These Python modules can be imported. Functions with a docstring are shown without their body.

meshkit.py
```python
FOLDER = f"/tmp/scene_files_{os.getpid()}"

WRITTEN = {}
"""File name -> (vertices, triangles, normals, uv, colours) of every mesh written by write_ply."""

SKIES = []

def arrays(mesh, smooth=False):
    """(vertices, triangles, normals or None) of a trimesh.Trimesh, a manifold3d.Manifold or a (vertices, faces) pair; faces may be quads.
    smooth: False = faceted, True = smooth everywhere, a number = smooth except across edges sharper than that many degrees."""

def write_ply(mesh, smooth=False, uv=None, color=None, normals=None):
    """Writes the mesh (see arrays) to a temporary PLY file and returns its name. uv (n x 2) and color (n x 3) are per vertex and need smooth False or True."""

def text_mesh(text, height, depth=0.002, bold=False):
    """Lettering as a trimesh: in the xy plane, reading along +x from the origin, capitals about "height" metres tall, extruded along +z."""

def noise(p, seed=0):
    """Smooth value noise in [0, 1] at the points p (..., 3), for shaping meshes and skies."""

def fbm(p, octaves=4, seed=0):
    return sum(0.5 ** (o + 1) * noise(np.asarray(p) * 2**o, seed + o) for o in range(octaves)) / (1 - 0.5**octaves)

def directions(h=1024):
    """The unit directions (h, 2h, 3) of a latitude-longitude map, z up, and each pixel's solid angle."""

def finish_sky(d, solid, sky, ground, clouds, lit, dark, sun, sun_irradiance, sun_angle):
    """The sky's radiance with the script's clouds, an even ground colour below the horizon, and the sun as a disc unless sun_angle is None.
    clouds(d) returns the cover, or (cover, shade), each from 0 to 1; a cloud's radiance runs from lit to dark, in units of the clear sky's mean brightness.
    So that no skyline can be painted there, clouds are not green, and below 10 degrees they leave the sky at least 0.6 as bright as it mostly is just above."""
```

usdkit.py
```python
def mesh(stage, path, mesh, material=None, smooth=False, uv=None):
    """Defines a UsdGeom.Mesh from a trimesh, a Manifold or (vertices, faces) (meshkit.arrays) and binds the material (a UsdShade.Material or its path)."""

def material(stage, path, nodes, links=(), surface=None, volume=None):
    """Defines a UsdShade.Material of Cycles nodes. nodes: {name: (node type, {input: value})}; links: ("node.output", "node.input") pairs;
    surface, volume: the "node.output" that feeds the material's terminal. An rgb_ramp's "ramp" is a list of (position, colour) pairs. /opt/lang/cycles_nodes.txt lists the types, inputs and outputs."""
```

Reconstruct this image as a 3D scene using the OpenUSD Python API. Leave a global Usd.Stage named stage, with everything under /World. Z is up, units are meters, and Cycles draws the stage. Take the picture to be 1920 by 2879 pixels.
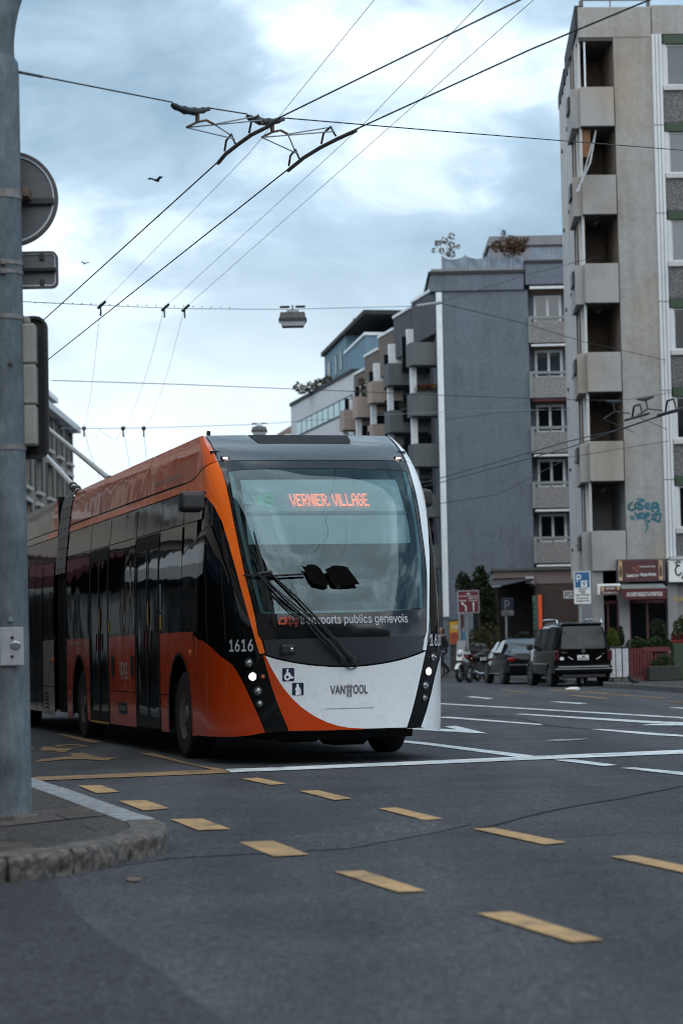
import math, random, numpy as np, trimesh, usdkit, meshkit
from pxr import Usd, UsdGeom, UsdLux, UsdShade, Gf, Sdf, Vt
from shapely.geometry import Polygon, LineString, Point, box as sbox, MultiPolygon
from shapely import affinity
from shapely.ops import unary_union
from scipy.interpolate import PchipInterpolator

stage = Usd.Stage.CreateInMemory()
UsdGeom.SetStageUpAxis(stage, 'Z'); UsdGeom.SetStageMetersPerUnit(stage, 1.0)
stage.SetDefaultPrim(UsdGeom.Xform.Define(stage, '/World').GetPrim())
UsdGeom.Scope.Define(stage, '/World/Looks')

# ---------------------------------------------------------------- camera: 85 mm lens, crouching by the kerb
PITCH, ROLL, EYE = math.atan((1823.0 - 1439.5) / 6800.0), 0.0207, np.array([0, 0, 1.19])
FW = np.array([0, math.cos(PITCH), math.sin(PITCH)]); R0 = np.array([1.0, 0, 0]); U0 = np.cross(R0, FW)
RI = math.cos(ROLL) * R0 - math.sin(ROLL) * U0; UP = math.sin(ROLL) * R0 + math.cos(ROLL) * U0
cam = UsdGeom.Camera.Define(stage, '/World/camera')
cam.AddTransformOp().Set(Gf.Matrix4d(*[float(x) for r in ((*RI, 0), (*UP, 0), (*-FW, 0), (*EYE, 1)) for x in r]))
cam.CreateFocalLengthAttr(85.0); cam.CreateHorizontalApertureAttr(24.0); cam.CreateVerticalApertureAttr(24.0 * 1024 / 682)
cam.CreateFStopAttr(3.0); cam.CreateFocusDistanceAttr(26.0); cam.CreateClippingRangeAttr(Gf.Vec2f(0.1, 3000))
cam.CreateExposureAttr(EXPO := 0.86)

# ---------------------------------------------------------------- sky and soft sun
SUN_EL, SUN_AZ = math.radians(50), math.radians(186)      # high, behind the camera
def sky():
    n = {'sky': ('sky_texture', {'sky_type': 'single_scattering', 'sun_disc': False, 'sun_elevation': SUN_EL, 'sun_rotation': SUN_AZ, 'altitude': 400.0}),
         'tc': ('texture_coordinate', {}),
         'map': ('mapping', {'mapping_type': 'point', 'scale': (6.5, 6.5, 14.0), 'location': (11.16, 12.23, 2.91)}),
         'wn': ('noise_texture', {'scale': 1.3, 'detail': 3.0, 'roughness': 0.5}),
         'wm': ('vector_math', {'math_type': 'multiply_add', 'vector2': (0.7, 0.7, 0.7)}),
         'n1': ('noise_texture', {'scale': 1.0, 'detail': 8.0, 'roughness': 0.57}),
         'n2': ('noise_texture', {'scale': 0.42, 'detail': 3.0, 'roughness': 0.45}),
         'm': ('mix_float', {'fac': 0.55}),
         'cl': ('rgb_ramp', {'ramp': [(0.0, (1.23, 2.1, 2.89)), (0.38, (1.8, 2.8, 3.75)), (0.45, (2.56, 3.75, 4.82)), (0.515, (3.99, 5.4, 6.63)), (0.568, (7.22, 8.7, 9.95)), (0.63, (11.4, 12.9, 14.34)), (1.0, (15.2, 16.8, 18.51))]}),
         'sep': ('separate_xyz', {}),
         'hz': ('map_range', {'range_type': 'smoothstep', 'from_min': 0.075, 'from_max': 0.19, 'to_min': 0.86, 'to_max': 0.0, 'clamp': True}),
         'hmix': ('mix_color', {'b': (7.2, 8.3, 9.1)}),
         'cov': ('mix_color', {'fac': 0.95}),
         'bg': ('background_shader', {'strength': 0.075})}
    l = [('tc.generated', 'map.vector'), ('map.vector', 'wn.vector'), ('wn.color', 'wm.vector1'), ('map.vector', 'wm.vector3'), ('wm.vector', 'n1.vector'), ('wm.vector', 'n2.vector'),
         ('n1.fac', 'm.a'), ('n2.fac', 'm.b'), ('m.result', 'cl.fac'), ('tc.generated', 'sep.vector'), ('sep.z', 'hz.value'), ('hz.result', 'hmix.fac'), ('cl.color', 'hmix.a'),
         ('sky.color', 'cov.a'), ('hmix.result', 'cov.b'), ('cov.result', 'bg.color')]
    return usdkit.material(stage, '/World/Looks/sky', n, l, surface='bg.background')
dome = UsdLux.DomeLight.Define(stage, '/World/sky')
UsdShade.MaterialBindingAPI.Apply(dome.GetPrim()).Bind(sky())
dome.GetPrim().SetCustomDataByKey('kind', 'structure'); dome.GetPrim().SetCustomDataByKey('label', 'overcast sky of grey and white cloud over the street')
sun = UsdLux.DistantLight.Define(stage, '/World/sun_light')
sun.CreateIntensityAttr(0.33); sun.CreateAngleAttr(110.0); sun.CreateColorAttr(Gf.Vec3f(1, 0.97, 0.93)); sun.CreateNormalizeAttr(True)
to_sun = Gf.Vec3d(math.sin(SUN_AZ) * math.cos(SUN_EL), math.cos(SUN_AZ) * math.cos(SUN_EL), math.sin(SUN_EL))
sun.AddTransformOp().Set(Gf.Matrix4d(Gf.Rotation(Gf.Vec3d(0, 0, 1), to_sun), Gf.Vec3d(0, 0, 0)))
# ---------------------------------------------------------------- helpers
rng = random.Random(7)
def at(px, py, d):                       # the point seen at a pixel of the photograph, at depth d metres
    r = FW + RI * (px - 960) / 6800 - UP * (py - 1439.5) / 6800
    return EYE + r * d / r[1]
def onz(px, py, z=0.0):                  # the point seen at a pixel on the level z
    r = FW + RI * (px - 960) / 6800 - UP * (py - 1439.5) / 6800
    return EYE + r * (z - EYE[2]) / r[2]
NAMES = {}
def numbered(path):
    k = NAMES.get(path, 0); NAMES[path] = k + 1
    return path if k == 0 else f'{path}_{k:03d}'
class Thing:
    def __init__(s, name, label=None, cat=None, loc=(0, 0, 0), rotz=0.0, group=None, kind=None):
        s.path = numbered('/World/' + name); s.loc = np.array(loc, float); s.rz = rotz
        s.x = UsdGeom.Xform.Define(stage, s.path); s.x.AddTranslateOp().Set(Gf.Vec3d(*map(float, loc))); s.x.AddRotateZOp().Set(math.degrees(rotz))
        tag(s.x.GetPrim(), label, cat, group, kind)
        s.M = trimesh.transformations.rotation_matrix(rotz, [0, 0, 1]); s.M[:3, 3] = s.loc; s.I = np.linalg.inv(s.M)
    def part(s, name, mesh, mat, parent=None, smooth=False, local=False, label=None, kind=None):
        """one Mesh prim; mesh given in world coordinates unless local"""
        base = parent if parent else s.path
        path = numbered(base + '/' + name)
        m = join(mesh).copy()
        if not local: m.apply_transform(s.I)
        p = usdkit.mesh(stage, path, m, MAT(mat), smooth=smooth).GetPrim()
        if label: p.SetCustomDataByKey('label', label)
        if kind: p.SetCustomDataByKey('kind', kind)
        return path
def tag(p, label=None, cat=None, group=None, kind=None):
    for k, v in (('label', label), ('category', cat), ('group', group), ('kind', kind)):
        if v: p.SetCustomDataByKey(k, v)
def solo(name, mesh, mat, label=None, cat=None, group=None, kind=None, smooth=False):
    path = numbered('/World/' + name)
    p = usdkit.mesh(stage, path, join(mesh), MAT(mat), smooth=smooth).GetPrim(); tag(p, label, cat, group, kind)
    return path
def copy_of(src, name, label, cat, loc, rotz=0.0, group=None):
    path = numbered('/World/' + name); x = UsdGeom.Xform.Define(stage, path)
    x.AddTranslateOp().Set(Gf.Vec3d(*map(float, loc))); x.AddRotateZOp().Set(math.degrees(rotz))
    p = x.GetPrim(); p.GetReferences().AddInternalReference(src.path); p.SetInstanceable(True)
    tag(p, label, cat, group)
    return path
def join(m):
    if isinstance(m, (list, tuple)) and len(m) and hasattr(m[0], 'faces'): return trimesh.util.concatenate(list(m)) if len(m) > 1 else m[0]
    return m
def bx(lo, hi):
    lo, hi = np.minimum(lo, hi), np.maximum(lo, hi)
    m = trimesh.creation.box(hi - lo); m.apply_translation((lo + hi) / 2); return m
def cbx(lo, hi, b=0.01):                 # box with chamfered edges
    lo, hi = np.minimum(lo, hi).astype(float), np.maximum(lo, hi).astype(float); b = min(b, *(0.45 * (hi - lo)))
    pts = []
    for k in range(3):
        l, h = lo + b, hi - b; l[k], h[k] = lo[k], hi[k]
        pts += [[(l, h)[i][0], (l, h)[j][1], (l, h)[q][2]] for i in (0, 1) for j in (0, 1) for q in (0, 1)]
    return trimesh.convex.convex_hull(np.array(pts))
def tube(pts, r, n=8, cap=True):
    p = np.asarray(pts, float); k = len(p); r = np.broadcast_to(r, (k,))
    t = np.gradient(p, axis=0) if k > 2 else np.repeat(p[1:] - p[:1], 2, 0); t /= np.linalg.norm(t, axis=1, keepdims=True) + 1e-12
    a = np.cross(t, [0, 0, 1.0] if abs(t[:, 2]).max() < 0.95 else ([1.0, 0, 0] if abs(t[:, 0]).max() < 0.95 else [0.3, 1.0, 0.2])); a /= np.linalg.norm(a, axis=1, keepdims=True)
    b = np.cross(t, a); an = np.arange(n) * 2 * np.pi / n
    v = (p[:, None] + r[:, None, None] * (np.cos(an)[None, :, None] * a[:, None] + np.sin(an)[None, :, None] * b[:, None])).reshape(-1, 3)
    f = []
    for i in range(k - 1):
        for j in range(n):
            q, w = i * n + j, i * n + (j + 1) % n; f += [[q, w, w + n], [q, w + n, q + n]]
    if cap:
        v = np.vstack([v, p[0], p[-1]]); c0, c1 = len(v) - 2, len(v) - 1
        for j in range(n): f += [[c0, (j + 1) % n, j], [c1, (k - 1) * n + j, (k - 1) * n + (j + 1) % n]]
    m = trimesh.Trimesh(v, f, process=False)
    if m.volume < 0: m.invert()
    return m
def lathe(prof, n=24, axis='z'):         # profile of (radius, height)
    m = trimesh.creation.revolve(np.array(prof, float), sections=n)
    if axis == 'x': m.apply_transform(trimesh.transformations.rotation_matrix(np.pi / 2, [0, 1, 0]))
    if axis == 'y': m.apply_transform(trimesh.transformations.rotation_matrix(-np.pi / 2, [1, 0, 0]))
    return m
def extr(poly, h, z0=0.0):
    gs = [g for g in getattr(poly, 'geoms', [poly]) if g.area > 1e-9]
    ms = [trimesh.creation.extrude_polygon(g, h, engine='earcut') for g in gs]
    m = join(ms); m.apply_translation([0, 0, z0]); return m
def flat(poly, z):                       # polygon in the world's xy plane as a sheet
    out = []
    for g in getattr(poly, 'geoms', [poly]):
        v, f = trimesh.creation.triangulate_polygon(g, engine='earcut')
        if trimesh.triangles.cross(np.c_[v, np.zeros(len(v))][f])[:, 2].sum() < 0: f = f[:, ::-1]
        out.append(trimesh.Trimesh(np.c_[v, np.full(len(v), z)], f, process=False))
    return join(out)
class Frame:                             # a vertical frame: u along, w towards the viewer's side, z up
    def __init__(s, p, yaw): s.p = np.array([p[0], p[1], 0.0]); s.u = np.array([math.cos(yaw), math.sin(yaw), 0]); s.w = np.array([math.sin(yaw), -math.cos(yaw), 0]); s.yaw = yaw
    def M(s):
        m = np.eye(4); m[:3, 0], m[:3, 1], m[:3, 2], m[:3, 3] = s.u, -s.w, [0, 0, 1], s.p; return m
    def box(s, u, w, z, b=0.0):           # w counted outwards (towards the viewer)
        m = (cbx if b else bx)((u[0], -w[1], z[0]), (u[1], -w[0], z[1]), *([b] if b else [])); m.apply_transform(s.M()); return m
    def poly(s, pg, w0, w1):              # polygon in (u, z), between depths w0 < w1
        m = extr(pg, w1 - w0); m.apply_transform(np.array([[1, 0, 0, 0], [0, 0, -1, -w0], [0, 1, 0, 0], [0, 0, 0, 1.0]])); m.apply_transform(s.M()); return m
    def pt(s, u, w, z): return s.p + s.u * u + s.w * w + np.array([0, 0, z])
    def text(s, txt, h, u, z, w, width=None, bold=True, depth=0.004):
        m = meshkit.text_mesh(txt, h, depth, bold)
        if width: m.apply_scale([width / (m.bounds[1][0] - m.bounds[0][0]), 1, 1])
        m.apply_translation([u - m.bounds[0][0], z, 0]); m.apply_transform(np.array([[1, 0, 0, 0], [0, 0, -1, -w], [0, 1, 0, 0], [0, 0, 0, 1.0]])); m.apply_transform(s.M()); return m
def rot_to(m, a, b):                      # place a mesh built along +z from the origin so that it runs a -> b
    a, b = np.array(a, float), np.array(b, float); T = trimesh.geometry.align_vectors([0, 0, 1], (b - a) / np.linalg.norm(b - a)); T[:3, 3] = a
    m = m.copy(); m.apply_transform(T); return m
def ball(c, r, sub=2, sc=(1, 1, 1)):
    m = trimesh.creation.icosphere(sub, r); m.apply_scale(sc); m.apply_translation(c); return m
def ell(cx, cy, rx, ry, n=24): return Polygon([(cx + rx * math.cos(i * 2 * math.pi / n), cy + ry * math.sin(i * 2 * math.pi / n)) for i in range(n)])
def rrect(x0, y0, x1, y1, r): return sbox(x0 + r, y0 + r, x1 - r, y1 - r).buffer(r, quad_segs=4)
# ---------------------------------------------------------------- materials
_M = {}
def MAT(name):
    if not isinstance(name, str): return name
    if name not in _M:
        if name not in LOOKS: raise KeyError(name)
        _M[name] = LOOKS[name](name)
    return _M[name]
def P(**k):
    return lambda n: usdkit.material(stage, '/World/Looks/' + n, {'p': ('principled_bsdf', k)}, [], surface='p.BSDF')
def plain(c, r=0.5, var=0.12, scale=3.0, bump=0.0, bscale=60.0, metal=0.0, coat=0.0, spec=0.5):
    """a colour with soft uneven tone and optional fine relief"""
    def make(n):
        c0 = [max(0, x * (1 - var)) for x in c]; c1 = [min(1, x * (1 + var)) for x in c]
        nodes = {'g': ('geometry', {}), 'n': ('noise_texture', {'scale': scale, 'detail': 5.0, 'roughness': 0.6}), 'r': ('rgb_ramp', {'ramp': [(0.3, c0), (0.7, c1)]}),
                 'p': ('principled_bsdf', {'roughness': r, 'metallic': metal, 'coat_weight': coat, 'specular_ior_level': spec})}
        l = [('g.position', 'n.vector'), ('n.fac', 'r.fac'), ('r.color', 'p.base_color')]
        if bump:
            nodes['bn'] = ('noise_texture', {'scale': bscale, 'detail': 3.0}); nodes['b'] = ('bump', {'strength': bump, 'distance': 0.01})
            l += [('g.position', 'bn.vector'), ('bn.fac', 'b.height'), ('b.normal', 'p.normal')]
        return usdkit.material(stage, '/World/Looks/' + n, nodes, l, surface='p.BSDF')
    return make
def render_wall(c, stain=(0.10, 0.095, 0.09), amount=0.55, r=0.9, grain=0.0, gscale=45.0, warm=None):
    """painted or raw render with vertical water streaks, blotches and grain"""
    def make(n):
        nodes = {'g': ('geometry', {}), 'm': ('mapping', {'mapping_type': 'point', 'scale': (2.6, 2.6, 0.16)}), 'n': ('noise_texture', {'scale': 1.0, 'detail': 6.0, 'roughness': 0.65}),
                 'n2': ('noise_texture', {'scale': 0.7, 'detail': 5.0, 'roughness': 0.6}), 'mx': ('math', {'math_type': 'multiply'}),
                 'rr': ('map_range', {'from_min': 0.22, 'from_max': 0.48, 'to_min': 0.0, 'to_max': amount, 'clamp': True}),
                 'c': ('mix_color', {'a': c, 'b': stain}), 'p': ('principled_bsdf', {'roughness': r, 'specular_ior_level': 0.25}),
                 'gn': ('noise_texture', {'scale': gscale, 'detail': 2.0, 'roughness': 0.7}), 'gr': ('map_range', {'from_min': 0.3, 'from_max': 0.7, 'to_min': 1 - grain, 'to_max': 1 + grain}),
                 'gm': ('mix_color', {'blend_type': 'multiply', 'fac': 1.0}), 'wn': ('noise_texture', {'scale': 0.35, 'detail': 3.0}), 'wr': ('map_range', {'from_min': 0.45, 'from_max': 0.62, 'clamp': True}),
                 'wm': ('mix_color', {'b': warm or c})}
        l = [('g.position', 'm.vector'), ('m.vector', 'n.vector'), ('g.position', 'n2.vector'), ('n.fac', 'mx.value1'), ('n2.fac', 'mx.value2'), ('mx.value', 'rr.value'), ('rr.result', 'c.fac'),
             ('g.position', 'wn.vector'), ('wn.fac', 'wr.value'), ('wr.result', 'wm.fac'), ('wm.result', 'c.a'), ('g.position', 'gn.vector'), ('gn.fac', 'gr.value'), ('c.result', 'gm.a'), ('gr.result', 'gm.b'), ('gm.result', 'p.base_color')]
        nodes['wm'] = ('mix_color', {'a': c, 'b': warm or c})
        return usdkit.material(stage, '/World/Looks/' + n, nodes, l, surface='p.BSDF')
    return make
def asphalt(c0, c1, seam=0.0):
    def make(n):
        nodes = {'g': ('geometry', {}), 'v': ('voronoi_texture', {'scale': 90.0}), 'n': ('noise_texture', {'scale': 62.0, 'detail': 4.0, 'roughness': 0.75}), 'big': ('noise_texture', {'scale': 0.8, 'detail': 9.0, 'roughness': 0.72}),
                 'mp': ('mapping', {'mapping_type': 'point', 'scale': (1.3, 0.12, 1.0), 'rotation': (0, 0, 0.25)}), 'lane': ('noise_texture', {'scale': 0.9, 'detail': 3.0}),
                 'r': ('rgb_ramp', {'ramp': [(0.40, c0), (0.60, c1)]}), 'sp': ('rgb_ramp', {'ramp': [(0.36, (0.28, 0.28, 0.29)), (0.46, (0.72, 0.72, 0.72)), (0.53, (1.15, 1.15, 1.16)), (0.60, (2.0, 2.0, 2.05)), (0.68, (3.6, 3.6, 3.7))]}),
                 'mm': ('mix_color', {'blend_type': 'multiply', 'fac': 1.0}), 'mix': ('mix_float', {'fac': 0.5}), 'co': ('noise_texture', {'scale': 17.0, 'detail': 5.0, 'roughness': 0.7}), 'cr': ('map_range', {'from_min': 0.36, 'from_max': 0.64, 'to_min': 0.5, 'to_max': 1.6, 'clamp': True}), 'm2': ('mix_color', {'blend_type': 'multiply', 'fac': 1.0}),
                 'b': ('bump', {'strength': 0.75, 'distance': 0.012}), 'p': ('principled_bsdf', {'roughness': 0.78, 'specular_ior_level': 0.35})}
        l = [('g.position', 'v.vector'), ('g.position', 'n.vector'), ('g.position', 'big.vector'), ('g.position', 'mp.vector'), ('mp.vector', 'lane.vector'), ('big.fac', 'mix.a'), ('lane.fac', 'mix.b'), ('mix.result', 'r.fac'),
             ('n.fac', 'sp.fac'), ('r.color', 'mm.a'), ('sp.color', 'mm.b'), ('g.position', 'co.vector'), ('co.fac', 'cr.value'), ('mm.result', 'm2.a'), ('cr.result', 'm2.b'), ('m2.result', 'p.base_color'), ('v.distance', 'b.height'), ('b.normal', 'p.normal')]
        return usdkit.material(stage, '/World/Looks/' + n, nodes, l, surface='p.BSDF')
    return make
def road_paint(c, worn=(0.06, 0.062, 0.066), w0=0.34, w1=0.47):
    def make(n):
        nodes = {'g': ('geometry', {}), 'n': ('noise_texture', {'scale': 5.0, 'detail': 9.0, 'roughness': 0.75}), 'f': ('noise_texture', {'scale': 120.0, 'detail': 2.0}), 'm': ('mix_float', {'fac': 0.35}), 'r': ('rgb_ramp', {'ramp': [(w0, worn), (w1, c)]}),
                 't': ('noise_texture', {'scale': 1.3, 'detail': 4.0}), 'tr': ('map_range', {'from_min': 0.3, 'from_max': 0.7, 'to_min': 0.78, 'to_max': 1.12}), 'mm': ('mix_color', {'blend_type': 'multiply', 'fac': 1.0}),
                 'b': ('bump', {'strength': 0.4, 'distance': 0.006}), 'p': ('principled_bsdf', {'roughness': 0.7})}
        l = [('g.position', 'n.vector'), ('g.position', 'f.vector'), ('n.fac', 'm.a'), ('f.fac', 'm.b'), ('m.result', 'r.fac'), ('g.position', 't.vector'), ('t.fac', 'tr.value'), ('r.color', 'mm.a'), ('tr.result', 'mm.b'), ('mm.result', 'p.base_color'), ('f.fac', 'b.height'), ('b.normal', 'p.normal')]
        return usdkit.material(stage, '/World/Looks/' + n, nodes, l, surface='p.BSDF')
    return make
def car_paint(c, r=0.18, dirt=0.0, spec=0.5, wob=0.0, coat=0.6):
    def make(n):
        nodes = {'g': ('geometry', {}), 'n': ('noise_texture', {'scale': 2.2, 'detail': 4.0}), 'r': ('map_range', {'from_min': 0.3, 'from_max': 0.7, 'to_min': r * 0.7, 'to_max': r * 1.3}), 'w': ('noise_texture', {'scale': 1.6, 'detail': 1.0}), 'b': ('bump', {'strength': wob, 'distance': 0.05}),
                 'd': ('noise_texture', {'scale': 14.0, 'detail': 8.0, 'roughness': 0.7}), 'dr': ('map_range', {'from_min': 0.5, 'from_max': 0.8, 'to_min': 0.0, 'to_max': dirt, 'clamp': True}), 'c': ('mix_color', {'a': c, 'b': (0.16, 0.14, 0.12)}),
                 'p': ('principled_bsdf', {'coat_weight': coat, 'coat_roughness': 0.04, 'specular_ior_level': spec})}
        l = [('g.position', 'n.vector'), ('n.fac', 'r.value'), ('r.result', 'p.roughness'), ('g.position', 'd.vector'), ('d.fac', 'dr.value'), ('dr.result', 'c.fac'), ('c.result', 'p.base_color')]
        if wob: l += [('g.position', 'w.vector'), ('w.fac', 'b.height'), ('b.normal', 'p.normal'), ('b.normal', 'p.coat_normal')]
        return usdkit.material(stage, '/World/Looks/' + n, nodes, l, surface='p.BSDF')
    return make
def pane(tint, ior=1.6, refl=1.0):       # clear glazing: see-through with a mirror layer
    def make(n):
        nodes = {'t': ('transparent_bsdf', {'color': tint}), 'gl': ('glossy_bsdf', {'color': (refl * 0.74, refl * 0.95, refl), 'roughness': 0.015}), 'f': ('fresnel', {'IOR': ior}), 'm': ('mix_closure', {}),
                 'g': ('geometry', {}), 'w': ('noise_texture', {'scale': 1.1, 'detail': 1.0}), 'b': ('bump', {'strength': 0.035, 'distance': 0.05})}
        return usdkit.material(stage, '/World/Looks/' + n, nodes, [('f.fac', 'm.fac'), ('t.BSDF', 'm.closure1'), ('gl.BSDF', 'm.closure2'), ('g.position', 'w.vector'), ('w.fac', 'b.height'), ('b.normal', 'gl.normal')], surface='m.closure')
    return make
def leaf(c0, c1):
    def make(n):
        nodes = {'g': ('geometry', {}), 'r': ('rgb_ramp', {'ramp': [(0.0, c0), (1.0, c1)]}), 'd': ('principled_bsdf', {'roughness': 0.6, 'specular_ior_level': 0.25}), 't': ('translucent_bsdf', {}), 'm': ('mix_closure', {'fac': 0.25})}
        return usdkit.material(stage, '/World/Looks/' + n, nodes, [('g.random_per_island', 'r.fac'), ('r.color', 'd.base_color'), ('r.color', 't.color'), ('d.BSDF', 'm.closure1'), ('t.BSDF', 'm.closure2')], surface='m.closure')
    return make
def glow(c, s): return P(base_color=(0.02, 0.02, 0.02), emission_color=c, emission_strength=s)
def galv(c0, c1):
    def make(n):
        nodes = {'g': ('geometry', {}), 'm': ('mapping', {'mapping_type': 'point', 'scale': (1, 1, 0.35)}), 'n': ('noise_texture', {'scale': 26.0, 'detail': 8.0, 'roughness': 0.72}), 'n2': ('noise_texture', {'scale': 3.2, 'detail': 4.0}), 'mx': ('mix_float', {'fac': 0.5}),
                 'r': ('rgb_ramp', {'ramp': [(0.30, c0), (0.52, [(a + b) / 2 for a, b in zip(c0, c1)]), (0.66, c1)]}), 'rn': ('noise_texture', {'scale': 2.4, 'detail': 6.0, 'roughness': 0.7}), 'rr': ('map_range', {'from_min': 0.56, 'from_max': 0.72, 'to_min': 0.0, 'to_max': 0.55, 'clamp': True}),
                 'c': ('mix_color', {'b': (0.13, 0.10, 0.075)}), 'p': ('principled_bsdf', {'roughness': 0.55, 'metallic': 0.25})}
        l = [('g.position', 'm.vector'), ('m.vector', 'n.vector'), ('g.position', 'n2.vector'), ('n.fac', 'mx.a'), ('n2.fac', 'mx.b'), ('mx.result', 'r.fac'), ('m.vector', 'rn.vector'), ('rn.fac', 'rr.value'), ('rr.result', 'c.fac'), ('r.color', 'c.a'), ('c.result', 'p.base_color')]
        return usdkit.material(stage, '/World/Looks/' + n, nodes, l, surface='p.BSDF')
    return make
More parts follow.
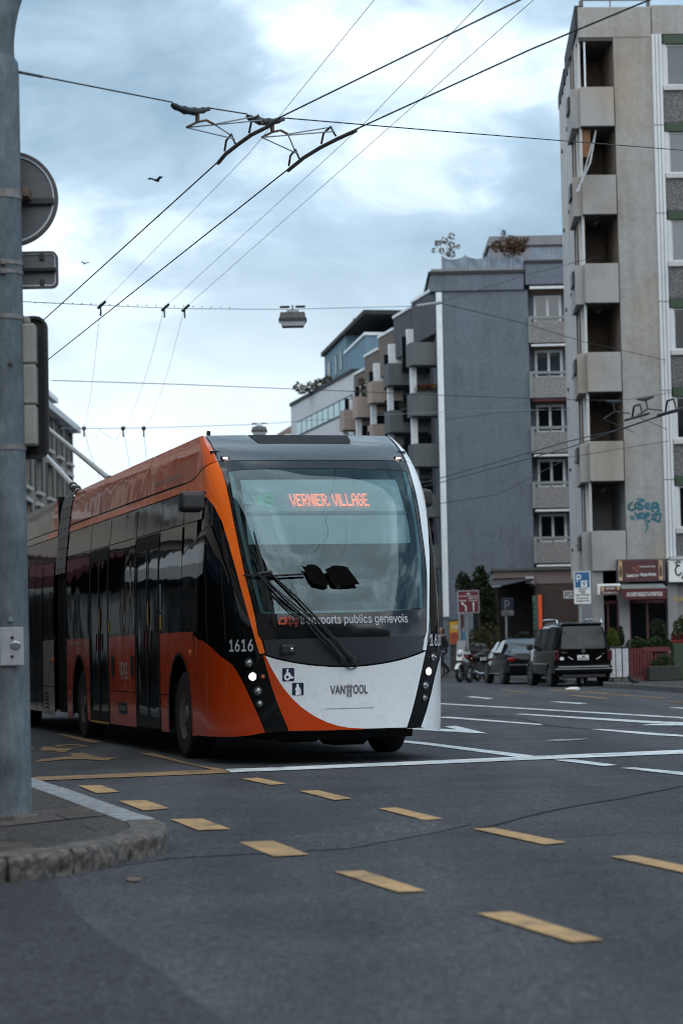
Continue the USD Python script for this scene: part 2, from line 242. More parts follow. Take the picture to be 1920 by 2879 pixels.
LOOKS = dict(
    asphalt=asphalt((0.032, 0.034, 0.038), (0.066, 0.069, 0.075)), asphalt_patch=asphalt((0.024, 0.026, 0.029), (0.040, 0.042, 0.046)), asphalt_light=asphalt((0.042, 0.044, 0.049), (0.074, 0.077, 0.083)),
    pavement=asphalt((0.036, 0.032, 0.030), (0.064, 0.057, 0.052)), pavement_red=asphalt((0.06, 0.049, 0.043), (0.115, 0.094, 0.082)), crack=P(base_color=(0.015, 0.015, 0.017), roughness=0.9),
    yellow_paint=road_paint((0.46, 0.285, 0.12), w0=0.415, w1=0.475), yellow_paint_worn=road_paint((0.34, 0.20, 0.075), w0=0.38, w1=0.56), white_paint=road_paint((0.62, 0.66, 0.68), w0=0.41, w1=0.475), white_paint_worn=road_paint((0.30, 0.33, 0.35), w0=0.40, w1=0.58),
    granite=plain((0.24, 0.25, 0.26), 0.75, 0.35, 9.0, 0.5, 40.0), granite_dirty=plain((0.095, 0.082, 0.074), 0.85, 0.9, 16.0, 1.0, 30.0), far_kerb=plain((0.10, 0.10, 0.10), 0.8, 0.3, 3.0),
    galvanised=galv((0.04, 0.055, 0.066), (0.19, 0.225, 0.245)), strap=plain((0.20, 0.19, 0.185), 0.45, 0.35, 12.0, metal=0.5), steel=plain((0.30, 0.31, 0.32), 0.45, 0.2, 10.0, metal=0.4), dark_steel=plain((0.035, 0.033, 0.034), 0.5, 0.3, 14.0), rusty=plain((0.12, 0.075, 0.055), 0.7, 0.4, 20.0),
    sign_back=plain((0.13, 0.135, 0.145), 0.55, 0.12, 5.0), sign_rim=plain((0.085, 0.075, 0.08), 0.5, 0.15, 5.0), rim_bright=plain((0.62, 0.70, 0.72), 0.4, 0.06, 5.0), black_plastic=plain((0.012, 0.012, 0.013), 0.45, 0.2, 8.0), beige_box=plain((0.27, 0.255, 0.235), 0.6, 0.10, 6.0),
    plate_grey=plain((0.33, 0.34, 0.36), 0.5, 0.2, 12.0), hole=P(base_color=(0.03, 0.02, 0.015), roughness=0.9), wire=P(base_color=(0.018, 0.019, 0.024), roughness=0.5), wire_grey=P(base_color=(0.22, 0.25, 0.28), roughness=0.5), insulator=plain((0.012, 0.014, 0.016), 0.45, 0.4, 30.0), runner=plain((0.05, 0.045, 0.043), 0.45, 0.25, 20.0),
    # trolleybus
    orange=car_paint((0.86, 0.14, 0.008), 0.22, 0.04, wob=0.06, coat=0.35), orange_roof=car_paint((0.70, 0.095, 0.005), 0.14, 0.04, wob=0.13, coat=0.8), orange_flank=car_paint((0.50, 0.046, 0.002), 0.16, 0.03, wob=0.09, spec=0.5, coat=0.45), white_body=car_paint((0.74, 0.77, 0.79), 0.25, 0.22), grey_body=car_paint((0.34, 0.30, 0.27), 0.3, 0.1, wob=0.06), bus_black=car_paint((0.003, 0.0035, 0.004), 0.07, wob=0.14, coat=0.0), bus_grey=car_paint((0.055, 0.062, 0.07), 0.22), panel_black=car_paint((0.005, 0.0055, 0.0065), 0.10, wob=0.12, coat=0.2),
    dark_panel=plain((0.026, 0.031, 0.037), 0.3, 0.08, 4.0), bus_glass=car_paint((0.002, 0.003, 0.0035), 0.03, wob=0.10, coat=0.1), windshield=pane((0.64, 0.82, 0.86), 1.8), frit=plain((0.16, 0.23, 0.24), 0.25, 0.10, 3.0), blind=plain((0.40, 0.44, 0.445), 0.6, 0.08, 2.0), cab_dark=plain((0.003, 0.012, 0.018), 0.8, 0.2, 3.0), dash=plain((0.02, 0.026, 0.03), 0.5, 0.2, 4.0),
    rubber=plain((0.010, 0.010, 0.011), 0.8, 0.25, 20.0), rim=plain((0.11, 0.105, 0.10), 0.55, 0.3, 12.0, metal=0.2), bellows=plain((0.012, 0.012, 0.013), 0.75, 0.2, 4.0), gangway=plain((0.20, 0.20, 0.205), 0.5, 0.12, 5.0), chassis=P(base_color=(0.006, 0.006, 0.006), roughness=0.9),
    lamp_on=glow((1.0, 0.86, 0.80), 2.2), matte_black=P(base_color=(0.003, 0.003, 0.003), roughness=0.9, specular_ior_level=0.05), lamp_dim=glow((1.0, 0.78, 0.75), 2.2), led_orange=glow((1.0, 0.19, 0.09), 1.5), led_green=glow((0.10, 0.65, 0.25), 0.28), marker=glow((1.0, 0.75, 0.72), 1.5), chrome=P(base_color=(0.55, 0.57, 0.6), metallic=1.0, roughness=0.12), lens=P(base_color=(0.30, 0.33, 0.35), roughness=0.08, metallic=0.6), amber=P(base_color=(0.55, 0.10, 0.01), roughness=0.2),
    letter_white=P(base_color=(0.75, 0.78, 0.8), roughness=0.5), letter_grey=P(base_color=(0.22, 0.22, 0.23), roughness=0.4, metallic=0.4), letter_faint=P(base_color=(0.62, 0.54, 0.50), roughness=0.5), letter_orange=P(base_color=(0.42, 0.06, 0.03), roughness=0.5), navy=P(base_color=(0.010, 0.022, 0.05), roughness=0.4), yellow_trim=P(base_color=(0.45, 0.30, 0.06), roughness=0.5), cyan_tint=P(base_color=(0.30, 0.46, 0.48), roughness=0.3), reflector=P(base_color=(0.30, 0.07, 0.02), roughness=0.25),
    pole_white=plain((0.50, 0.51, 0.51), 0.4, 0.1, 6.0),
    # buildings
    concrete_wall=render_wall((0.305, 0.30, 0.29), (0.15, 0.15, 0.15), 0.62, grain=0.10, gscale=7.0, warm=(0.31, 0.265, 0.215)), balcony_concrete=render_wall((0.31, 0.31, 0.305), (0.15, 0.15, 0.15), 0.65, warm=(0.32, 0.275, 0.225)), shop_wall=render_wall((0.27, 0.265, 0.265), (0.16, 0.16, 0.16), 0.4), pale_wall=render_wall((0.46, 0.465, 0.46), (0.24, 0.24, 0.24), 0.4), white_pilaster=render_wall((0.58, 0.60, 0.61), (0.34, 0.34, 0.34), 0.4), pebble=render_wall((0.135, 0.13, 0.13), (0.07, 0.07, 0.07), 0.4, grain=0.55, gscale=14.0),
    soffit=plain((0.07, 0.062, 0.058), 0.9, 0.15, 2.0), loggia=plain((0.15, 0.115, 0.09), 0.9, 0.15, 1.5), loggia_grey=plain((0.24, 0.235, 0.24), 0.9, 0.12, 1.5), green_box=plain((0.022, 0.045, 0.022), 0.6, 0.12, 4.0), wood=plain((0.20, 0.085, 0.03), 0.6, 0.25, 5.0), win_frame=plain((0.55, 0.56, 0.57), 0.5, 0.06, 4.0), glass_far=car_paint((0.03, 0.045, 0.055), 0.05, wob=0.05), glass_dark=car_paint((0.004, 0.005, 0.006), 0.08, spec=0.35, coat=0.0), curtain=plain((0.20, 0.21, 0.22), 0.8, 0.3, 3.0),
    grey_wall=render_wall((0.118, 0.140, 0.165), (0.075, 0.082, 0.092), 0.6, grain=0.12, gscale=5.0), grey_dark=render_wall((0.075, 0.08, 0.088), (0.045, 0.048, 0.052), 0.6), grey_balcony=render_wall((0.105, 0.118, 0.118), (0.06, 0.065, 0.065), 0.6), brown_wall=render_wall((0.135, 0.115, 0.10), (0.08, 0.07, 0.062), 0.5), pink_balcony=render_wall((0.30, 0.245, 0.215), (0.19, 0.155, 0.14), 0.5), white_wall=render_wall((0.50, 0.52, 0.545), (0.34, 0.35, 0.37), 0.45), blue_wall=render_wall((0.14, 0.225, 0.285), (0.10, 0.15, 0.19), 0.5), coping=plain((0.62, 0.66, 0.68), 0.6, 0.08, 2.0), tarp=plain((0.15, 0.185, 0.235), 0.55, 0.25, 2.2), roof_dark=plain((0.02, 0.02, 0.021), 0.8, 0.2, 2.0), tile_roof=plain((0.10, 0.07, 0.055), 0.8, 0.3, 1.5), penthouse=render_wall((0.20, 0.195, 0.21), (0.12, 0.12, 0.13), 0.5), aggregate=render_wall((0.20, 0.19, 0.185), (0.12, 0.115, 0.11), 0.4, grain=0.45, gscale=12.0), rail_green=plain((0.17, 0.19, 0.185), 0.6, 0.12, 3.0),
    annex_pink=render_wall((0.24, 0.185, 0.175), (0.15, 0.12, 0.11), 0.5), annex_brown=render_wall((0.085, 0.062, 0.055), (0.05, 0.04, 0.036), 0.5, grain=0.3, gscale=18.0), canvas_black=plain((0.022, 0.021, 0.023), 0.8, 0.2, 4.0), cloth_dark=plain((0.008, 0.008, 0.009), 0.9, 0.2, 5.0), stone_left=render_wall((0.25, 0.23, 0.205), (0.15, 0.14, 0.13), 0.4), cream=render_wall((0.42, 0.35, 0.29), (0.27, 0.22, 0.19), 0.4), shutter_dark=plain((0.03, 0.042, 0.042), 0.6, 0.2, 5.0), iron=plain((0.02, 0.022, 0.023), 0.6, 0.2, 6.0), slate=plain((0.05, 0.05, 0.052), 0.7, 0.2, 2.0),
    maroon=plain((0.065, 0.014, 0.016), 0.55, 0.12, 4.0), maroon_awning=plain((0.075, 0.014, 0.02), 0.8, 0.15, 4.0), red_wood=plain((0.10, 0.012, 0.012), 0.6, 0.2, 8.0), red_frame=plain((0.075, 0.012, 0.014), 0.5, 0.2, 8.0), sign_white=plain((0.66, 0.67, 0.66), 0.5, 0.05, 3.0), sign_blue=plain((0.012, 0.10, 0.24), 0.4, 0.05, 3.0), sign_blue_dim=plain((0.005, 0.016, 0.035), 0.4, 0.05, 3.0), sign_maroon=plain((0.13, 0.006, 0.018), 0.4, 0.08, 3.0), sign_black=P(base_color=(0.012, 0.012, 0.012), roughness=0.5), orange_sign=glow((0.9, 0.12, 0.03), 0.22), banner_green=plain((0.07, 0.17, 0.13), 0.6, 0.15, 4.0), poster_orange=plain((0.55, 0.30, 0.03), 0.5, 0.25, 2.5), poster_red=plain((0.32, 0.06, 0.02), 0.5, 0.4, 3.0), cyan=plain((0.05, 0.22, 0.34), 0.5, 0.1, 3.0), photo_tan=plain((0.42, 0.28, 0.16), 0.5, 0.5, 9.0), graffiti=plain((0.010, 0.10, 0.135), 0.6, 0.35, 4.0), paper=plain((0.50, 0.51, 0.53), 0.6, 0.16, 12.0), tan_deer=P(base_color=(0.35, 0.12, 0.04), roughness=0.6),
    # vehicles, people, plants
    van_black=car_paint((0.0025, 0.0022, 0.0022), 0.10, spec=0.12, coat=0.10), car_dark=car_paint((0.004, 0.004, 0.0045), 0.10, spec=0.2, coat=0.2), tail_red=P(base_color=(0.22, 0.012, 0.014), roughness=0.15), tail_dim=P(base_color=(0.045, 0.008, 0.008), roughness=0.15), car_white=car_paint((0.55, 0.58, 0.58), 0.15), seat_black=plain((0.014, 0.014, 0.015), 0.6, 0.2, 8.0), plate_white=P(base_color=(0.6, 0.6, 0.6), roughness=0.5), moto_red=car_paint((0.22, 0.02, 0.02), 0.15), skin=plain((0.28, 0.16, 0.11), 0.6, 0.06, 8.0), coat_black=plain((0.010, 0.011, 0.014), 0.85, 0.25, 8.0), coat_red=plain((0.22, 0.008, 0.006), 0.85, 0.2, 8.0), hair_dark=plain((0.012, 0.009, 0.008), 0.6, 0.3, 20.0), trousers=plain((0.025, 0.03, 0.045), 0.85, 0.2, 9.0), hair_brown=plain((0.06, 0.03, 0.018), 0.6, 0.3, 20.0),
    bark=plain((0.06, 0.05, 0.042), 0.9, 0.35, 14.0), leaf_dark=leaf((0.018, 0.026, 0.010), (0.060, 0.062, 0.020)), leaf_lime=leaf((0.07, 0.10, 0.012), (0.17, 0.19, 0.03)), leaf_olive=leaf((0.05, 0.045, 0.015), (0.13, 0.105, 0.035)), leaf_brown=leaf((0.08, 0.045, 0.022), (0.20, 0.13, 0.06)), leaf_mid=leaf((0.025, 0.045, 0.012), (0.085, 0.10, 0.03)), flower_red=leaf((0.20, 0.01, 0.02), (0.32, 0.05, 0.09)), flower_gold=leaf((0.40, 0.20, 0.02), (0.55, 0.30, 0.03)), planter=plain((0.02, 0.024, 0.022), 0.7, 0.25, 5.0), bird=P(base_color=(0.012, 0.014, 0.016), roughness=0.8),
    lamp_body=plain((0.10, 0.095, 0.095), 0.6, 0.35, 14.0), lamp_glass=P(base_color=(0.62, 0.66, 0.68), roughness=0.2),
)
# ---------------------------------------------------------------- road, markings, pavements
def gp(pts, z=0.0): return Polygon([tuple(onz(x, y, z)[:2]) for x, y in pts])
V = 1 / 0.81667                                            # from the half-size view of the photograph to its own pixels
def vp(pts): return [(x * V, y * V) for x, y in pts]
def c6(pts): return [(1200 + x * .4592, 1960 + y * .4592) for x, y in pts]
def cl(pts): return [(60 + x * .3189, 2080 + y * .3189) for x, y in pts]
def ck(pts): return [(x * .3316, 2140 + y * .3316) for x, y in pts]
road = Thing('road', 'grey asphalt road with yellow and white markings', kind='structure')
road.part('asphalt', flat(sbox(-160, -30, 160, 420), 0.0), 'asphalt')
patch = gp(vp([(-60, 2030), (0, 2022), (70, 2006), (112, 2012), (135, 2045), (168, 2092), (215, 2135), (300, 2192), (380, 2240), (430, 2290), (520, 2351), (640, 2440), (-200, 2440)]))
road.part('repair_patch', flat(patch, 0.004), 'asphalt_patch')
light = gp(vp([(60, 2010), (150, 1985), (420, 1948), (640, 1930), (760, 1905), (960, 1880), (1085, 1893), (1010, 1912), (800, 1950), (600, 1962), (400, 1972), (220, 1998)]))
road.part('repair_patch', flat(light, 0.004), 'asphalt_light')
def strip(pts, w, z):                                      # narrow band along pixels on the road
    q = [onz(*p)[:2] for p in pts]; return flat(LineString(q).buffer(w / 2, cap_style=2), z)
road.part('crack', strip(vp([(1085, 1905), (1130, 1898), (1210, 1876), (1290, 1858), (1345, 1848), (1420, 1836), (1500, 1820), (1590, 1802)]), 0.035, 0.005), 'crack')
road.part('crack', strip(vp([(1180, 1925), (1330, 1922), (1420, 1916), (1600, 1910)]), 0.02, 0.005), 'crack')
road.part('crack', strip(c6([(280, 112), (560, 130), (760, 180), (1000, 200), (1300, 178)]), 0.05, 0.005), 'crack')
for pts in ([(178, 1806), (232, 1805), (275, 1821), (222, 1824)], [(273, 1842), (335, 1840), (389, 1859), (330, 1864)], [(390, 1884), (465, 1883), (530, 1907), (455, 1910)], [(547, 1937), (627, 1934), (710, 1966), (628, 1970)], [(765, 2005), (835, 2003), (978, 2050), (915, 2053)], [(1095, 2102), (1175, 2098), (1385, 2163), (1315, 2169)],
            [(553, 1790), (592, 1788), (658, 1802), (622, 1805)], [(688, 1819), (728, 1817), (808, 1836), (768, 1840)], [(868, 1859), (910, 1857), (1018, 1883), (973, 1886)], [(1085, 1906), (1135, 1904), (1302, 1938), (1250, 1943)], [(1398, 1970), (1455, 1968), (1640, 2005), (1585, 2011)]):
    road.part('yellow_dash', flat(gp(vp(pts)), 0.008), 'yellow_paint')
road.part('yellow_stop_line', flat(gp([(90, 2189), (108, 2187), (560, 2168.5), (628, 2165.5), (645, 2175), (560, 2179.5), (137, 2196.5), (100, 2198)]), 0.008), 'yellow_paint_worn')
road.part('yellow_lane_line', flat(gp([(392, 2121), (427, 2119), (560, 2155), (628, 2165), (600, 2167)]), 0.008), 'yellow_paint_worn')
road.part('yellow_lane_line', flat(gp([(159.5, 2066.5), (182, 2066.5), (287, 2088), (256, 2091)]), 0.008), 'yellow_paint_worn')
road.part('bicycle_mark', [flat(gp(cl(p)), 0.008) for p in ([(110, 205), (180, 178), (450, 152), (430, 128), (545, 122), (700, 165), (860, 163), (740, 192), (560, 180), (400, 180), (230, 196)], [(165, 100), (200, 68), (300, 70), (300, 80), (460, 84), (380, 118), (290, 120), (330, 104)], [(84, 70), (108, 72), (108, 82), (84, 86)])] +
          [flat(gp(cl([(440 + 140 * math.cos(a), 61 + 14 * math.sin(a)) for a in np.linspace(0, 6.28, 24)])).difference(gp(cl([(430 + 95 * math.cos(a), 62 + 8 * math.sin(a)) for a in np.linspace(0, 6.28, 24)]))), 0.008)], 'yellow_paint_worn')
road.part('white_stop_line', flat(gp([(632, 2165.3), (740, 2161.6), (1200, 2142), (1440, 2131), (1920, 2110.6), (2200, 2098), (2200, 2110), (1920, 2121.6), (1440, 2141), (1200, 2151.5), (740, 2171), (650, 2174.5)]), 0.008), 'white_paint')
for pts in (c6([(-330, 250), (0, 283), (660, 365), (560, 373), (0, 298), (-330, 263)]), c6([(775, 390), (905, 388), (1165, 421), (1085, 428)]), c6([(1185, 440), (1260, 436), (1568, 465), (1800, 492), (1700, 500)]), c6([(1000, 200), (1075, 200), (1568, 237), (1800, 254), (1750, 260), (1568, 246), (1370, 237)]),
            c6([(535, 108), (590, 106), (1400, 152), (1568, 158), (1568, 168), (1300, 160)]), c6([(80, 125), (150, 125), (715, 170), (690, 175), (80, 129)]), c6([(-200, 28), (80, 40), (1568, 127), (1568, 134), (80, 46), (-200, 33)]), c6([(230, 0), (290, 0), (410, 11), (370, 14)]), c6([(745, 31), (800, 30), (990, 42), (930, 46)]), c6([(1475, 68), (1530, 67), (1700, 76), (1640, 80)])):
    road.part('white_line', flat(gp(pts), 0.0075), 'white_paint')
road.part('lane_arrow', flat(gp(c6([(105, 184), (175, 180), (375, 228), (190, 219), (0, 208), (-160, 198), (-160, 191), (0, 196), (185, 203)])), 0.008), 'white_paint')
road.part('lane_arrow', flat(gp(c6([(1310, 177), (1370, 169), (1470, 166), (1365, 153), (1420, 152), (1560, 166), (1700, 172), (1700, 180)])), 0.0095), 'white_paint')
road.part('faded_mark', flat(gp(c6([(720, 270), (790, 263), (985, 259), (960, 266), (800, 276)])), 0.008), 'white_paint_worn')
def c7(pts): return [(1180 + x * .4719, 1380 + y * .4719) for x, y in pts]
for pts in ([(475, 1190), (490, 1188), (655, 1204), (640, 1206)], [(750, 1191), (780, 1189), (1120, 1208), (1110, 1212)], [(885, 1222), (910, 1219), (1120, 1239), (1100, 1243)], [(1080, 1213), (1110, 1212), (1475, 1237), (1460, 1240)], [(1460, 1256), (1568, 1262), (1620, 1268), (1500, 1262)]):
    road.part('yellow_parking_line', flat(gp(c7(pts)), 0.008), 'yellow_paint_worn')
road.part('manhole_cover', flat(gp(vp([(288, 2022), (300, 2018), (318, 2019), (326, 2023), (314, 2028), (296, 2027)])), 0.008), 'rusty')
# --- near pavement with its granite kerb
KZ = 0.137
outer_px = ck([(265, 135), (430, 187), (600, 240), (900, 345), (1120, 420), (1330, 490), (1378, 517), (1400, 548), (1398, 578), (1370, 598), (1250, 627), (1100, 655), (870, 702), (640, 745), (300, 790), (100, 815), (-60, 832)])
inner_px = ck([(270, 212), (420, 262), (600, 327), (700, 365), (900, 437), (1070, 500), (1115, 520), (1135, 545), (1120, 567), (1070, 588), (1000, 618), (800, 660), (500, 712), (400, 730), (200, 752), (60, 770), (-60, 785)])
OUT = [onz(*p, KZ)[:2] for p in outer_px]; INN = [onz(*p, KZ)[:2] for p in inner_px]
d0 = (OUT[0] - OUT[3]) / np.linalg.norm(OUT[0] - OUT[3]); OUT = [OUT[0] + d0 * 60] + OUT; INN = [INN[0] + d0 * 60] + INN
d1 = (OUT[-1] - OUT[-4]) / np.linalg.norm(OUT[-1] - OUT[-4]); OUT.append(OUT[-1] + d1 * 6); INN.append(INN[-1] + d1 * 6)
near = Thing('pavement', 'dark asphalt pavement corner with a rough granite kerb', kind='structure')
near.part('surface', extr(Polygon([tuple(p) for p in INN] + [(-60, INN[-1][1]), (-60, INN[0][1])]), 0.125, 0.0), 'pavement')
def chain(P_, s):                                          # point at arc length s
    P_ = np.array(P_); L = np.r_[0, np.cumsum(np.linalg.norm(np.diff(P_, axis=0), axis=1))]; return np.array([np.interp(s, L, P_[:, 0]), np.interp(s, L, P_[:, 1])])
def clen(P_): return np.linalg.norm(np.diff(np.array(P_), axis=0), axis=1).sum()
LO = clen(OUT); LI = clen(INN)
def s_of(P_, q):
    P_ = np.array(P_); L = np.r_[0, np.cumsum(np.linalg.norm(np.diff(P_, axis=0), axis=1))]; ss = np.linspace(0, L[-1], 4000)
    X = np.c_[np.interp(ss, L, P_[:, 0]), np.interp(ss, L, P_[:, 1])]; return ss[((X - q) ** 2).sum(1).argmin()]
cuts_px = ck([(265, 135), (595, 239), (905, 347), (1335, 492), (1100, 655), (640, 745), (85, 817)])
cuts = [s_of(OUT, onz(*p, KZ)[:2]) for p in cuts_px]
cuts = [max(0, cuts[0] - 1.0 * k) for k in (24, 20, 16, 13, 10, 8, 6, 5, 4, 3, 2, 1)] + cuts + [LO]
for k in range(len(cuts) - 1):                             # each kerb stone is a block of its own with rough faces
    a, b = cuts[k] + 0.013, cuts[k + 1] - 0.013
    n = max(3, int((b - a) / 0.02)); n = min(n, 60); m = 5
    rows = []
    for i in range(n + 1):
        s = a + (b - a) * i / n; o = chain(OUT, s); q = np.array(INN); tt = s_of(INN, o) if True else 0; inn = chain(INN, tt)
        dr = (o - inn) / np.linalg.norm(o - inn); e = 0.022 * max(0, 1 - min(i, n - i) / 1.3)
        prof = [(inn - dr * 0.02, 0.0), (inn - dr * 0.02, KZ - 0.006), (inn + dr * 0.01, KZ)]
        w = np.linalg.norm(o - inn)
        prof += [(inn + dr * w * f, KZ) for f in (0.3, 0.6, 0.86)] + [(o - dr * (0.012 + e), KZ - 0.003), (o + dr * (0.004 - e), KZ - 0.016)]
        prof += [(o + dr * (0.012 - e), KZ * f) for f in (0.8, 0.66, 0.52, 0.38, 0.24, 0.12)] + [(o + dr * (0.014 - e), -0.01)]
        row = []
        for j, (xy, z) in enumerate(prof):
            p = np.array([xy[0], xy[1], z]); am = 0.022 if j >= 7 else 0.006
            if 2 < j < len(prof) - 1:
                g = meshkit.fbm(p * [9, 9, 11] + k * 3.1, 2, 5) - 0.5 + 0.7 * (meshkit.fbm(p * [38, 38, 34] + k * 1.7, 2, 9) - 0.5)
                p[:2] += dr * am * 2 * g * (1 if j >= 7 else 0.3); p[2] += (0.005 * g if j < 8 else 0)
            row.append(p)
        rows.append(row)
    A = np.array(rows); h, wd = A.shape[:2]; v = A.reshape(-1, 3); f = []
    for i in range(h - 1):
        for j in range(wd - 1): q0 = i * wd + j; f += [[q0, q0 + wd, q0 + wd + 1], [q0, q0 + wd + 1, q0 + 1]]
    for r0 in (0, (h - 1) * wd): f += [[r0, r0 + j, r0 + j + 1] for j in range(1, wd - 1)]
    mm = trimesh.Trimesh(v, f, process=False); mm.fix_normals() if False else None
    front = (cuts[k] + cuts[k + 1]) / 2 > cuts_px.__len__() * 0 + s_of(OUT, onz(*ck([(1335, 492)])[0], KZ)[:2])
    near.part('kerb_stone', mm, 'granite_dirty' if front else 'granite', smooth=35)
near.part('paved_strip', flat(gp(ck([(275, 470), (270, 425), (700, 375), (905, 450), (560, 487), (0, 548), (-80, 556), (-80, 515), (0, 510)]), KZ), 0.131), 'pavement_red')
near.part('paved_strip', flat(gp(ck([(-60, 690), (150, 672), (380, 722), (60, 762), (-60, 775)]), KZ), 0.131), 'pavement_red')
near.part('joint', [flat(LineString([tuple(onz(*p, KZ)[:2]) for p in ck(l)]).buffer(0.006), 0.134) for l in ([(470, 445), (585, 488)], [(700, 535), (810, 575)], [(60, 645), (155, 675)], [(270, 695), (350, 730)])], 'crack')
# --- far pavement on the right
far = Thing('far_pavement', 'far pavement with a low kerb in front of the restaurants', kind='structure')
KF = [np.array(onz(*p)[:2]) for p in [(2300, 1960), (1920, 1948.5), (1800, 1940), (1700, 1934)]]
KF += [np.array([7.15, 67.5]), np.array([6.4, 74.0]), np.array([5.7, 79]), np.array([4.6, 86]), np.array([3.0, 95]), np.array([0.0, 112]), np.array([-4.5, 134]), np.array([-12.0, 170])]
fp = Polygon([tuple(p) for p in KF] + [(120, 170), (120, KF[0][1])]).buffer(0)
far.part('surface', extr(fp.buffer(-0.12), 0.115), 'pavement')
far.part('kerb', extr(fp.difference(fp.buffer(-0.125)).intersection(sbox(-20, 40, 60, 168)), 0.125, -0.002), 'far_kerb')
# --- left pavement far along the street, under the facades
lp = Polygon([(-9.0, 24), (-10.4, 60), (-14.2, 110), (-17.4, 150), (-22.0, 190), (-90, 190), (-90, 24)])
lf = Thing('left_pavement', 'left pavement under the facades beyond the bus', kind='structure')
lf.part('surface', extr(lp, 0.12), 'pavement')
# ---------------------------------------------------------------- buildings
def zat(px_, py_, d): return at(px_, py_, d)[2]
def window(T, F, u, z, w, panes=2, recess=0.10, frame='win_frame', glass='glass_far', t=0.055, parent=None, curtain=False):
    """frame with panes set back in an opening; every window its own part, panes its sub-parts"""
    n = panes; bars = [F.box((u[0], u[0] + t), (w - recess, w - recess + 0.05), z), F.box((u[1] - t, u[1]), (w - recess, w - recess + 0.05), z), F.box((u[0] + t, u[1] - t), (w - recess, w - recess + 0.05), (z[0], z[0] + t)), F.box((u[0] + t, u[1] - t), (w - recess, w - recess + 0.05), (z[1] - t, z[1]))]
    for k in range(1, n):
        c = u[0] + (u[1] - u[0]) * k / n; bars.append(F.box((c - t / 2, c + t / 2), (w - recess, w - recess + 0.047), (z[0] + t, z[1] - t)))
    p = T.part('window', bars, frame, parent=parent)
    for k in range(n):
        a, b = u[0] + (u[1] - u[0]) * k / n, u[0] + (u[1] - u[0]) * (k + 1) / n
        T.part('pane', F.box((a + t / 2, b - t / 2), (w - recess - 0.02, w - recess + 0.01), (z[0] + t / 2, z[1] - t / 2)), glass, parent=p if parent is None else parent)
    return p
def wall_with_holes(F, u, z, holes, w0, w1):
    g = sbox(u[0], z[0], u[1], z[1])
    for h in holes: g = g.difference(sbox(h[0], h[2], h[1], h[3]))
    return F.poly(g, w0, w1)

# ---- R1: the tall concrete block on the right corner
C1 = at(1628, 105, 75); F1 = Frame(C1, math.radians(3)); Z = lambda y: zat(1750, y, 75.05)
r1 = Thing('apartment_block', 'tall weathered beige concrete block with stacked corner balconies and blue graffiti', 'building', (C1[0], C1[1], 0))
FLOOR = 2.79; T0 = 18.61                                   # top of the uppermost balcony front
lev = [T0 - FLOOR * k for k in range(6)]
# corner bay: side wall, loggias, balconies
r1.part('parapet', [F1.box((-0.02, 2.28), (-0.25, 0.02), (20.20, 21.17), 0.01)], 'concrete_wall')
r1.part('parapet', [F1.box((2.31, 9.0), (-0.25, 0.03), (20.29, 21.22), 0.01)], 'concrete_wall')
r1.part('roof_rail', [F1.box((0.1, 2.3), (-0.2, -0.14), (21.42, 21.60)), F1.box((0.05, 0.18), (-0.2, -0.14), (21.17, 21.42)), F1.box((1.02, 1.05), (-0.2, -0.14), (21.17, 21.42)), F1.box((2.18, 2.30), (-0.2, -0.14), (21.17, 21.42))], 'sign_rim')
r1.part('wall', [F1.box((1.075, 2.27), (-4, 0.0), (3.75, 20.20))], 'concrete_wall')
r1.part('wall', [F1.box((2.62, 9.0), (-4.0, -0.30), (3.6, 20.29))], 'pebble')
r1.part('roof_slab', [F1.box((1.1, 9.0), (-9, -0.25), (20.2, 20.6))], 'roof_dark')
# ribbed white pilasters
def pilaster(u0, u1, z0, z1, w=0.09, n=3):
    ms = [F1.box((u0, u1), (-0.3, w - 0.05), (z0, z1))]; st = (u1 - u0) / n
    ms += [F1.box((u0 + st * k + 0.012, u0 + st * (k + 1) - 0.012), (w - 0.05, w), (z0, z1), 0.012) for k in range(n)]
    return ms
for k, zt in enumerate([20.28] + [T0 - 1.24 - FLOOR * i for i in range(5)]):
    zb = (T0 - 1.24 - FLOOR * k) + 0.02
    r1.part('pilaster', pilaster(2.275, 2.60, max(zb, 3.75), zt), 'white_pilaster')
for k in range(7):                                          # window bays on the right: roller-box, window, sill, pebble panel
    zt = 20.28 - FLOOR * k
    if zt < 5: break
    for b in range(3):
        u0 = 2.64 + b * 2.4
        bay = r1.part('blind_box', F1.box((u0, u0 + 1.85), (-0.3, 0.02), (zt - 0.30, zt - 0.004), 0.012), 'green_box')
        window(r1, F1, (u0 + 0.10, u0 + 1.75), (zt - 1.62, zt - 0.30), -0.02, panes=2, recess=0.12, glass='glass_far' if k < 3 else 'glass_dark')
        r1.part('jamb', [F1.box((u0 - 0.03, u0 + 0.10), (-0.3, -0.02), (zt - 1.62, zt - 0.30))], 'white_pilaster')
        r1.part('sill', F1.box((u0 - 0.03, u0 + 1.85), (-0.3, 0.09), (zt - 1.79, zt - 1.63), 0.012), 'pale_wall')
        r1.part('spandrel', F1.box((u0 - 0.02, u0 + 1.85), (-0.3, 0.0), (zt - 2.785, zt - 1.79)), 'pebble')
        if b < 2: r1.part('pilaster', pilaster(u0 + 1.90, u0 + 2.34, zt - 2.78, zt), 'white_pilaster')
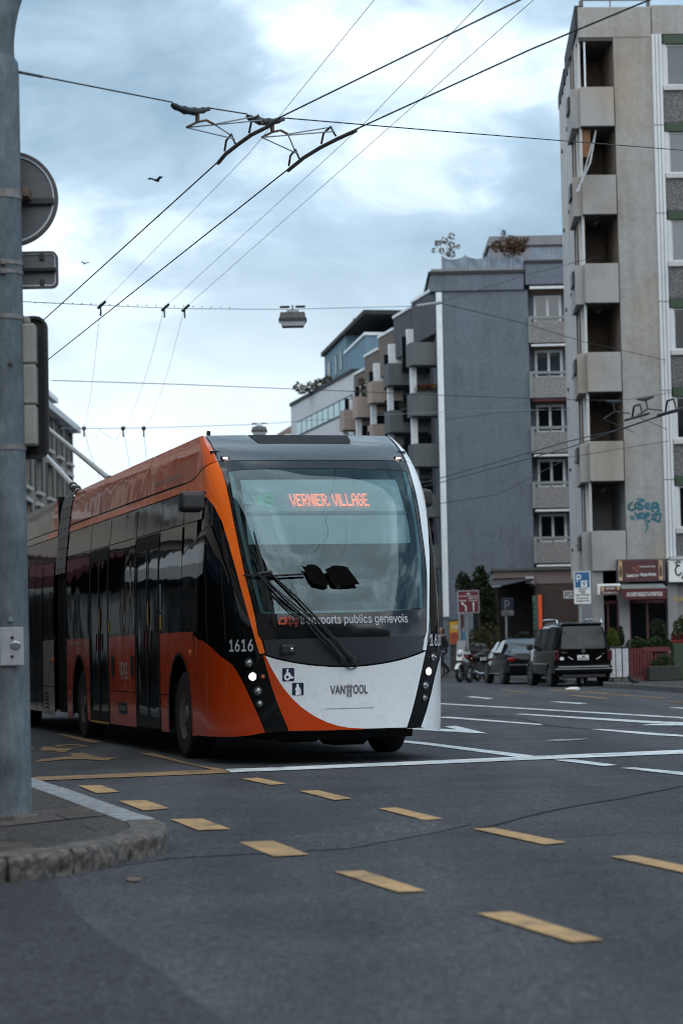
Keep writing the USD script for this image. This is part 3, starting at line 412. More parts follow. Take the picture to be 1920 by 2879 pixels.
# balconies of the corner bay
for k in range(6):
    zt = lev[k]; zb = zt - 1.24
    top = r1.part('balcony', [F1.box((-0.03, 1.03), (-0.02, 0.10), (zb, zt), 0.012), F1.box((-0.03, 0.09), (-2.6, -0.02), (zb, zt), 0.01), F1.box((0.09, 1.03), (-2.6, -0.02), (zb, zb + 0.16))], 'balcony_concrete')
    r1.part('drain_strip', F1.box((1.036, 1.066), (-0.2, 0.03), (zt - 0.45, zt + 0.0)), 'green_box', parent=top)
    if k < 5 or True:                                      # the dark recess over the balcony: back wall, soffit, door
        hz = zt + 1.58 if k else 20.19
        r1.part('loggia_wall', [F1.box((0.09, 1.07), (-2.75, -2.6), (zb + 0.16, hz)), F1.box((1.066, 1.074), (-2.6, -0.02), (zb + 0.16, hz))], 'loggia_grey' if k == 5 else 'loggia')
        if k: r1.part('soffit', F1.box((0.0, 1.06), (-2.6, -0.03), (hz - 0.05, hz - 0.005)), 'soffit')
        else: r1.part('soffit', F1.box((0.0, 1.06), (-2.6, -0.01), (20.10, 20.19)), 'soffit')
        r1.part('post', F1.box((-0.02, 0.05), (-1.5, -1.36), (zt, hz - 0.05)), 'loggia')
r1.part('glass_screen', F1.box((0.14, 0.19), (-0.10, -0.06), (lev[0] + 0.02, 20.08)), 'coping')
aw = r1.part('awning', [], 'wood') if False else None
r1.part('awning_panel', tube([F1.pt(0.06, -0.05, lev[1] + 1.45), F1.pt(-0.10, 0.55, lev[1] + 0.55)], 0.0) if False else [F1.box((0.02, 0.32), (-0.30, -0.27), (lev[1] + 0.65, lev[1] + 1.50))], 'wood')
r1.part('awning_arm', [tube([F1.pt(0.46, -0.1, lev[1] + 1.44), F1.pt(0.20, 0.25, lev[1] + 0.35), F1.pt(-0.28, 0.5, lev[1] - 0.62)], 0.035, 6), tube([F1.pt(0.30, 0.1, lev[1] + 1.0), F1.pt(-0.22, 0.5, lev[1] - 0.6)], 0.02, 6)], 'steel')
for k, (dz, m_) in enumerate(((1.50, 'cloth_dark'), (1.50, 'cloth_dark'), (1.48, 'cloth_dark'), (1.46, 'cloth_dark'))):
    r1.part('awning_roll', tube([F1.pt(0.62, -0.5, lev[2 + k] + dz), F1.pt(0.36, -0.15, lev[2 + k] + dz - 0.22)], 0.045, 6), m_)
# side wall receding to the left
def side_pt(px_, py_, d): return at(px_, py_, d)
S0, S1 = F1.pt(-0.04, -0.2, 0), np.array([at(1580, 400, 86)[0], 86.0, 0])
FS = Frame(S0, math.atan2(S0[1] - S1[1], S0[0] - S1[0]) + math.pi)      # runs away from the corner
FS.w = np.array([-abs(FS.u[1]), -abs(FS.u[0]) * 0 + (FS.u[0]) , 0]); FS.w = np.array([-FS.u[1], FS.u[0], 0]); FS.w = FS.w if FS.w[0] < 0 else -FS.w
LS = np.linalg.norm(S1 - S0)
def sbx(u, w, z):
    c = [S0 + FS.u * a + FS.w * b + np.array([0, 0, q]) for a in u for b in w for q in z]; return trimesh.convex.convex_hull(np.array(c))
r1.part('side_wall', sbx((0.55, LS), (-0.05, 0.0), (3.4, 20.4)), 'pale_wall'); r1.part('side_wall', sbx((2.9, LS), (-1.0, -0.06), (3.4, 20.4)), 'pale_wall'); r1.part('corner_post', sbx((-0.02, 0.06), (-0.08, 0.0), (3.4, 20.4)), 'pale_wall')
r1.part('side_coping', [sbx((-0.1, LS * 0.62), (-0.2, 0.06), (20.4, 21.25)), sbx((LS * 0.62, LS + 0.1), (-0.2, 0.10), (20.4, 20.9))], 'roof_dark')
for k in range(7):
    a = 0.56 + k * (LS - 0.8) / 7; r1.part('side_pilaster', sbx((a, a + 0.75), (0.0, 0.05 + 0.012 * k), (3.4, 20.2)), 'pale_wall')
for k in range(6):
    for a in (1.6, 4.6, 8.2): r1.part('wall_bracket', sbx((a, a + 0.25), (0.05, 0.17), (lev[k] - 0.3, lev[k] - 0.2)), 'dark_steel')
for k in range(6):
    zb = lev[k] - 1.24
    r1.part('balcony_side', [sbx((-0.03, 2.6), (0.0, 0.24), (zb, lev[k] - 0.01))], 'balcony_concrete')
    r1.part('flower_box', sbx((0.5, 1.6), (0.24, 0.32), (lev[k] - 0.55, lev[k] - 0.12)), 'dark_steel')
# graffiti: painted lines lying on the wall
def stroke(pts, r): return LineString(pts).buffer(r, cap_style=1, join_style=1)
def spray(pts, r): return stroke(pts, r * 1.75)
def cg(x, y): return (1600 + x * .2126, 980 + y * .2126)
def guz(x, y):
    px_, py_ = cg(x, y); r = FW + RI * (px_ - 960) / 6800 - UP * (py_ - 1439.5) / 6800; t = (F1.w @ (F1.p - EYE)) / (F1.w @ r); q = EYE + r * t; return ((q - F1.p) @ F1.u, q[2])
G = lambda *p: [guz(*a) for a in p]
gs = [spray(G((830, 2040), (790, 2070), (785, 2120), (830, 2145), (880, 2110)), .020), spray(G((900, 2040), (870, 2070), (880, 2115), (920, 2110), (915, 2060), (885, 2045)), .020), spray(G((985, 2010), (925, 2025), (930, 2060), (970, 2080), (965, 2120), (920, 2125)), .024), spray(G((1010, 2090), (1060, 2080), (1050, 2045), (1015, 2050), (1005, 2100), (1050, 2125), (1085, 2110)), .018),
      spray(G((1105, 2150), (1100, 2050), (1150, 2040), (1175, 2070), (1130, 2100), (1180, 2110)), .024), spray(G((810, 2220), (830, 2260), (850, 2220), (860, 2265)), .015), spray(G((870, 2170), (910, 2260), (940, 2180), (900, 2200)), .017), spray(G((960, 2170), (940, 2240), (980, 2250), (1000, 2190), (965, 2175)), .018), spray(G((1010, 2250), (1030, 2170), (1065, 2190), (1030, 2230)), .018),
      spray(G((1190, 2140), (1100, 2210), (1110, 2260), (1190, 2290), (1210, 2180), (1150, 2200), (1140, 2250)), .020), spray(G((1000, 2290), (1030, 2270), (1060, 2280), (1010, 2330), (1040, 2350), (1010, 2420)), .014), spray(G((1060, 2300), (1080, 2260)), .012), spray(G((890, 1990), (935, 1985), (985, 1990)), .012)]
r1.part('graffiti', F1.poly(unary_union(gs), 0.001, 0.004), 'graffiti')
# ground floor
r1.part('ground_wall', [F1.box((-0.05, 0.30), (-3, -0.02), (0.1, 3.45)), F1.box((0.78, 1.10), (-0.5, -0.02), (0.1, 3.70)), F1.box((2.30, 2.60), (-3, 0.02), (0.1, 3.75)), F1.box((2.6, 9), (-3, -0.2), (0.1, 3.6))], 'shop_wall')
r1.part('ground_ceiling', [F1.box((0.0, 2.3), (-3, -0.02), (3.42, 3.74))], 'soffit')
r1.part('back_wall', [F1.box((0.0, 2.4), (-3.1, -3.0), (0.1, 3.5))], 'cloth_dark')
df = r1.part('door_frame', [F1.box((0.22, 0.27), (-0.35, -0.28), (0.1, 2.4)), F1.box((0.44, 0.50), (-0.35, -0.28), (0.1, 2.4)), F1.box((0.74, 0.79), (-0.35, -0.28), (0.1, 2.4)), F1.box((1.12, 1.18), (-0.35, -0.28), (0.1, 2.4)), F1.box((1.66, 1.74), (-0.35, -0.28), (0.1, 2.4)), F1.box((0.22, 2.3), (-0.35, -0.28), (2.4, 2.5))], 'red_frame')
r1.part('door_pane', [F1.box((0.27, 0.44), (-0.34, -0.31), (0.2, 2.4))], 'glass_dark', parent=df); r1.part('door_pane', [F1.box((0.5, 0.74), (-0.34, -0.31), (0.2, 2.4))], 'glass_dark', parent=df)
r1.part('door_pane', [F1.box((1.18, 1.66), (-0.34, -0.31), (0.2, 2.4))], 'glass_dark', parent=df); r1.part('door_pane', [F1.box((1.74, 2.28), (-0.34, -0.31), (0.2, 2.4))], 'glass_dark', parent=df)
# shop signs
s1 = Thing('shop_sign', 'brown restaurant sign box with a gazelle over the maroon awning', 'sign', F1.pt(1.4, 0.2, 0))
s1.part('box', F1.box((0.70, 2.20), (0.02, 0.30), (3.06, 3.76), 0.01), 'sign_rim')
s1.part('face', F1.box((0.74, 2.10), (0.30, 0.315), (3.09, 3.73)), 'maroon')
for u0, u1 in ((0.74, 0.85), (1.99, 2.10)):
    f = s1.part('side_picture', F1.box((u0, u1), (0.316, 0.322), (3.10, 3.72)), 'photo_tan'); c = (u0 + u1) / 2
    s1.part('figure', F1.poly(unary_union([ell(c, 3.52, .028, .045), Polygon([(c - .03, 3.2), (c + .03, 3.2), (c + .04, 3.42), (c + .02, 3.48), (c - .02, 3.48), (c - .04, 3.42)])]), 0.323, 0.326), 'hair_brown', parent=f)
[s1.part('lettering', m_, 'sign_white') for m_ in (F1.text("Gazelle D'or", 0.085, 0.98, 3.21, 0.317, width=0.38), F1.text('Village Africain', 0.085, 1.40, 3.235, 0.317, width=0.50), F1.text('RESTAURANT EXOTIQUE', 0.038, 1.42, 3.50, 0.317, width=0.46))]
s1.part('gazelle', F1.poly(unary_union([stroke([(1.16, 3.46), (1.22, 3.50), (1.28, 3.40), (1.34, 3.36)], .012), stroke([(1.36, 3.57), (1.38, 3.50), (1.36, 3.44)], .010), stroke([(1.31, 3.55), (1.36, 3.53)], .010)]), 0.317, 0.321), 'tan_deer')
s2 = Thing('awning', 'maroon fabric awning reading un cadre unique et authentique', 'awning', F1.pt(1.4, 0.5, 0))
s2.part('canopy', trimesh.convex.convex_hull(np.array([F1.pt(u, w, z) for u, w, z in ((0.78, 0.05, 3.02), (2.12, 0.05, 3.02), (0.72, 0.95, 2.84), (2.12, 0.95, 2.84), (0.72, 0.95, 2.81), (2.12, 0.95, 2.81))])), 'rail_green')
s2.part('valance', F1.box((0.72, 2.10), (0.95, 0.962), (2.50, 2.83)), 'maroon_awning')
s2.part('lettering', F1.text('UN CADRE UNIQUE ET AUTHENTIQUE', 0.115, 0.86, 2.60, 0.9625, width=1.10), 'sign_white')
s2.part('arm', [tube([F1.pt(0.8, 0.05, 2.7), F1.pt(0.75, 0.95, 2.82)], 0.015, 6), tube([F1.pt(2.05, 0.05, 2.7), F1.pt(2.05, 0.95, 2.82)], 0.015, 6)], 'steel')
s3 = Thing('shop_sign', 'small double-sided light box sign sticking out by the parking sign', 'sign', F1.pt(0.35, 0.5, 0))
s3.part('box', F1.box((0.02, 0.74), (0.5, 0.62), (2.66, 3.00), 0.02), 'sign_white'); s3.part('face', F1.box((0.10, 0.74), (0.622, 0.63), (2.68, 2.93)), 'maroon')
s3.part('picture', [F1.box((0.12, 0.22), (0.631, 0.634), (2.78, 2.91)), F1.box((0.62, 0.71), (0.631, 0.634), (2.80, 2.93))], 'photo_tan'); s3.part('lettering', [F1.text('RESTAURANT', 0.06, 0.28, 2.83, 0.631, width=0.28), F1.text("Gazelle D'or", 0.04, 0.16, 2.71, 0.631, width=0.5)], 'plate_white')
s3.part('bracket', F1.box((0.36, 0.40), (0.0, 0.5), (2.80, 2.84)), 'steel')
s4 = Thing('shop_sign', 'white shop sign at the right edge with black script lettering', 'sign', F1.pt(3.2, 0.2, 0))
s4.part('board', F1.box((2.30, 5.0), (0.05, 0.32), (3.02, 3.70), 0.012), 'sign_white'); s4.part('top_trim', F1.box((2.36, 5.0), (0.0, 0.36), (3.72, 3.82)), 'pale_wall')
gl = [stroke([(2.66, 3.62), (2.60, 3.665), (2.53, 3.62), (2.56, 3.545), (2.63, 3.53), (2.55, 3.51), (2.50, 3.40), (2.53, 3.27), (2.61, 3.22), (2.68, 3.30)], .026), stroke([(2.80, 3.36), (2.76, 3.28), (2.70, 3.12)], .022), stroke([(2.77, 3.33), (2.83, 3.44), (2.90, 3.40), (2.88, 3.28), (2.80, 3.24)], .022), stroke([(3.0, 3.42), (3.02, 3.25), (3.08, 3.24)], .022), stroke([(3.26, 3.41), (3.16, 3.42), (3.12, 3.30), (3.2, 3.23), (3.28, 3.27)], .022), stroke([(3.36, 3.33), (3.46, 3.36), (3.42, 3.44), (3.35, 3.38), (3.36, 3.26), (3.46, 3.24)], .022)]
s4.part('lettering', F1.poly(unary_union(gl), 0.321, 0.325), 'sign_black')
s4.part('shop_window_lettering', F1.text('Epicerie', 0.12, 2.50, 2.45, 0.03, width=0.75), 'yellow_trim')

# ---- the grey rendered block with the blank end wall, and its stepped street side
D2 = 121.0; A2 = at(1235, 1300, D2); F2 = Frame(A2, 0.0); X2 = lambda px_, py_=1200: at(px_, py_, D2)[0] - A2[0]
def z2(y, x=1350): return at(x, y, D2)[2]
gb = Thing('apartment_block', 'dark grey rendered block with a blank end wall and a column of balconies', 'building', (A2[0], A2[1], 0))
W2 = X2(1485, 900); E2 = 12.5
ztop, zpar, zband = z2(765), z2(775), z2(818)
gb.part('wall', [F2.box((0.0, W2), (-12, 0.0), (0.0, zband)), F2.box((W2, E2), (-12, -0.9), (0, zband))], 'grey_wall')
gb.part('band', F2.box((-0.25, W2 - 0.2), (-12, 0.12), (zband + 0.03, z2(770))), 'grey_wall')
gb.part('cap', F2.box((-0.35, W2 - 0.15), (-12, 0.2), (z2(770), z2(761))), 'roof_dark')
gb.part('upstand', F2.box((-0.2, W2 - 0.2), (-11, 0.05), (z2(761), z2(753))), 'rail_green')
gb.part('corner_strip', F2.box((0.02, X2(1250)), (0.0, 0.10), (z2(1735, 1240), zband - 0.02)), 'coping')
for k, (a, b) in enumerate(((1242, 1308), (1309, 1374), (1375, 1433), (1435, 1478))):      # tarpaulin panels hung along the roof rail
    u0, u1 = X2(a, 740), X2(b, 740); n, m = 14, 6; v = []
    for j in range(m + 1):
        for i in range(n + 1):
            t = i / n; sag = 0.20 * (1 - (2 * t - 1) ** 2) * (j / m); fold = 0.06 * math.sin(9 * t + 2.1 * k + 2.5 * j / m) + 0.04 * math.sin(21 * t + k)
            v.append(F2.pt(u0 + (u1 - u0) * t, 0.02 + fold * (0.3 + 0.7 * j / m), z2(754) + (z2(716) - z2(754)) * j / m - sag))
    f = [[j * (n + 1) + i, j * (n + 1) + i + 1, (j + 1) * (n + 1) + i + 1, (j + 1) * (n + 1) + i] for j in range(m) for i in range(n)]
    gb.part('tarpaulin', trimesh.Trimesh(*[np.array(v), np.vstack([np.array(f)[:, [0, 1, 2]], np.array(f)[:, [0, 2, 3]]])], process=False), 'tarp', smooth=True)
    gb.part('rail_post', tube([F2.pt(u0, 0.1, z2(765)), F2.pt(u0, 0.1, z2(714))], 0.025, 6), 'steel')
for k, (a, b) in enumerate(((1488, 1548), (1551, 1600))):
    gb.part('glass_screen', F2.box((X2(a, 720), X2(b, 720)), (0.10, 0.13), (z2(732), z2(702))), 'tarp')
# balcony column
for k in range(6):
    yt = 893 + 155 * k; zt, zb = z2(yt), z2(yt + 74)
    if k < 5:
        b = gb.part('balcony', [F2.box((W2 + 0.12, E2), (0.05, 0.16), (zb, zt - 0.28)), F2.box((W2 + 0.0, E2), (-0.9, 0.05), (zb - 0.02, zb + 0.14))], 'aggregate')
        gb.part('balcony_rail', [F2.box((W2 - 0.02, E2), (0.0, 0.2), (zt - 0.13, zt)), F2.box((W2 - 0.02, W2 + 0.14), (0.0, 0.2), (zb, zt - 0.13)), F2.box((W2 + 0.9, W2 + 1.0), (0.05, 0.12), (zt - 0.3, zt - 0.13))], 'rail_green', parent=b)
        gb.part('awning_roll', F2.box((W2 + 0.1, E2), (0.0, 0.22), (zb - 0.20, zb - 0.09), 0.02), 'win_frame' if k != 1 else 'maroon_awning', parent=b)
    wz = (zt - 0.25, zt + 1.18); window(gb, F2, (W2 + 0.35, W2 + 1.75), wz, -0.88, panes=2, recess=0.02, t=0.12, glass='glass_far' if k < 2 else 'glass_dark')
    gb.part('wall_panel', F2.box((W2 + 0.2, E2), (-0.9, -0.86), (wz[1] + 0.02, wz[1] + 0.42)), 'loggia')
gb.part('balcony', F2.box((W2 - 0.1, E2), (-0.9, 0.2), (z2(803), z2(745))), 'grey_wall'); gb.part('balcony_cap', F2.box((W2 - 0.15, E2), (-0.9, 0.25), (z2(745), z2(736))), 'roof_dark')
gb.part('awning_roll', F2.box((W2 + 0.1, E2), (0.0, 0.22), (z2(816), z2(809))), 'win_frame')
ph = gb.part('penthouse', F2.box((X2(1390, 700), 14), (-10, -4.0), (z2(760), at(1450, 662, D2 + 4)[2])), 'penthouse'); gb.part('penthouse_band', F2.box((X2(1390, 700) - 0.1, 14), (-10, -3.9), (at(1450, 692, D2 + 4)[2], at(1450, 689, D2 + 4)[2])), 'roof_dark', parent=ph)
# street side: bays receding to the left, each with balconies pushed out towards the street
ST = Frame(A2, math.radians(90 + 12)); STD = np.array([-math.sin(math.radians(12)), math.cos(math.radians(12)), 0]); STN = np.array([-math.cos(math.radians(12)), -math.sin(math.radians(12)), 0])
def st(t, o, z): return np.array([A2[0], A2[1], 0]) + STD * t + STN * o + np.array([0, 0, z])
def stb(t, o, z): return trimesh.convex.convex_hull(np.array([st(a, b, c) for a in t for b in o for c in z]))
def solve_t(px_):                                           # where the street line meets the sight line of a pixel column
    k = (px_ - 960) / 6800; return (A2[0] - k * A2[1]) / (-STD[0] + k * STD[1])
bb = Thing('apartment_block', 'brown stepped apartment block with pink-beige balconies behind the grey block', 'building', (*st(14, 0, 0)[:2], 0))
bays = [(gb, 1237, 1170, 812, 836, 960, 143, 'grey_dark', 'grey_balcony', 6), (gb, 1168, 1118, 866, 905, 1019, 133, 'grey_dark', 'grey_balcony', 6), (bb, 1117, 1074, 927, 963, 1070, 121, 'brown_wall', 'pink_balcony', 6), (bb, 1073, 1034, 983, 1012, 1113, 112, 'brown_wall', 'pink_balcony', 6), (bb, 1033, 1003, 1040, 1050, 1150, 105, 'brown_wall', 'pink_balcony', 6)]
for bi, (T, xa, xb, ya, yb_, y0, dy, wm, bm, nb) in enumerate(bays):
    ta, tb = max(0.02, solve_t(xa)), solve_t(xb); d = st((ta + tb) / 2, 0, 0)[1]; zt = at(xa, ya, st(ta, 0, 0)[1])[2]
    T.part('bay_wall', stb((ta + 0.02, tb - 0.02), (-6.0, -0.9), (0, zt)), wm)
    T.part('parapet', stb((ta + 0.02, tb - 0.02), (-0.9, 0.0), (zt - 2.2, zt)), wm)
    T.part('coping', stb((ta, tb), (-0.95, 0.06), (zt, zt + 0.14)), 'coping')
    T.part('fin', stb((tb - 0.30, tb - 0.05), (-0.9, 0.35), (zt - 3.3, zt - 1.4)), 'coping')
    for k in range(nb):
        y = y0 + dy * k; z1 = at((xa + xb) / 2, y, st(ta, 0, 0)[1])[2]; hh = 1.05
        if z1 < 2.5: break
        o = 1.2
        b = T.part('balcony', [stb((ta + 0.25, ta + 0.37), (-0.9, o), (z1 - hh - 0.1, z1)), stb((ta + 0.37, ta + 1.5), (o - 0.12, o), (z1 - hh - 0.1, z1)), stb((ta + 0.37, ta + 1.5), (-0.9, o - 0.12), (z1 - hh - 0.1, z1 - hh + 0.06))], bm)
        T.part('white_post', stb((ta + 1.2, ta + 1.45), (0.75, 1.05), (z1 - hh - 1.5, z1 - hh - 0.1)), 'coping', parent=b)
        T.part('balcony_door', stb((tb - 0.1, tb - 0.05), (-0.9, 0.6), (z1 - hh, z1 + 0.9)), 'glass_dark', parent=b)
        if (bi, k) in ((0, 1), (1, 1), (3, 0), (4, 0)):
            pass
# ---- white block and blue penthouse further along the same side
tw0, tw1 = solve_t(1000), solve_t(823); zw = 17.25
wb = Thing('office_block', 'white rendered block with a long strip of windows behind the bus roof', 'building', (*st(tw0, 0, 0)[:2], 0))
wb.part('wall', stb((tw0, tw1), (-9, 0), (0, zw)), 'white_wall'); wb.part('coping', stb((tw0 - .1, tw1 + .1), (-9, 0.08), (zw, zw + 0.22)), 'roof_dark')
def on_street(px_, py_, o=0.0):
    r = FW + RI * (px_ - 960) / 6800 - UP * (py_ - 1439.5) / 6800; t = (STN @ (np.array([A2[0], A2[1], 0]) + STN * o - EYE)) / (STN @ r); q = EYE + r * t; return (q - np.array([A2[0], A2[1], 0])) @ STD, q[2]
for r_ in range(2):
    z0 = on_street(838, 1222)[1] - 3.4 * r_; z1 = on_street(838, 1192)[1] - 3.4 * r_ ; t0, t1 = on_street(991, 1108)[0], on_street(836, 1205)[0]; z0, z1 = 15.02 - 2.9 * r_, 16.02 - 2.9 * r_
    n = 10
    wb.part('window_band', stb((t0, t1), (-0.1, 0.03), (z0, z1)), 'shutter_dark')
    for k in range(n):
        a = t0 + (t1 - t0) * k / n; b = t0 + (t1 - t0) * (k + 1) / n
        wb.part('pane', stb((a + 0.18, b - 0.12), (0.03, 0.06), (z0 + 0.10, z1 - 0.10)), 'cyan_tint')
blu = Thing('penthouse', 'blue rooftop storey with a dark overhanging roof and white rail', 'building', (*st(20, -2, 0)[:2], zw))
rz_ = lambda t: 21.15 - (t - 22.6) * 0.075
def bh(ts, os_, zf0, zf1): return trimesh.convex.convex_hull(np.array([st(t, o, f(t)) for t in ts for o in os_ for f in (zf0, zf1)]))
zw_ = lambda t: zw + 0.2
blu.part('wall', bh((28.6, 35.2), (-8, -1.5), zw_, lambda t: rz_(t) - .1), 'blue_wall'); blu.part('wall', bh((22.6, 28.6), (-8, -4.4), zw_, lambda t: rz_(t) - .1), 'blue_wall')
blu.part('balustrade', bh((23.3, 28.8), (-1.9, -1.5), zw_, lambda t: rz_(t) - 1.25), 'blue_wall'); blu.part('balustrade', bh((23.0, 23.3), (-7, -1.5), zw_, lambda t: rz_(t) - 1.25), 'blue_wall')
blu.part('rail', bh((22.9, 28.9), (-2.0, -1.42), lambda t: rz_(t) - 1.25, lambda t: rz_(t) - 1.08), 'coping'); blu.part('rail', bh((22.9, 23.35), (-7, -2.0), lambda t: rz_(t) - 1.25, lambda t: rz_(t) - 1.08), 'coping')
blu.part('roof', bh((22.4, 35.4), (-9, -1.3), lambda t: rz_(t) - .1, lambda t: rz_(t) + .16), 'roof_dark'); blu.part('end_wall', bh((22.4, 22.8), (-9, -4.6), zw_, lambda t: rz_(t) - .12), 'brown_wall')
for k, t in enumerate((29.6, 31.2, 33.2)): blu.part('window', bh((t, t + .6 + .3 * (k == 2)), (-1.5, -1.45), lambda q: rz_(q) - 2.0, lambda q: rz_(q) - .8), 'glass_dark')
blu.part('antenna', tube([st(33, -3, 20.5), st(33, -3, 22.3)], .05, 5), 'rail_green')
hs = Thing('house', 'low house with a brown tiled roof far behind the bus', 'building', (-7.5, 176, 0))
hp = [at(755, 1222, 176), at(818, 1188, 176), at(838, 1180, 176)]; hz = at(830, 1183, 176)[2]; hx0, hx1 = at(740, 1222, 176)[0], at(840, 1180, 176)[0]
hs.part('wall', bx((hx0 - 1, 174, 0), (hx1 + 6, 186, hz - 3)), 'stone_left'); ver = np.array([(hx0 - 2.2, 173, hz - 3.2), (hx1 + 7, 173, hz - 3.2), (hx0 - 2.2, 187, hz - 3.2), (hx1 + 7, 187, hz - 3.2), (hx1 - 0.2, 177, hz), (hx1 + 5, 177, hz), (hx1 - 0.2, 183, hz), (hx1 + 5, 183, hz)])
hs.part('roof', trimesh.convex.convex_hull(ver), 'tile_roof'); hs.part('skylight', bx((hx1 - 1.0, 174.6, hz - 1.5), (hx1 - 0.2, 175, hz - 1.1)), 'coping')
# ---- annex restaurant in front of the grey block
D3 = 98.0; A3 = at(1388, 1660, D3); F3 = Frame(A3, math.radians(-2)); X3 = lambda px_, py_=1660: at(px_, py_, D3)[0] - A3[0]; z3 = lambda y, x=1500: at(x, y, D3)[2]
an = Thing('restaurant_annex', 'low brown restaurant annex with a pink fascia against the grey block', 'building', (A3[0], A3[1], 0))
an.part('wall', F3.box((X3(1505), 8), (-3, 0), (0, z3(1642))), 'annex_brown'); an.part('fascia', F3.box((X3(1505), 8), (-3, 0.02), (z3(1642), z3(1604))), 'annex_pink'); an.part('roof_edge', F3.box((-0.1, 8), (-3, 0.15), (z3(1604), z3(1597))), 'far_kerb')
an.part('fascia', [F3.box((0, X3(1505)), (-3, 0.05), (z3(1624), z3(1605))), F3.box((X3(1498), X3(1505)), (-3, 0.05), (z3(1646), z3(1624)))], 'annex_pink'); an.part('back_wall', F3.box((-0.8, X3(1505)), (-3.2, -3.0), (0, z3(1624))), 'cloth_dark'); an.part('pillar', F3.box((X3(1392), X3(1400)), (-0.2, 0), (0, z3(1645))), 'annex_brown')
can = Thing('awning', 'black sloping canvas canopy with a pale front edge at the annex', 'awning', F3.pt(0, 1, 0))
can.part('canopy', trimesh.convex.convex_hull(np.array([F3.pt(u, w, z) for u, w, z in ((X3(1378), 0.1, z3(1629)), (X3(1500), 0.1, z3(1626)), (X3(1312), 3.0, z3(1656)), (X3(1402), 3.0, z3(1650)), (X3(1378), 0.1, z3(1631)), (X3(1500), 0.1, z3(1629)), (X3(1312), 3.0, z3(1658)), (X3(1402), 3.0, z3(1652)))])), 'canvas_black')
can.part('front_edge', trimesh.convex.convex_hull(np.array([F3.pt(u, w, z) for u, w, z in ((X3(1312), 3.01, z3(1659)), (X3(1402), 3.01, z3(1653.5)), (X3(1312), 3.05, z3(1655.5)), (X3(1402), 3.05, z3(1648)))])), 'coping'); can.part('side_panel', F3.box((X3(1478), X3(1500)), (0.06, 0.12), (z3(1641), z3(1622))), 'coping')
# ---- left side of the street
def left_block(name, label, X, y0, y1, H, mat, nf, nb, wz, extra=None, dx=0.0):
    T = Thing(name, label, 'building', (X, y0, 0)); L = y1 - y0; fh = (H - 3.8) / nf; bw = L / nb
    g = sbox(y0, 0, y1, H); holes = []
    for r_ in range(nf):
        for c in range(nb):
            a = y0 + c * bw + bw * 0.27; z0 = 3.8 + r_ * fh + wz[0]; holes.append((a, a + bw * 0.46, z0, z0 + wz[1]))
    for h in holes: g = g.difference(sbox(h[0], h[2], h[1], h[3]))
    m = extr(g, 0.4); m.apply_transform(np.array([[0, 0, 1, X - 0.4], [1, 0, 0, 0], [0, 1, 0, 0], [0, 0, 0, 1.0]])); T.part('wall', m, mat)
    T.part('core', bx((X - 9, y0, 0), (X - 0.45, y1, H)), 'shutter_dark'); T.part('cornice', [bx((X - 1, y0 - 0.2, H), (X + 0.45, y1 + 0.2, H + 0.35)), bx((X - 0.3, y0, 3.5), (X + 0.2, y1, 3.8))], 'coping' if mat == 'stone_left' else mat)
    for a, b, z0, z1 in holes:
        T.part('window', [bx((X - 0.28, a, z0), (X - 0.22, b, z1))], 'glass_far'); T.part('lintel', bx((X - 0.02, a - 0.15, z1), (X + 0.16, b + 0.15, z1 + 0.2)), 'pale_wall'); T.part('sill', bx((X - 0.02, a - 0.15, z0 - 0.16), (X + 0.2, b + 0.15, z0)), 'pale_wall')
        T.part('shutter', bx((X + 0.0, a - 0.5, z0), (X + 0.06, a - 0.02, z1)), 'shutter_dark'); T.part('shutter', bx((X + 0.0, b + 0.02, z0), (X + 0.06, b + 0.5, z1)), 'shutter_dark')
    return T, holes
lbk, lh = left_block('townhouse', 'ornate stone townhouse with balconies at the left behind the bus poles', -20.4, 150, 171, 19.0, 'stone_left', 5, 5, (0.5, 2.1))
for y, z in ((152, 19.2), (157, 15.6), (162, 12.2), (167, 9.0), (152.5, 12.2), (163, 15.6), (168, 12.2)):
    b = lbk.part('balcony', bx((-20.4, y, z - 0.3), (-19.2, y + 3.0, z)), 'pale_wall')
    lbk.part('railing', [tube([(-19.3, y + 3.0 * k / 12, z), (-19.3, y + 3.0 * k / 12, z + 1.0)], 0.03, 5) for k in range(13)] + [tube([(-20.4 + 1.1 * k / 6, y, z), (-20.4 + 1.1 * k / 6, y, z + 1.0)], 0.03, 5) for k in range(7)] + [tube([(-20.4, y, z + 1.0), (-19.3, y, z + 1.0), (-19.3, y + 3.0, z + 1.0)], 0.045, 5)], 'iron', parent=b)
for y, z in ((171, 11.4), (172, 6.4)): lbk.part('awning', trimesh.convex.convex_hull(np.array([(-20.4, y, z), (-20.4, y + 5, z), (-18.0, y, z - 1.3), (-18.0, y + 5, z - 1.3), (-18.0, y, z - 1.9), (-18.0, y + 5, z - 1.9)])), 'slate')
lbk.part('chimney', [bx((-21.4, 152, 19.0), (-20.7, 153, 23.0)), bx((-21.5, 151.9, 22.0), (-20.6, 153.1, 22.2))], 'brown_wall')
lb2, _ = left_block('townhouse', 'cream faced shop building on the near left side, mirrored in the bus windows', -9.0, 6, 61, 20.0, 'cream', 5, 14, (0.7, 1.7))
for k in range(5):
    y = 20 + k * 8
    lb2.part('shop_front', bx((-9.0, y, 0.2), (-8.92, y + 7.7, 3.3)), 'glass_dark')
    lb2.part('shop_awning', trimesh.convex.convex_hull(np.array([(-9.0, y, 3.4), (-9.0, y + 5, 3.4), (-7.6, y, 2.75), (-7.6, y + 5, 2.75), (-7.6, y, 2.5), (-7.6, y + 5, 2.5)])), ('sign_white', 'navy', 'pale_wall', 'maroon_awning', 'sign_white')[k])
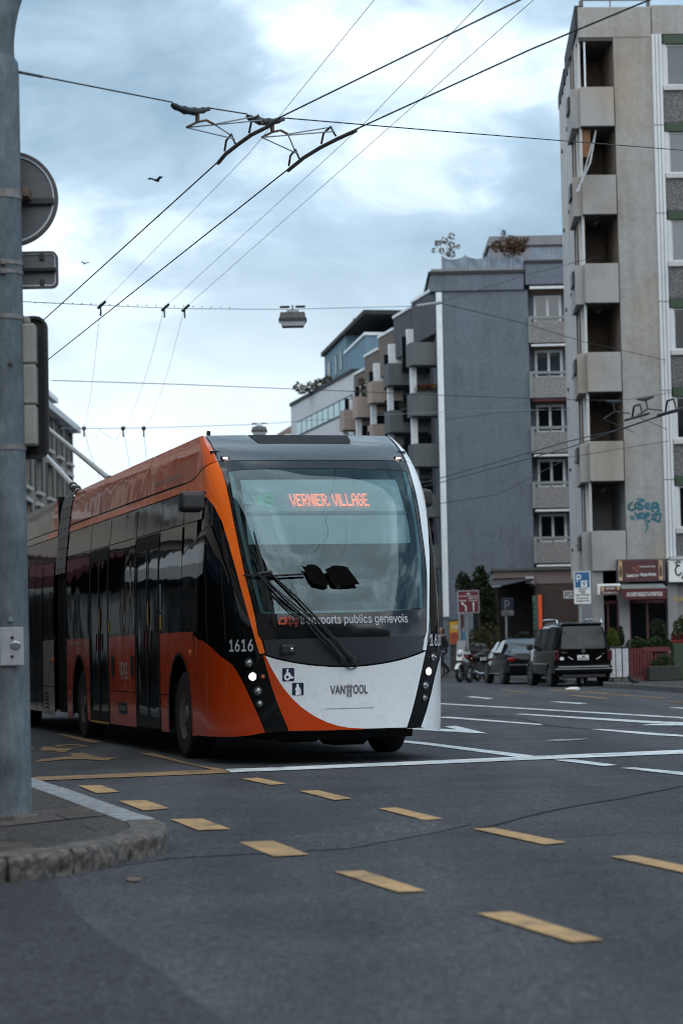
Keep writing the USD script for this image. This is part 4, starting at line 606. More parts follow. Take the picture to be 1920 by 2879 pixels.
lb3, _ = left_block('townhouse', 'pale building between the near shops and the ornate townhouse on the left', -15.5, 75, 140, 14.0, 'stone_left', 4, 14, (0.6, 1.8))

# ---- blocks round the crossing, outside the frame: they stand in the reflections and close the street
def plain_block(label, lo, hi, mat, face, nf, nb):
    T = Thing('street_block', label, 'building', (lo[0], lo[1], 0)); T.part('wall', bx((*lo, 0), (*hi, 3.6 + nf * 3.1)), mat); T.part('roof', bx((lo[0] - .3, lo[1] - .3, 3.6 + nf * 3.1), (hi[0] + .3, hi[1] + .3, 4.0 + nf * 3.1)), 'roof_dark')
    for r_ in range(nf):
        ws = []
        for c in range(nb):
            x = lo[0] + (hi[0] - lo[0]) * (c + .28) / nb; w = (hi[0] - lo[0]) / nb * .44; z = 4.3 + 3.1 * r_
            ws.append(bx((x, face - .06, z), (x + w, face + .06, z + 1.7)))
        T.part('window_row', ws, 'glass_dark', kind='stuff')
    T.part('shop_row', bx((lo[0] + 1, face - .05, .3), (hi[0] - 1, face + .05, 3.0)), 'glass_dark'); return T
plain_block('long brown block across the crossing behind the viewpoint, mirrored in dark glass', (-70, -44), (75, -30), 'brown_wall', -30, 5, 40)
plain_block('brown block continuing the right side past the beige tower, outside the frame', (17.6, 75.6), (75, 90), 'brown_wall', 75.6, 5, 16)
# ---------------------------------------------------------------- articulated trolleybus
TH = 0.2613; AX = np.array([math.cos(TH), math.sin(TH), 0]); AY = np.array([math.sin(TH), -math.cos(TH), 0]); BO = np.array([-0.62554, 27.52292, 0.0])
def bw(P_):                                                # (left, forward, up) on the bus -> world
    P_ = np.asarray(P_, float); return BO + P_[..., 0:1] * AX + P_[..., 1:2] * AY + P_[..., 2:3] * np.array([0, 0, 1.0])
bus = Thing('trolleybus', 'orange and white articulated trolleybus number 1616 waiting at the stop line', 'trolleybus', tuple(BO), math.atan2(AY[1], AY[0]))
ZT=np.array([.20,.30,.75,1.0,1.15,1.35,1.7,2.0,2.5,2.8,3.1,3.234,3.363,3.483,3.574])
YC=np.array([2.36,2.40,2.43,2.45,2.432,2.40,2.285,2.163,1.89,1.706,1.44,1.258,1.063,.813,.565]) # yb at reference x
XC=np.array([.80,.80,.80,.80,.842,.89,.95,.987,1.021,1.036,1.044,1.057,1.052,1.049,1.052])
WT=np.array([1.275,1.28,1.285,1.285,1.285,1.285,1.283,1.28,1.262,1.23,1.198,1.18,1.163,1.133,1.09])
DT=np.array([1.45,1.5,1.5,1.5,1.5,1.48,1.36,1.2,.86,.68,.50,.44,.37,.3,.22])
PE=2.8
def gfun(t): return 1-(1-np.clip(np.abs(t),0,1)**PE)**(1/PE)
NT = YC + DT * gfun(XC / WT)
Wf, Df, Nf = PchipInterpolator(ZT, WT), PchipInterpolator(ZT, DT), PchipInterpolator(ZT, NT)
def body(s, v):                                            # s runs round the plan from the right side over the nose to the left side, v is the height
    s = np.asarray(s, float); v = np.clip(np.asarray(v, float), .2, 3.574); W, D, N = Wf(v), Df(v), Nf(v); a = np.abs(s); ph = np.clip(a, 0, 1) * np.pi / 2
    x = W * np.sin(ph) ** (2 / PE); y = N - D + D * np.cos(ph) ** (2 / PE)
    y = np.where(a > 1, N - D - (a - 1), y); x = np.where(a > 1, W, x); return np.stack([np.sign(s) * x, y, v], -1)
def s_x(x, v): return np.sign(x) * np.arcsin(np.clip(np.abs(x) / Wf(v), 0, 1) ** (PE / 2)) * 2 / np.pi
def s_y(y, v, sg=-1):
    D, N = Df(v), Nf(v); Y = N - D; f = np.clip((y - Y) / D, 0, 1) ** (PE / 2); return sg * np.where(y < Y, 1 + Y - y, np.arccos(f) * 2 / np.pi)
def nrm(s, v):
    e = 1e-3; sg = np.where(np.abs(s) < 2e-3, 2e-3, s); a = body(sg + e, v) - body(sg - e, v); b = body(sg, np.clip(v + e, .2, 3.574)) - body(sg, np.clip(v - e, .2, 3.57))
    n = np.cross(a, b); n /= np.linalg.norm(n, axis=-1, keepdims=True) + 1e-12; return n
NS = np.sign(nrm(np.array([0.3]), np.array([1.0]))[0, 1])
def surf(s, v, off): return bw(body(s, v) + NS * nrm(s, v) * off)
SB = np.r_[np.arange(-11.5, -1, .4), np.linspace(-1, 1, 45), np.arange(1.4, 11.6, .4)]; VB = np.r_[np.arange(.2, 2.2, .16), np.linspace(2.2, 3.574, 22)]
def drape(pg, off=0.0, thick=0.0):
    """a polygon in (s, v) laid on the body, cut along a grid so that it bends with it"""
    out = []
    for g in getattr(pg, 'geoms', [pg]):
        if g.is_empty or g.geom_type != 'Polygon': continue
        g = g.buffer(0); x0, y0, x1, y1 = g.bounds
        ss = [x for x in SB if x0 < x < x1]; vs = [y for y in VB if y0 < y < y1]; ss = [x0] + ss + [x1]; vs = [y0] + vs + [y1]
        for i in range(len(ss) - 1):
            col = g.intersection(sbox(ss[i], y0, ss[i + 1], y1))
            for j in range(len(vs) - 1):
                c = col.intersection(sbox(ss[i], vs[j], ss[i + 1], vs[j + 1]))
                for q in getattr(c, 'geoms', [c]):
                    if q.geom_type == 'Polygon' and q.area > 1e-8:
                        try: v, f = trimesh.creation.triangulate_polygon(q, engine='earcut')
                        except Exception: continue
                        out.append(trimesh.Trimesh(np.c_[v, np.zeros(len(v))], f, process=False))
    m = join(out); uv = np.round(m.vertices[:, :2], 6); u, inv = np.unique(uv, axis=0, return_inverse=True); f = inv.ravel()[m.faces]
    f = f[(f[:, 0] != f[:, 1]) & (f[:, 1] != f[:, 2]) & (f[:, 0] != f[:, 2])]
    w = surf(u[:, 0], u[:, 1], off); n = NS * nrm(u[:, 0], u[:, 1]); nw = n[:, 0:1] * AX + n[:, 1:2] * AY + n[:, 2:] * np.array([0, 0, 1.0])
    fn = np.cross(w[f[:, 1]] - w[f[:, 0]], w[f[:, 2]] - w[f[:, 0]]); bad = (fn * nw[f[:, 0]]).sum(1) < 0; f[bad] = f[bad][:, ::-1]
    return trimesh.Trimesh(w, f, process=False)
def dens(pts, step=0.12):
    out = []
    for a, b in zip(pts, pts[1:] + pts[:1]):
        n = max(1, int(np.hypot(b[0] - a[0], b[1] - a[1]) / step)); out += [(a[0] + (b[0] - a[0]) * k / n, a[1] + (b[1] - a[1]) * k / n) for k in range(n)]
    return out
def SP(pts, sg=-1):                                        # polygon given in (forward, up) on a side
    return Polygon([(float(s_y(y, z, sg)), z) for y, z in dens(list(pts))]).buffer(0)
def SR(y0, y1, z0, z1, sg=-1, r=0.0):
    pts = list((rrect(y0, z0, y1, z1, r) if r else sbox(y0, z0, y1, z1)).exterior.coords)[:-1]; return SP(pts, sg)
def FX(pts): return Polygon([(float(s_x(x, z)), z) for x, z in dens(list(pts), 0.05)]).buffer(0)
def FXR(x0, x1, z0, z1, r=0.0): return FX(list((rrect(x0, z0, x1, z1, r) if r else sbox(x0, z0, x1, z1)).exterior.coords)[:-1])
def FXG(g):                                                 # any geometry in (x, z) on the front
    return unary_union([Polygon([(float(s_x(x, z)), z) for x, z in p.exterior.coords], [[(float(s_x(x, z)), z) for x, z in h.coords] for h in p.interiors]).buffer(0) for p in getattr(g, 'geoms', [g])])
def mesh_on(m, fn):                                         # lettering made flat, bent on to the body
    m = m.copy(); v = m.vertices.copy(); m.vertices = fn(v); 
    return m
def text_front(txt, h, x0, z0, x1=None, z1=None, off=0.010, bold=True, shear=0.0):
    m = meshkit.text_mesh(txt, h, 0.002, bold); w = m.bounds[1][0] - m.bounds[0][0]; k = (x1 - x0) / w if x1 is not None else 1; sl = 0 if z1 is None else (z1 - z0) / (x1 - x0)
    def fn(v):
        x = x0 + (v[:, 0] - m.bounds[0][0]) * k; z = z0 + v[:, 1] + sl * (x - x0); s = s_x(x, z); return surf(s, z, off) + 0 * v
    return mesh_on(m, fn)
def text_side(txt, h, y0, z0, y1=None, off=0.009, bold=True, sg=-1):   # on the bus's right side reading runs forward -> on the left backward
    m = meshkit.text_mesh(txt, h, 0.002, bold); w = m.bounds[1][0] - m.bounds[0][0]; k = (y1 - y0) / w if y1 is not None else 1
    def fn(v):
        y = y0 + (v[:, 0] - m.bounds[0][0]) * k; z = z0 + v[:, 1]; return surf(s_y(y, z, sg), z, off)
    return mesh_on(m, fn)
def rod_on(pts, r, off, n=6):                               # a rod following the body surface at a distance
    p = np.array(pts); t = np.linspace(0, len(p) - 1, (len(p) - 1) * 4 + 1); s = np.interp(t, np.arange(len(p)), p[:, 0]); v = np.interp(t, np.arange(len(p)), p[:, 1]); o = np.interp(t, np.arange(len(p)), np.broadcast_to(off, len(p))); rr = np.interp(t, np.arange(len(p)), np.broadcast_to(r, len(p)))
    q = np.array([surf(np.array([a]), np.array([b]), c)[0] for a, b, c in zip(s, v, o)]); return tube(q, rr, n)
BF = {
 'pillar_out': [(-1.58, 2.949), (-1.067, 2.884), (-0.88, 2.827), (-0.753, 2.717), (-0.659, 2.554), (-0.607, 2.334), (-0.577, 2.15), (-0.543, 1.937), (-0.51, 1.725), (-0.468, 1.45), (-0.445, 1.316), (-0.415, 1.156)],
 'groove': [(-1.845, 3.069), (-1.577, 3.073), (-1.277, 3.108), (-0.892, 3.183), (-0.675, 3.228)],
 'flank': [(-1.208, 1.366), (-0.957, 1.308), (-0.838, 1.233), (-0.745, 1.146), (-0.648, 1.068), (-0.615, 1.035), (-0.585, 0.982), (-0.551, 0.907), (-0.519, 0.822), (-0.479, 0.7), (-0.442, 0.578), (-0.409, 0.456), (-0.38, 0.339)],
 'flank_bot': [(-0.38, 0.339), (-0.476, 0.311), (-0.621, 0.292), (-0.86, 0.286), (-1.235, 0.275)],
 'bandR_out': [(0.684, 1.1), (0.593, 1.007), (0.521, 0.86), (0.468, 0.688), (0.417, 0.529), (0.358, 0.348)],
 'bandR_in': [(0.412, 1.142), (0.363, 0.94), (0.321, 0.719), (0.283, 0.525), (0.245, 0.349)],
 'swoosh': [(-0.374, 1.132), (-0.345, 1.024), (-0.309, 0.914), (-0.268, 0.798), (-0.223, 0.693), (-0.169, 0.588), (-0.114, 0.501), (-0.061, 0.433), (-0.022, 0.391), (0.001, 0.367), (0.035, 0.356)],
 'swoosh_in': [(-0.389, 1.135), (-0.374, 1.037), (-0.337, 0.818), (-0.296, 0.611), (-0.263, 0.465), (-0.243, 0.367)],
 'smile': [(-0.374, 1.132), (-0.302, 1.093), (-0.216, 1.056), (-0.129, 1.025), (-0.051, 1.006), (0.003, 0.998), (0.052, 1.009), (0.13, 1.032), (0.233, 1.07), (0.405, 1.146)],
 'pane': [(-0.559, 3.11), (-0.218, 3.13), (0.0, 3.132), (0.276, 3.121), (0.561, 3.108), (0.526, 2.858), (0.487, 2.518), (0.45, 2.166), (0.421, 1.859), (0.394, 1.598), (0.164, 1.575), (0.001, 1.559), (-0.159, 1.557), (-0.401, 1.57), (-0.429, 1.809), (-0.468, 2.11), (-0.496, 2.416), (-0.54, 2.806)],
 'seamlow': [(-0.388, 1.296), (-0.034, 1.304), (0.39, 1.302)],
 'vent': [(-0.282, 3.57), (-0.227, 3.451), (0.102, 3.452), (0.197, 3.453), (0.223, 3.508), (0.245, 3.568)],
 'text0': [(-0.175, 1.457)],
 'text1': [(0.258, 1.459)],
 'tpg0': [(-0.297, 1.453)],
 'tpg1': [(-0.181, 1.455)],
 'vh0': [(-0.048, 0.735)],
 'vh1': [(0.043, 0.729)],
 'vhtop': [(-0.001, 0.813)],
 'vhbot': [(-0.001, 0.698)],
 'pic1': [(-0.279, 0.998), (-0.208, 1.001), (-0.204, 0.868), (-0.273, 0.862)],
 'pic2': [(-0.225, 0.845), (-0.161, 0.851), (-0.158, 0.72), (-0.219, 0.715)],
 'num0': [(-0.643, 1.181)],
 'num1': [(-0.453, 1.184)],
 'numR0': [(0.45, 1.203)],
 'numR1': [(0.697, 1.207)],
 'lampsL': [(-0.487, 1.058), (-0.459, 0.917), (-0.424, 0.766), (-0.413, 0.636), (-0.391, 0.913)],
 'lampsR': [(0.495, 1.076), (0.43, 0.929), (0.4, 0.781), (0.39, 0.652)],
 'pivots': [(-0.013, 1.07), (0.002, 1.077)],
 'arm1': [(-0.012, 1.08), (-0.051, 1.242), (-0.107, 1.403), (-0.195, 1.594), (-0.279, 1.72), (-0.374, 1.947)],
 'arm1b': [(-0.012, 1.08), (-0.074, 1.252), (-0.139, 1.433), (-0.22, 1.567), (-0.321, 1.76)],
 'arm2': [(0.003, 1.087), (-0.027, 1.259), (-0.097, 1.487), (-0.181, 1.707), (-0.309, 1.964)],
 'arm2b': [(0.003, 1.087), (-0.019, 1.212), (-0.084, 1.411), (-0.168, 1.579), (-0.347, 1.913)],
 'blade1': [(-0.387, 2.412), (-0.375, 2.245), (-0.361, 2.07), (-0.355, 1.961), (-0.338, 1.751), (-0.319, 1.571), (-0.304, 1.416)],
 'rod': [(-0.487, 1.958), (-0.311, 1.938), (-0.133, 1.95)],
 'visor': [(-0.138, 2.024), (-0.111, 2.042), (-0.081, 2.031), (-0.064, 2.002), (-0.029, 2.005), (-0.013, 2.026), (0.001, 2.013), (0.012, 1.945), (0.029, 1.834), (-0.001, 1.822), (-0.052, 1.815), (-0.098, 1.846), (-0.119, 1.904)],
 'cameradome': [(-0.241, 1.19)],
 'topl': [(-0.563, 3.268)],
 'topr': [(0.543, 3.268)],
 'mirL': [(-2.197, 2.971), (-1.123, 2.912), (-0.942, 2.781), (-0.972, 2.681), (-2.11, 2.773)],
 'drv': [(-1.964, 2.251), (-1.77, 2.306), (-1.173, 2.395), (-0.9, 2.512), (-0.818, 2.528), (-0.781, 2.472), (-0.716, 2.295), (-0.636, 1.999), (-0.586, 1.705), (-0.549, 1.444), (-0.514, 1.13), (-0.576, 1.113), (-0.663, 1.133), (-0.771, 1.221), (-0.95, 1.365), (-1.326, 1.421), (-1.908, 1.444)],
 'disp': [(-0.133, 2.751), (0.163, 2.757), (0.183, 2.885), (-0.355, 2.738), (-0.235, 2.734), (-0.221, 2.899)],
 'blind': [(-0.439, 2.345), (0.436, 2.329)],
 'scratch': [(-0.061, 0.566), (0.056, 0.574)],
 'hose': [(-0.007, 1.057), (-0.004, 0.996), (0.001, 0.973), (0.009, 0.988), (0.018, 1.042), (0.022, 1.078)],
 'sticker020': [(-0.354, 1.657), (-0.277, 1.607)],
 'indic': [(-1.358, 1.162)],
 'headtop': [(-0.726, 2.603), (-1.979, 2.601)],
 'rooftext': [(-2.954, 3.1), (-1.371, 3.183), (-1.386, 3.142)],
}
mir = lambda L: [(-s, v) for s, v in L]
REAR = -8.50
# --- black shell with a hole for the windscreen and the wheel arches
def arch(yc, sg=-1, r=0.65): return SP([(yc + r * 1.0 * math.cos(a), 0.50 + r * math.sin(a)) for a in np.linspace(0, math.pi, 18)] + [(yc - r, 0.1), (yc + r, 0.1)], sg)
ARCH = unary_union([arch(0.08), arch(-7.24), arch(0.08, 1), arch(-7.24, 1)])
scr = Polygon(BF['pane']).buffer(0)
shell = unary_union([SR(REAR, 1.0, 0.30, 3.57), sbox(-1.0, 0.34, 1.0, 3.574), SR(REAR, 1.0, 0.30, 3.57, 1)]).buffer(0.001)
shell = shell.difference(ARCH).difference(scr.buffer(0.012))
bus.part('body_shell', drape(shell, -0.012), 'bus_black', smooth=40)
top = [body(s, 3.574) for s in np.r_[np.linspace(-9.55, -1, 20), np.linspace(-1, 1, 41)[1:-1], np.linspace(1, 9.55, 20)]]
rp = Polygon([(p[0], p[1]) for p in top]).buffer(0); v, f = trimesh.creation.triangulate_polygon(rp, engine='earcut')
bus.part('roof', trimesh.Trimesh(bw(np.c_[v, np.full(len(v), 3.565)]), f, process=False), 'bus_grey')
bus.part('roof_equipment', [cbx((-0.9, -5.6, 3.57), (0.9, -1.2, 3.66), 0.05)], 'bus_grey') if False else None
def bbox_(lo, hi, b=0.0):
    m = (cbx(lo, hi, b) if b else bx(lo, hi)); m.vertices = bw(m.vertices); m.invert(); return m
bus.part('chassis', [bbox_((-1.2, REAR, 0.36), (1.2, -7.95, 1.1)), bbox_((-0.75, REAR, 0.24), (0.75, 1.9, 0.9)), bbox_((-1.2, -6.5, 0.30), (1.2, -0.70, 1.1)), bbox_((-1.0, 0.85, 0.33), (1.0, 1.6, 1.1)), bbox_((-0.78, 1.6, 0.34), (0.78, 2.2, 1.0)), bbox_((-1.2, -8.4, 1.2), (1.2, 0.9, 1.26))], 'chassis')
bus.part('underframe', [bbox_((-0.5, 1.3, 0.20), (-0.1, 1.7, 0.36), 0.03), bbox_((0.0, 1.2, 0.16), (0.42, 1.8, 0.36), 0.05), bbox_((0.5, 0.9, 0.19), (0.85, 1.6, 0.36), 0.04), bbox_((-0.16, 1.5, 0.26), (-0.10, 1.6, 0.36))], 'chassis')
bus.part('skirt_trim', drape(sbox(-.36, 0.25, .30, 0.335), -0.02), 'matte_black', smooth=40)
# --- windscreen and what is behind it
ws = bus.part('windscreen', drape(scr, 0.0), 'windshield', smooth=True)
inner = scr.buffer(-0.0); ring = scr.difference(Polygon([(s * 0.955, v) for s, v in BF['pane']]).intersection(sbox(-1, 1.60, 1, 3.06)))
def strip_at(side):                                         # pale edge strips inside the glass
    L = [(s, v) for s, v in BF['pane'] if s * side > 0.3]; L = sorted(L, key=lambda q: q[1]); return Polygon([(s, v) for s, v in L] + [(s - side * (0.028 if v < 2.6 else 0.045), v) for s, v in L[::-1]]).buffer(0)
bus.part('edge_strip', [drape(strip_at(-1), -0.006), drape(strip_at(1), -0.006)], 'frit', parent=ws, smooth=True)
bus.part('edge_strip', drape(FXR(-0.86, 0.86, 1.556, 1.585), -0.006), 'frit', parent=ws, smooth=True)
blind = scr.buffer(-0.03).intersection(sbox(-0.455, 2.34, 0.455, 3.08))
bus.part('display_blind', drape(blind, -0.09), 'blind', smooth=True)
bus.part('display_housing', drape(blind.intersection(sbox(-1, 2.66, 1, 2.69)).buffer(0.001), -0.075), 'frit', smooth=True)
bus.part('cab_lining', [bbox_((-1.1, -0.6, 1.0), (1.1, -0.5, 3.4)), bbox_((-1.0, -0.5, 1.22), (1.0, 2.1, 1.3)), bbox_((-1.1, -0.5, 3.3), (1.1, 1.1, 3.36)), bbox_((-1.18, -0.5, 1.3), (-1.14, 1.3, 2.9)), bbox_((1.14, -0.5, 1.3), (1.18, 1.3, 2.9))], 'cab_dark')
bus.part('dashboard', [bbox_((-0.9, 1.75, 1.3), (0.85, 2.25, 1.52), 0.06), bbox_((0.0, 1.5, 1.5), (0.8, 1.95, 1.68), 0.07)], 'dash')
sw = trimesh.creation.torus(0.22, 0.016, major_sections=32, minor_sections=8); sw.apply_transform(trimesh.transformations.rotation_matrix(-0.9, [1, 0, 0])); sw.apply_translation((0.42, 1.45, 1.72)); sw.vertices = bw(sw.vertices); bus.part('steering_wheel', sw, 'rubber', smooth=True)
bus.part('driver_seat', [bbox_((0.15, 0.35, 1.3), (0.70, 0.5, 2.35), 0.06), bbox_((0.15, 0.5, 1.3), (0.70, 1.0, 1.5), 0.05)], 'seat_black')
# LED matrix: every lit dot is a small square
LED = {'V': '10001 10001 10001 10001 01010 01010 00100', 'E': '11111 10000 10000 11110 10000 10000 11111', 'R': '11110 10001 10001 11110 10100 10010 10001', 'N': '10001 11001 10101 10101 10011 10001 10001', 'I': '1 1 1 1 1 1 1', ',': '0 0 0 0 0 1 1', 'L': '10000 10000 10000 10000 10000 10000 11111', 'A': '01110 10001 10001 11111 10001 10001 10001', 'G': '01110 10001 10000 10111 10001 10001 01110', '1': '00100 01100 10100 00100 00100 00100 00100', '9': '01110 10001 10001 01111 00001 00001 01110', ' ': '00 00 00 00 00 00 00'}
def led(txt, x0, x1, z0, z1, mat, fine=1):
    cols = []
    for ch in txt:
        rows = LED[ch].split(); 
        for c in range(len(rows[0])): cols.append([r[c] == '1' for r in rows])
        cols.append([False] * 7)
    cols = cols[:-1]; dx = (x1 - x0) / len(cols); dz = (z1 - z0) / 7; qs = []
    for i, c in enumerate(cols):
        for j, on in enumerate(c):
            if on:
                for a in range(fine):
                    for b in range(fine):
                        xa = x0 + dx * (i + (a + .08) / fine); xb = x0 + dx * (i + (a + .92) / fine); za = z1 - dz * (j + (b + .9) / fine); zb = z1 - dz * (j + (b + .1) / fine); qs.append((xa, xb, za, zb))
    v, f = [], []
    for xa, xb, za, zb in qs:
        X = np.array([xa, xb, xb, xa]); Zz = np.array([za, za, zb, zb]); k = len(v); v += list(surf(s_x(X, Zz), Zz, -0.07)); f += [[k, k + 1, k + 2], [k, k + 2, k + 3]]
    return trimesh.Trimesh(v, f, process=False)
xs = lambda s, v: float(body(s, v)[0])
bus.part('destination_display', led('VERNIER, VILLAGE', xs(-0.133, 2.75), xs(0.163, 2.75), 2.748, 2.893, 'led_orange'), 'led_orange', label='orange dot matrix destination text')
bus.part('destination_display', led('19', xs(-0.348, 2.74), xs(-0.233, 2.74), 2.735, 2.888, 'led_green', 2), 'led_green', label='green dot matrix route number')
bus.part('route_plate', drape(FXR(-0.80, -0.66, 2.50, 2.62, .02) if False else FXR(-0.93, -0.80, 2.77, 2.84, .015), -0.07), 'frit')
bus.part('sticker', [text_front('020', 0.085, xs(-.345, 1.62), 1.625, xs(-.285, 1.62), off=-0.02)], 'cyan_tint')
# --- front panels
XI = PchipInterpolator([.355, .75, 1.0, 1.143, 1.15, 1.54, 2.0, 2.49, 2.80, 3.09, 3.234, 3.574], [.635, .775, .85, .883, .884, .926, .987, 1.021, 1.036, 1.044, 1.057, 1.052])   # inner edge of the pillars
zz = np.linspace(1.16, 3.236, 30)
inn = [(float(s_x(-XI(z) if z > 1.3 else -(0.842 + (z - 1.15) * 0.22), z)), float(z)) for z in zz]
surround = Polygon(inn + mir(inn[::-1])).buffer(0).difference(scr.buffer(0.006)).intersection(sbox(-1, 1.302, 1, 3.231))
bus.part('windscreen_surround', drape(surround, -0.001), 'panel_black', smooth=True)
smile = BF['smile']; seam = BF['seamlow']
low = Polygon([seam[0]] + [seam[1]] + [seam[2]] + [(smile[-1][0] - .004, smile[-1][1] + .012)] + [(s, v + .010) for s, v in smile[::-1][1:-1]] + [(smile[0][0] + .004, smile[0][1] + .012)]).buffer(-0.0025)
bus.part('lower_panel', drape(low, 0.001), 'dark_panel', smooth=True)
rz = [3.238, 3.29, 3.33, 3.363, 3.40, 3.44, 3.483, 3.53, 3.573]; rl = [(float(s_x(-float(XI(z)) + 0.012, z)), z) for z in rz]
rf = Polygon(rl + mir(rl[::-1])).buffer(0); vent = Polygon(BF['vent']).buffer(0)
bus.part('roof_front', drape(rf.difference(vent.buffer(0.004)), 0.0), 'bus_grey', smooth=True)
vb = vent.bounds
for k in range(8):
    z0 = vb[1] + (3.57 - vb[1]) * k / 8; c = vent.intersection(sbox(-1, z0 + 0.003, 1, z0 + 0.0105))
    if not c.is_empty: bus.part('vent_slat', drape(c, 0.006), 'black_plastic')
bus.part('vent_recess', drape(vent, 0.001), 'matte_black')
white = Polygon([(s, v - .006) for s, v in smile] + [(s, v) for s, v in BF['bandR_in'][1:]] + [(0.245, .352)] + BF['swoosh'][::-1][:-1]).buffer(0)
bus.part('bumper', drape(white, 0.004), 'white_body', smooth=True, label='white front bumper panel')
swo = Polygon(BF['swoosh'] + [(0.03, .348), (-0.243, .352)] + BF['swoosh_in'][::-1]).buffer(0)
bus.part('swoosh', drape(swo, 0.003), 'orange_flank', smooth=True, label='orange swoosh along the bumper')
bl = Polygon([(-0.415, 1.15), (-0.392, 1.135)] + BF['swoosh_in'][1:] + [(-.243, .345), (-0.378, .335)] + [p for p in BF['flank'][4:]][::-1]).buffer(0)
bandL = bus.part('lamp_band', drape(bl, -0.004), 'bus_black', smooth=True)
br = Polygon([(0.412, 1.142), (0.69, 1.12)] + BF['bandR_out'] + [(0.358, .34), (0.245, .345)] + BF['bandR_in'][::-1]).buffer(0)
bandR = bus.part('lamp_band', drape(br, -0.004), 'bus_black', smooth=True)
# orange pillar + cornice strip on the right side, white pillar on the left
zz2 = np.linspace(1.158, 3.231, 34); edge_in = [(float(s_x(-(XI(z) + 0.004) if z > 1.3 else -(0.846 + (z - 1.15) * 0.22), z)), float(z)) for z in zz2]
cz = 2.972
pil = Polygon([(float(s_y(y, cz)), cz) for y in np.linspace(REAR, 0.0, 30)] + BF['pillar_out'] + [(-0.400, 1.150)] + edge_in + [BF['groove'][-1]] + [(s, v - .006) for s, v in BF['groove'][::-1][1:]] + [(float(s_y(y, 3.06)), 3.06) for y in np.linspace(0.1, REAR, 30)]).buffer(0)
bus.part('pillar', drape(pil, 0.002), 'orange', smooth=True, label='orange windscreen pillar running into the cornice')
poutR = [(-s, v) for s, v in BF['pillar_out'] if v < 2.9]; wp = [(0.415, 1.156), (0.452, 1.45), (0.492, 1.75), (0.535, 2.0), (0.60, 2.3), (0.68, 2.6), (0.80, 2.85), (0.98, 3.0), (1.6, 3.05)]
wpil = Polygon([(float(s_y(y, 2.97, 1)), 2.97) for y in np.linspace(REAR, 0.2, 20)] + wp[::-1][1:] + [(0.395, 1.15)] + mir(edge_in) + [(0.70, 3.225), (0.9, 3.19), (1.3, 3.11)] + [(float(s_y(y, 3.06, 1)), 3.06) for y in np.linspace(0.1, REAR, 20)]).buffer(0)
bus.part('pillar', drape(wpil, 0.002), 'white_body', smooth=True, label='white windscreen pillar on the far side')
# roof side panels
cuts_y = [REAR, -7.35, -5.75, -4.05, -2.25, -0.55]
def roofside(sg, mat):
    for k in range(len(cuts_y) - 1):
        bus.part('roof_side_panel', drape(SR(cuts_y[k] + 0.006, cuts_y[k + 1] - 0.006, 3.085, 3.572, sg), 0.004 if k % 2 else 0.002), mat, smooth=True)
    g = [(sg * -1 * s, v + .006) for s, v in BF['groove']]; rr = [(float(s_x(sg * (float(XI(z)) + 0.006), z)), z) for z in (3.231, 3.30, 3.363, 3.42, 3.483, 3.54, 3.572)]
    pg = Polygon(g + rr + [(float(s_y(y, 3.572, sg)), 3.572) for y in (0.0, -0.3)] + [(float(s_y(-0.544, z, sg)), z) for z in np.linspace(3.572, 3.085, 10)]).buffer(0)
    bus.part('roof_side_panel', drape(pg, 0.003), mat, smooth=True)
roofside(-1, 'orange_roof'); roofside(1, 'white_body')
# flank panels
fl = Polygon(BF['flank'] + BF['flank_bot'][1:]).buffer(0)
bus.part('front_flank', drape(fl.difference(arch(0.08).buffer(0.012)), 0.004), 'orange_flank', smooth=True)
fr = Polygon([(0.69, 1.095)] + BF['bandR_out'][1:] + [(0.43, .32), (0.6, .30), (0.9, .285), (1.25, .28), (1.25, 1.36), (0.95, 1.31), (0.8, 1.2)]).buffer(0)
bus.part('front_flank', drape(fr.difference(arch(0.08, 1).buffer(0.012)), 0.004), 'white_body', smooth=True, label='white flank on the far side')
A0 = unary_union([arch(0.08).buffer(0.012), arch(-7.24).buffer(0.012)])
def panel(y0, y1, z0, z1, mat='orange_flank', name='side_panel', off=0.003, cut=True, r=0.0):
    g = SR(y0 + 0.006, y1 - 0.006, z0, z1, -1, r)
    if cut: g = g.difference(A0)
    for q in getattr(g, 'geoms', [g]):
        if q.area > 1e-4: bus.part(name, drape(q, off), mat, smooth=True)
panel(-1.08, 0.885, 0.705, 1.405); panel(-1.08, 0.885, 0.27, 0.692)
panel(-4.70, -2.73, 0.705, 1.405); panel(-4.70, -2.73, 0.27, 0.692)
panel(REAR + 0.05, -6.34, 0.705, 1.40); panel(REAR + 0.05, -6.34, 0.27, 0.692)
for y in (0.08, -7.24): bus.part('wheel_arch', drape(arch(y).buffer(0.035).difference(arch(y).buffer(0.001)).intersection(sbox(-12, .3, 0, 1.3)), 0.012), 'rubber', smooth=True)
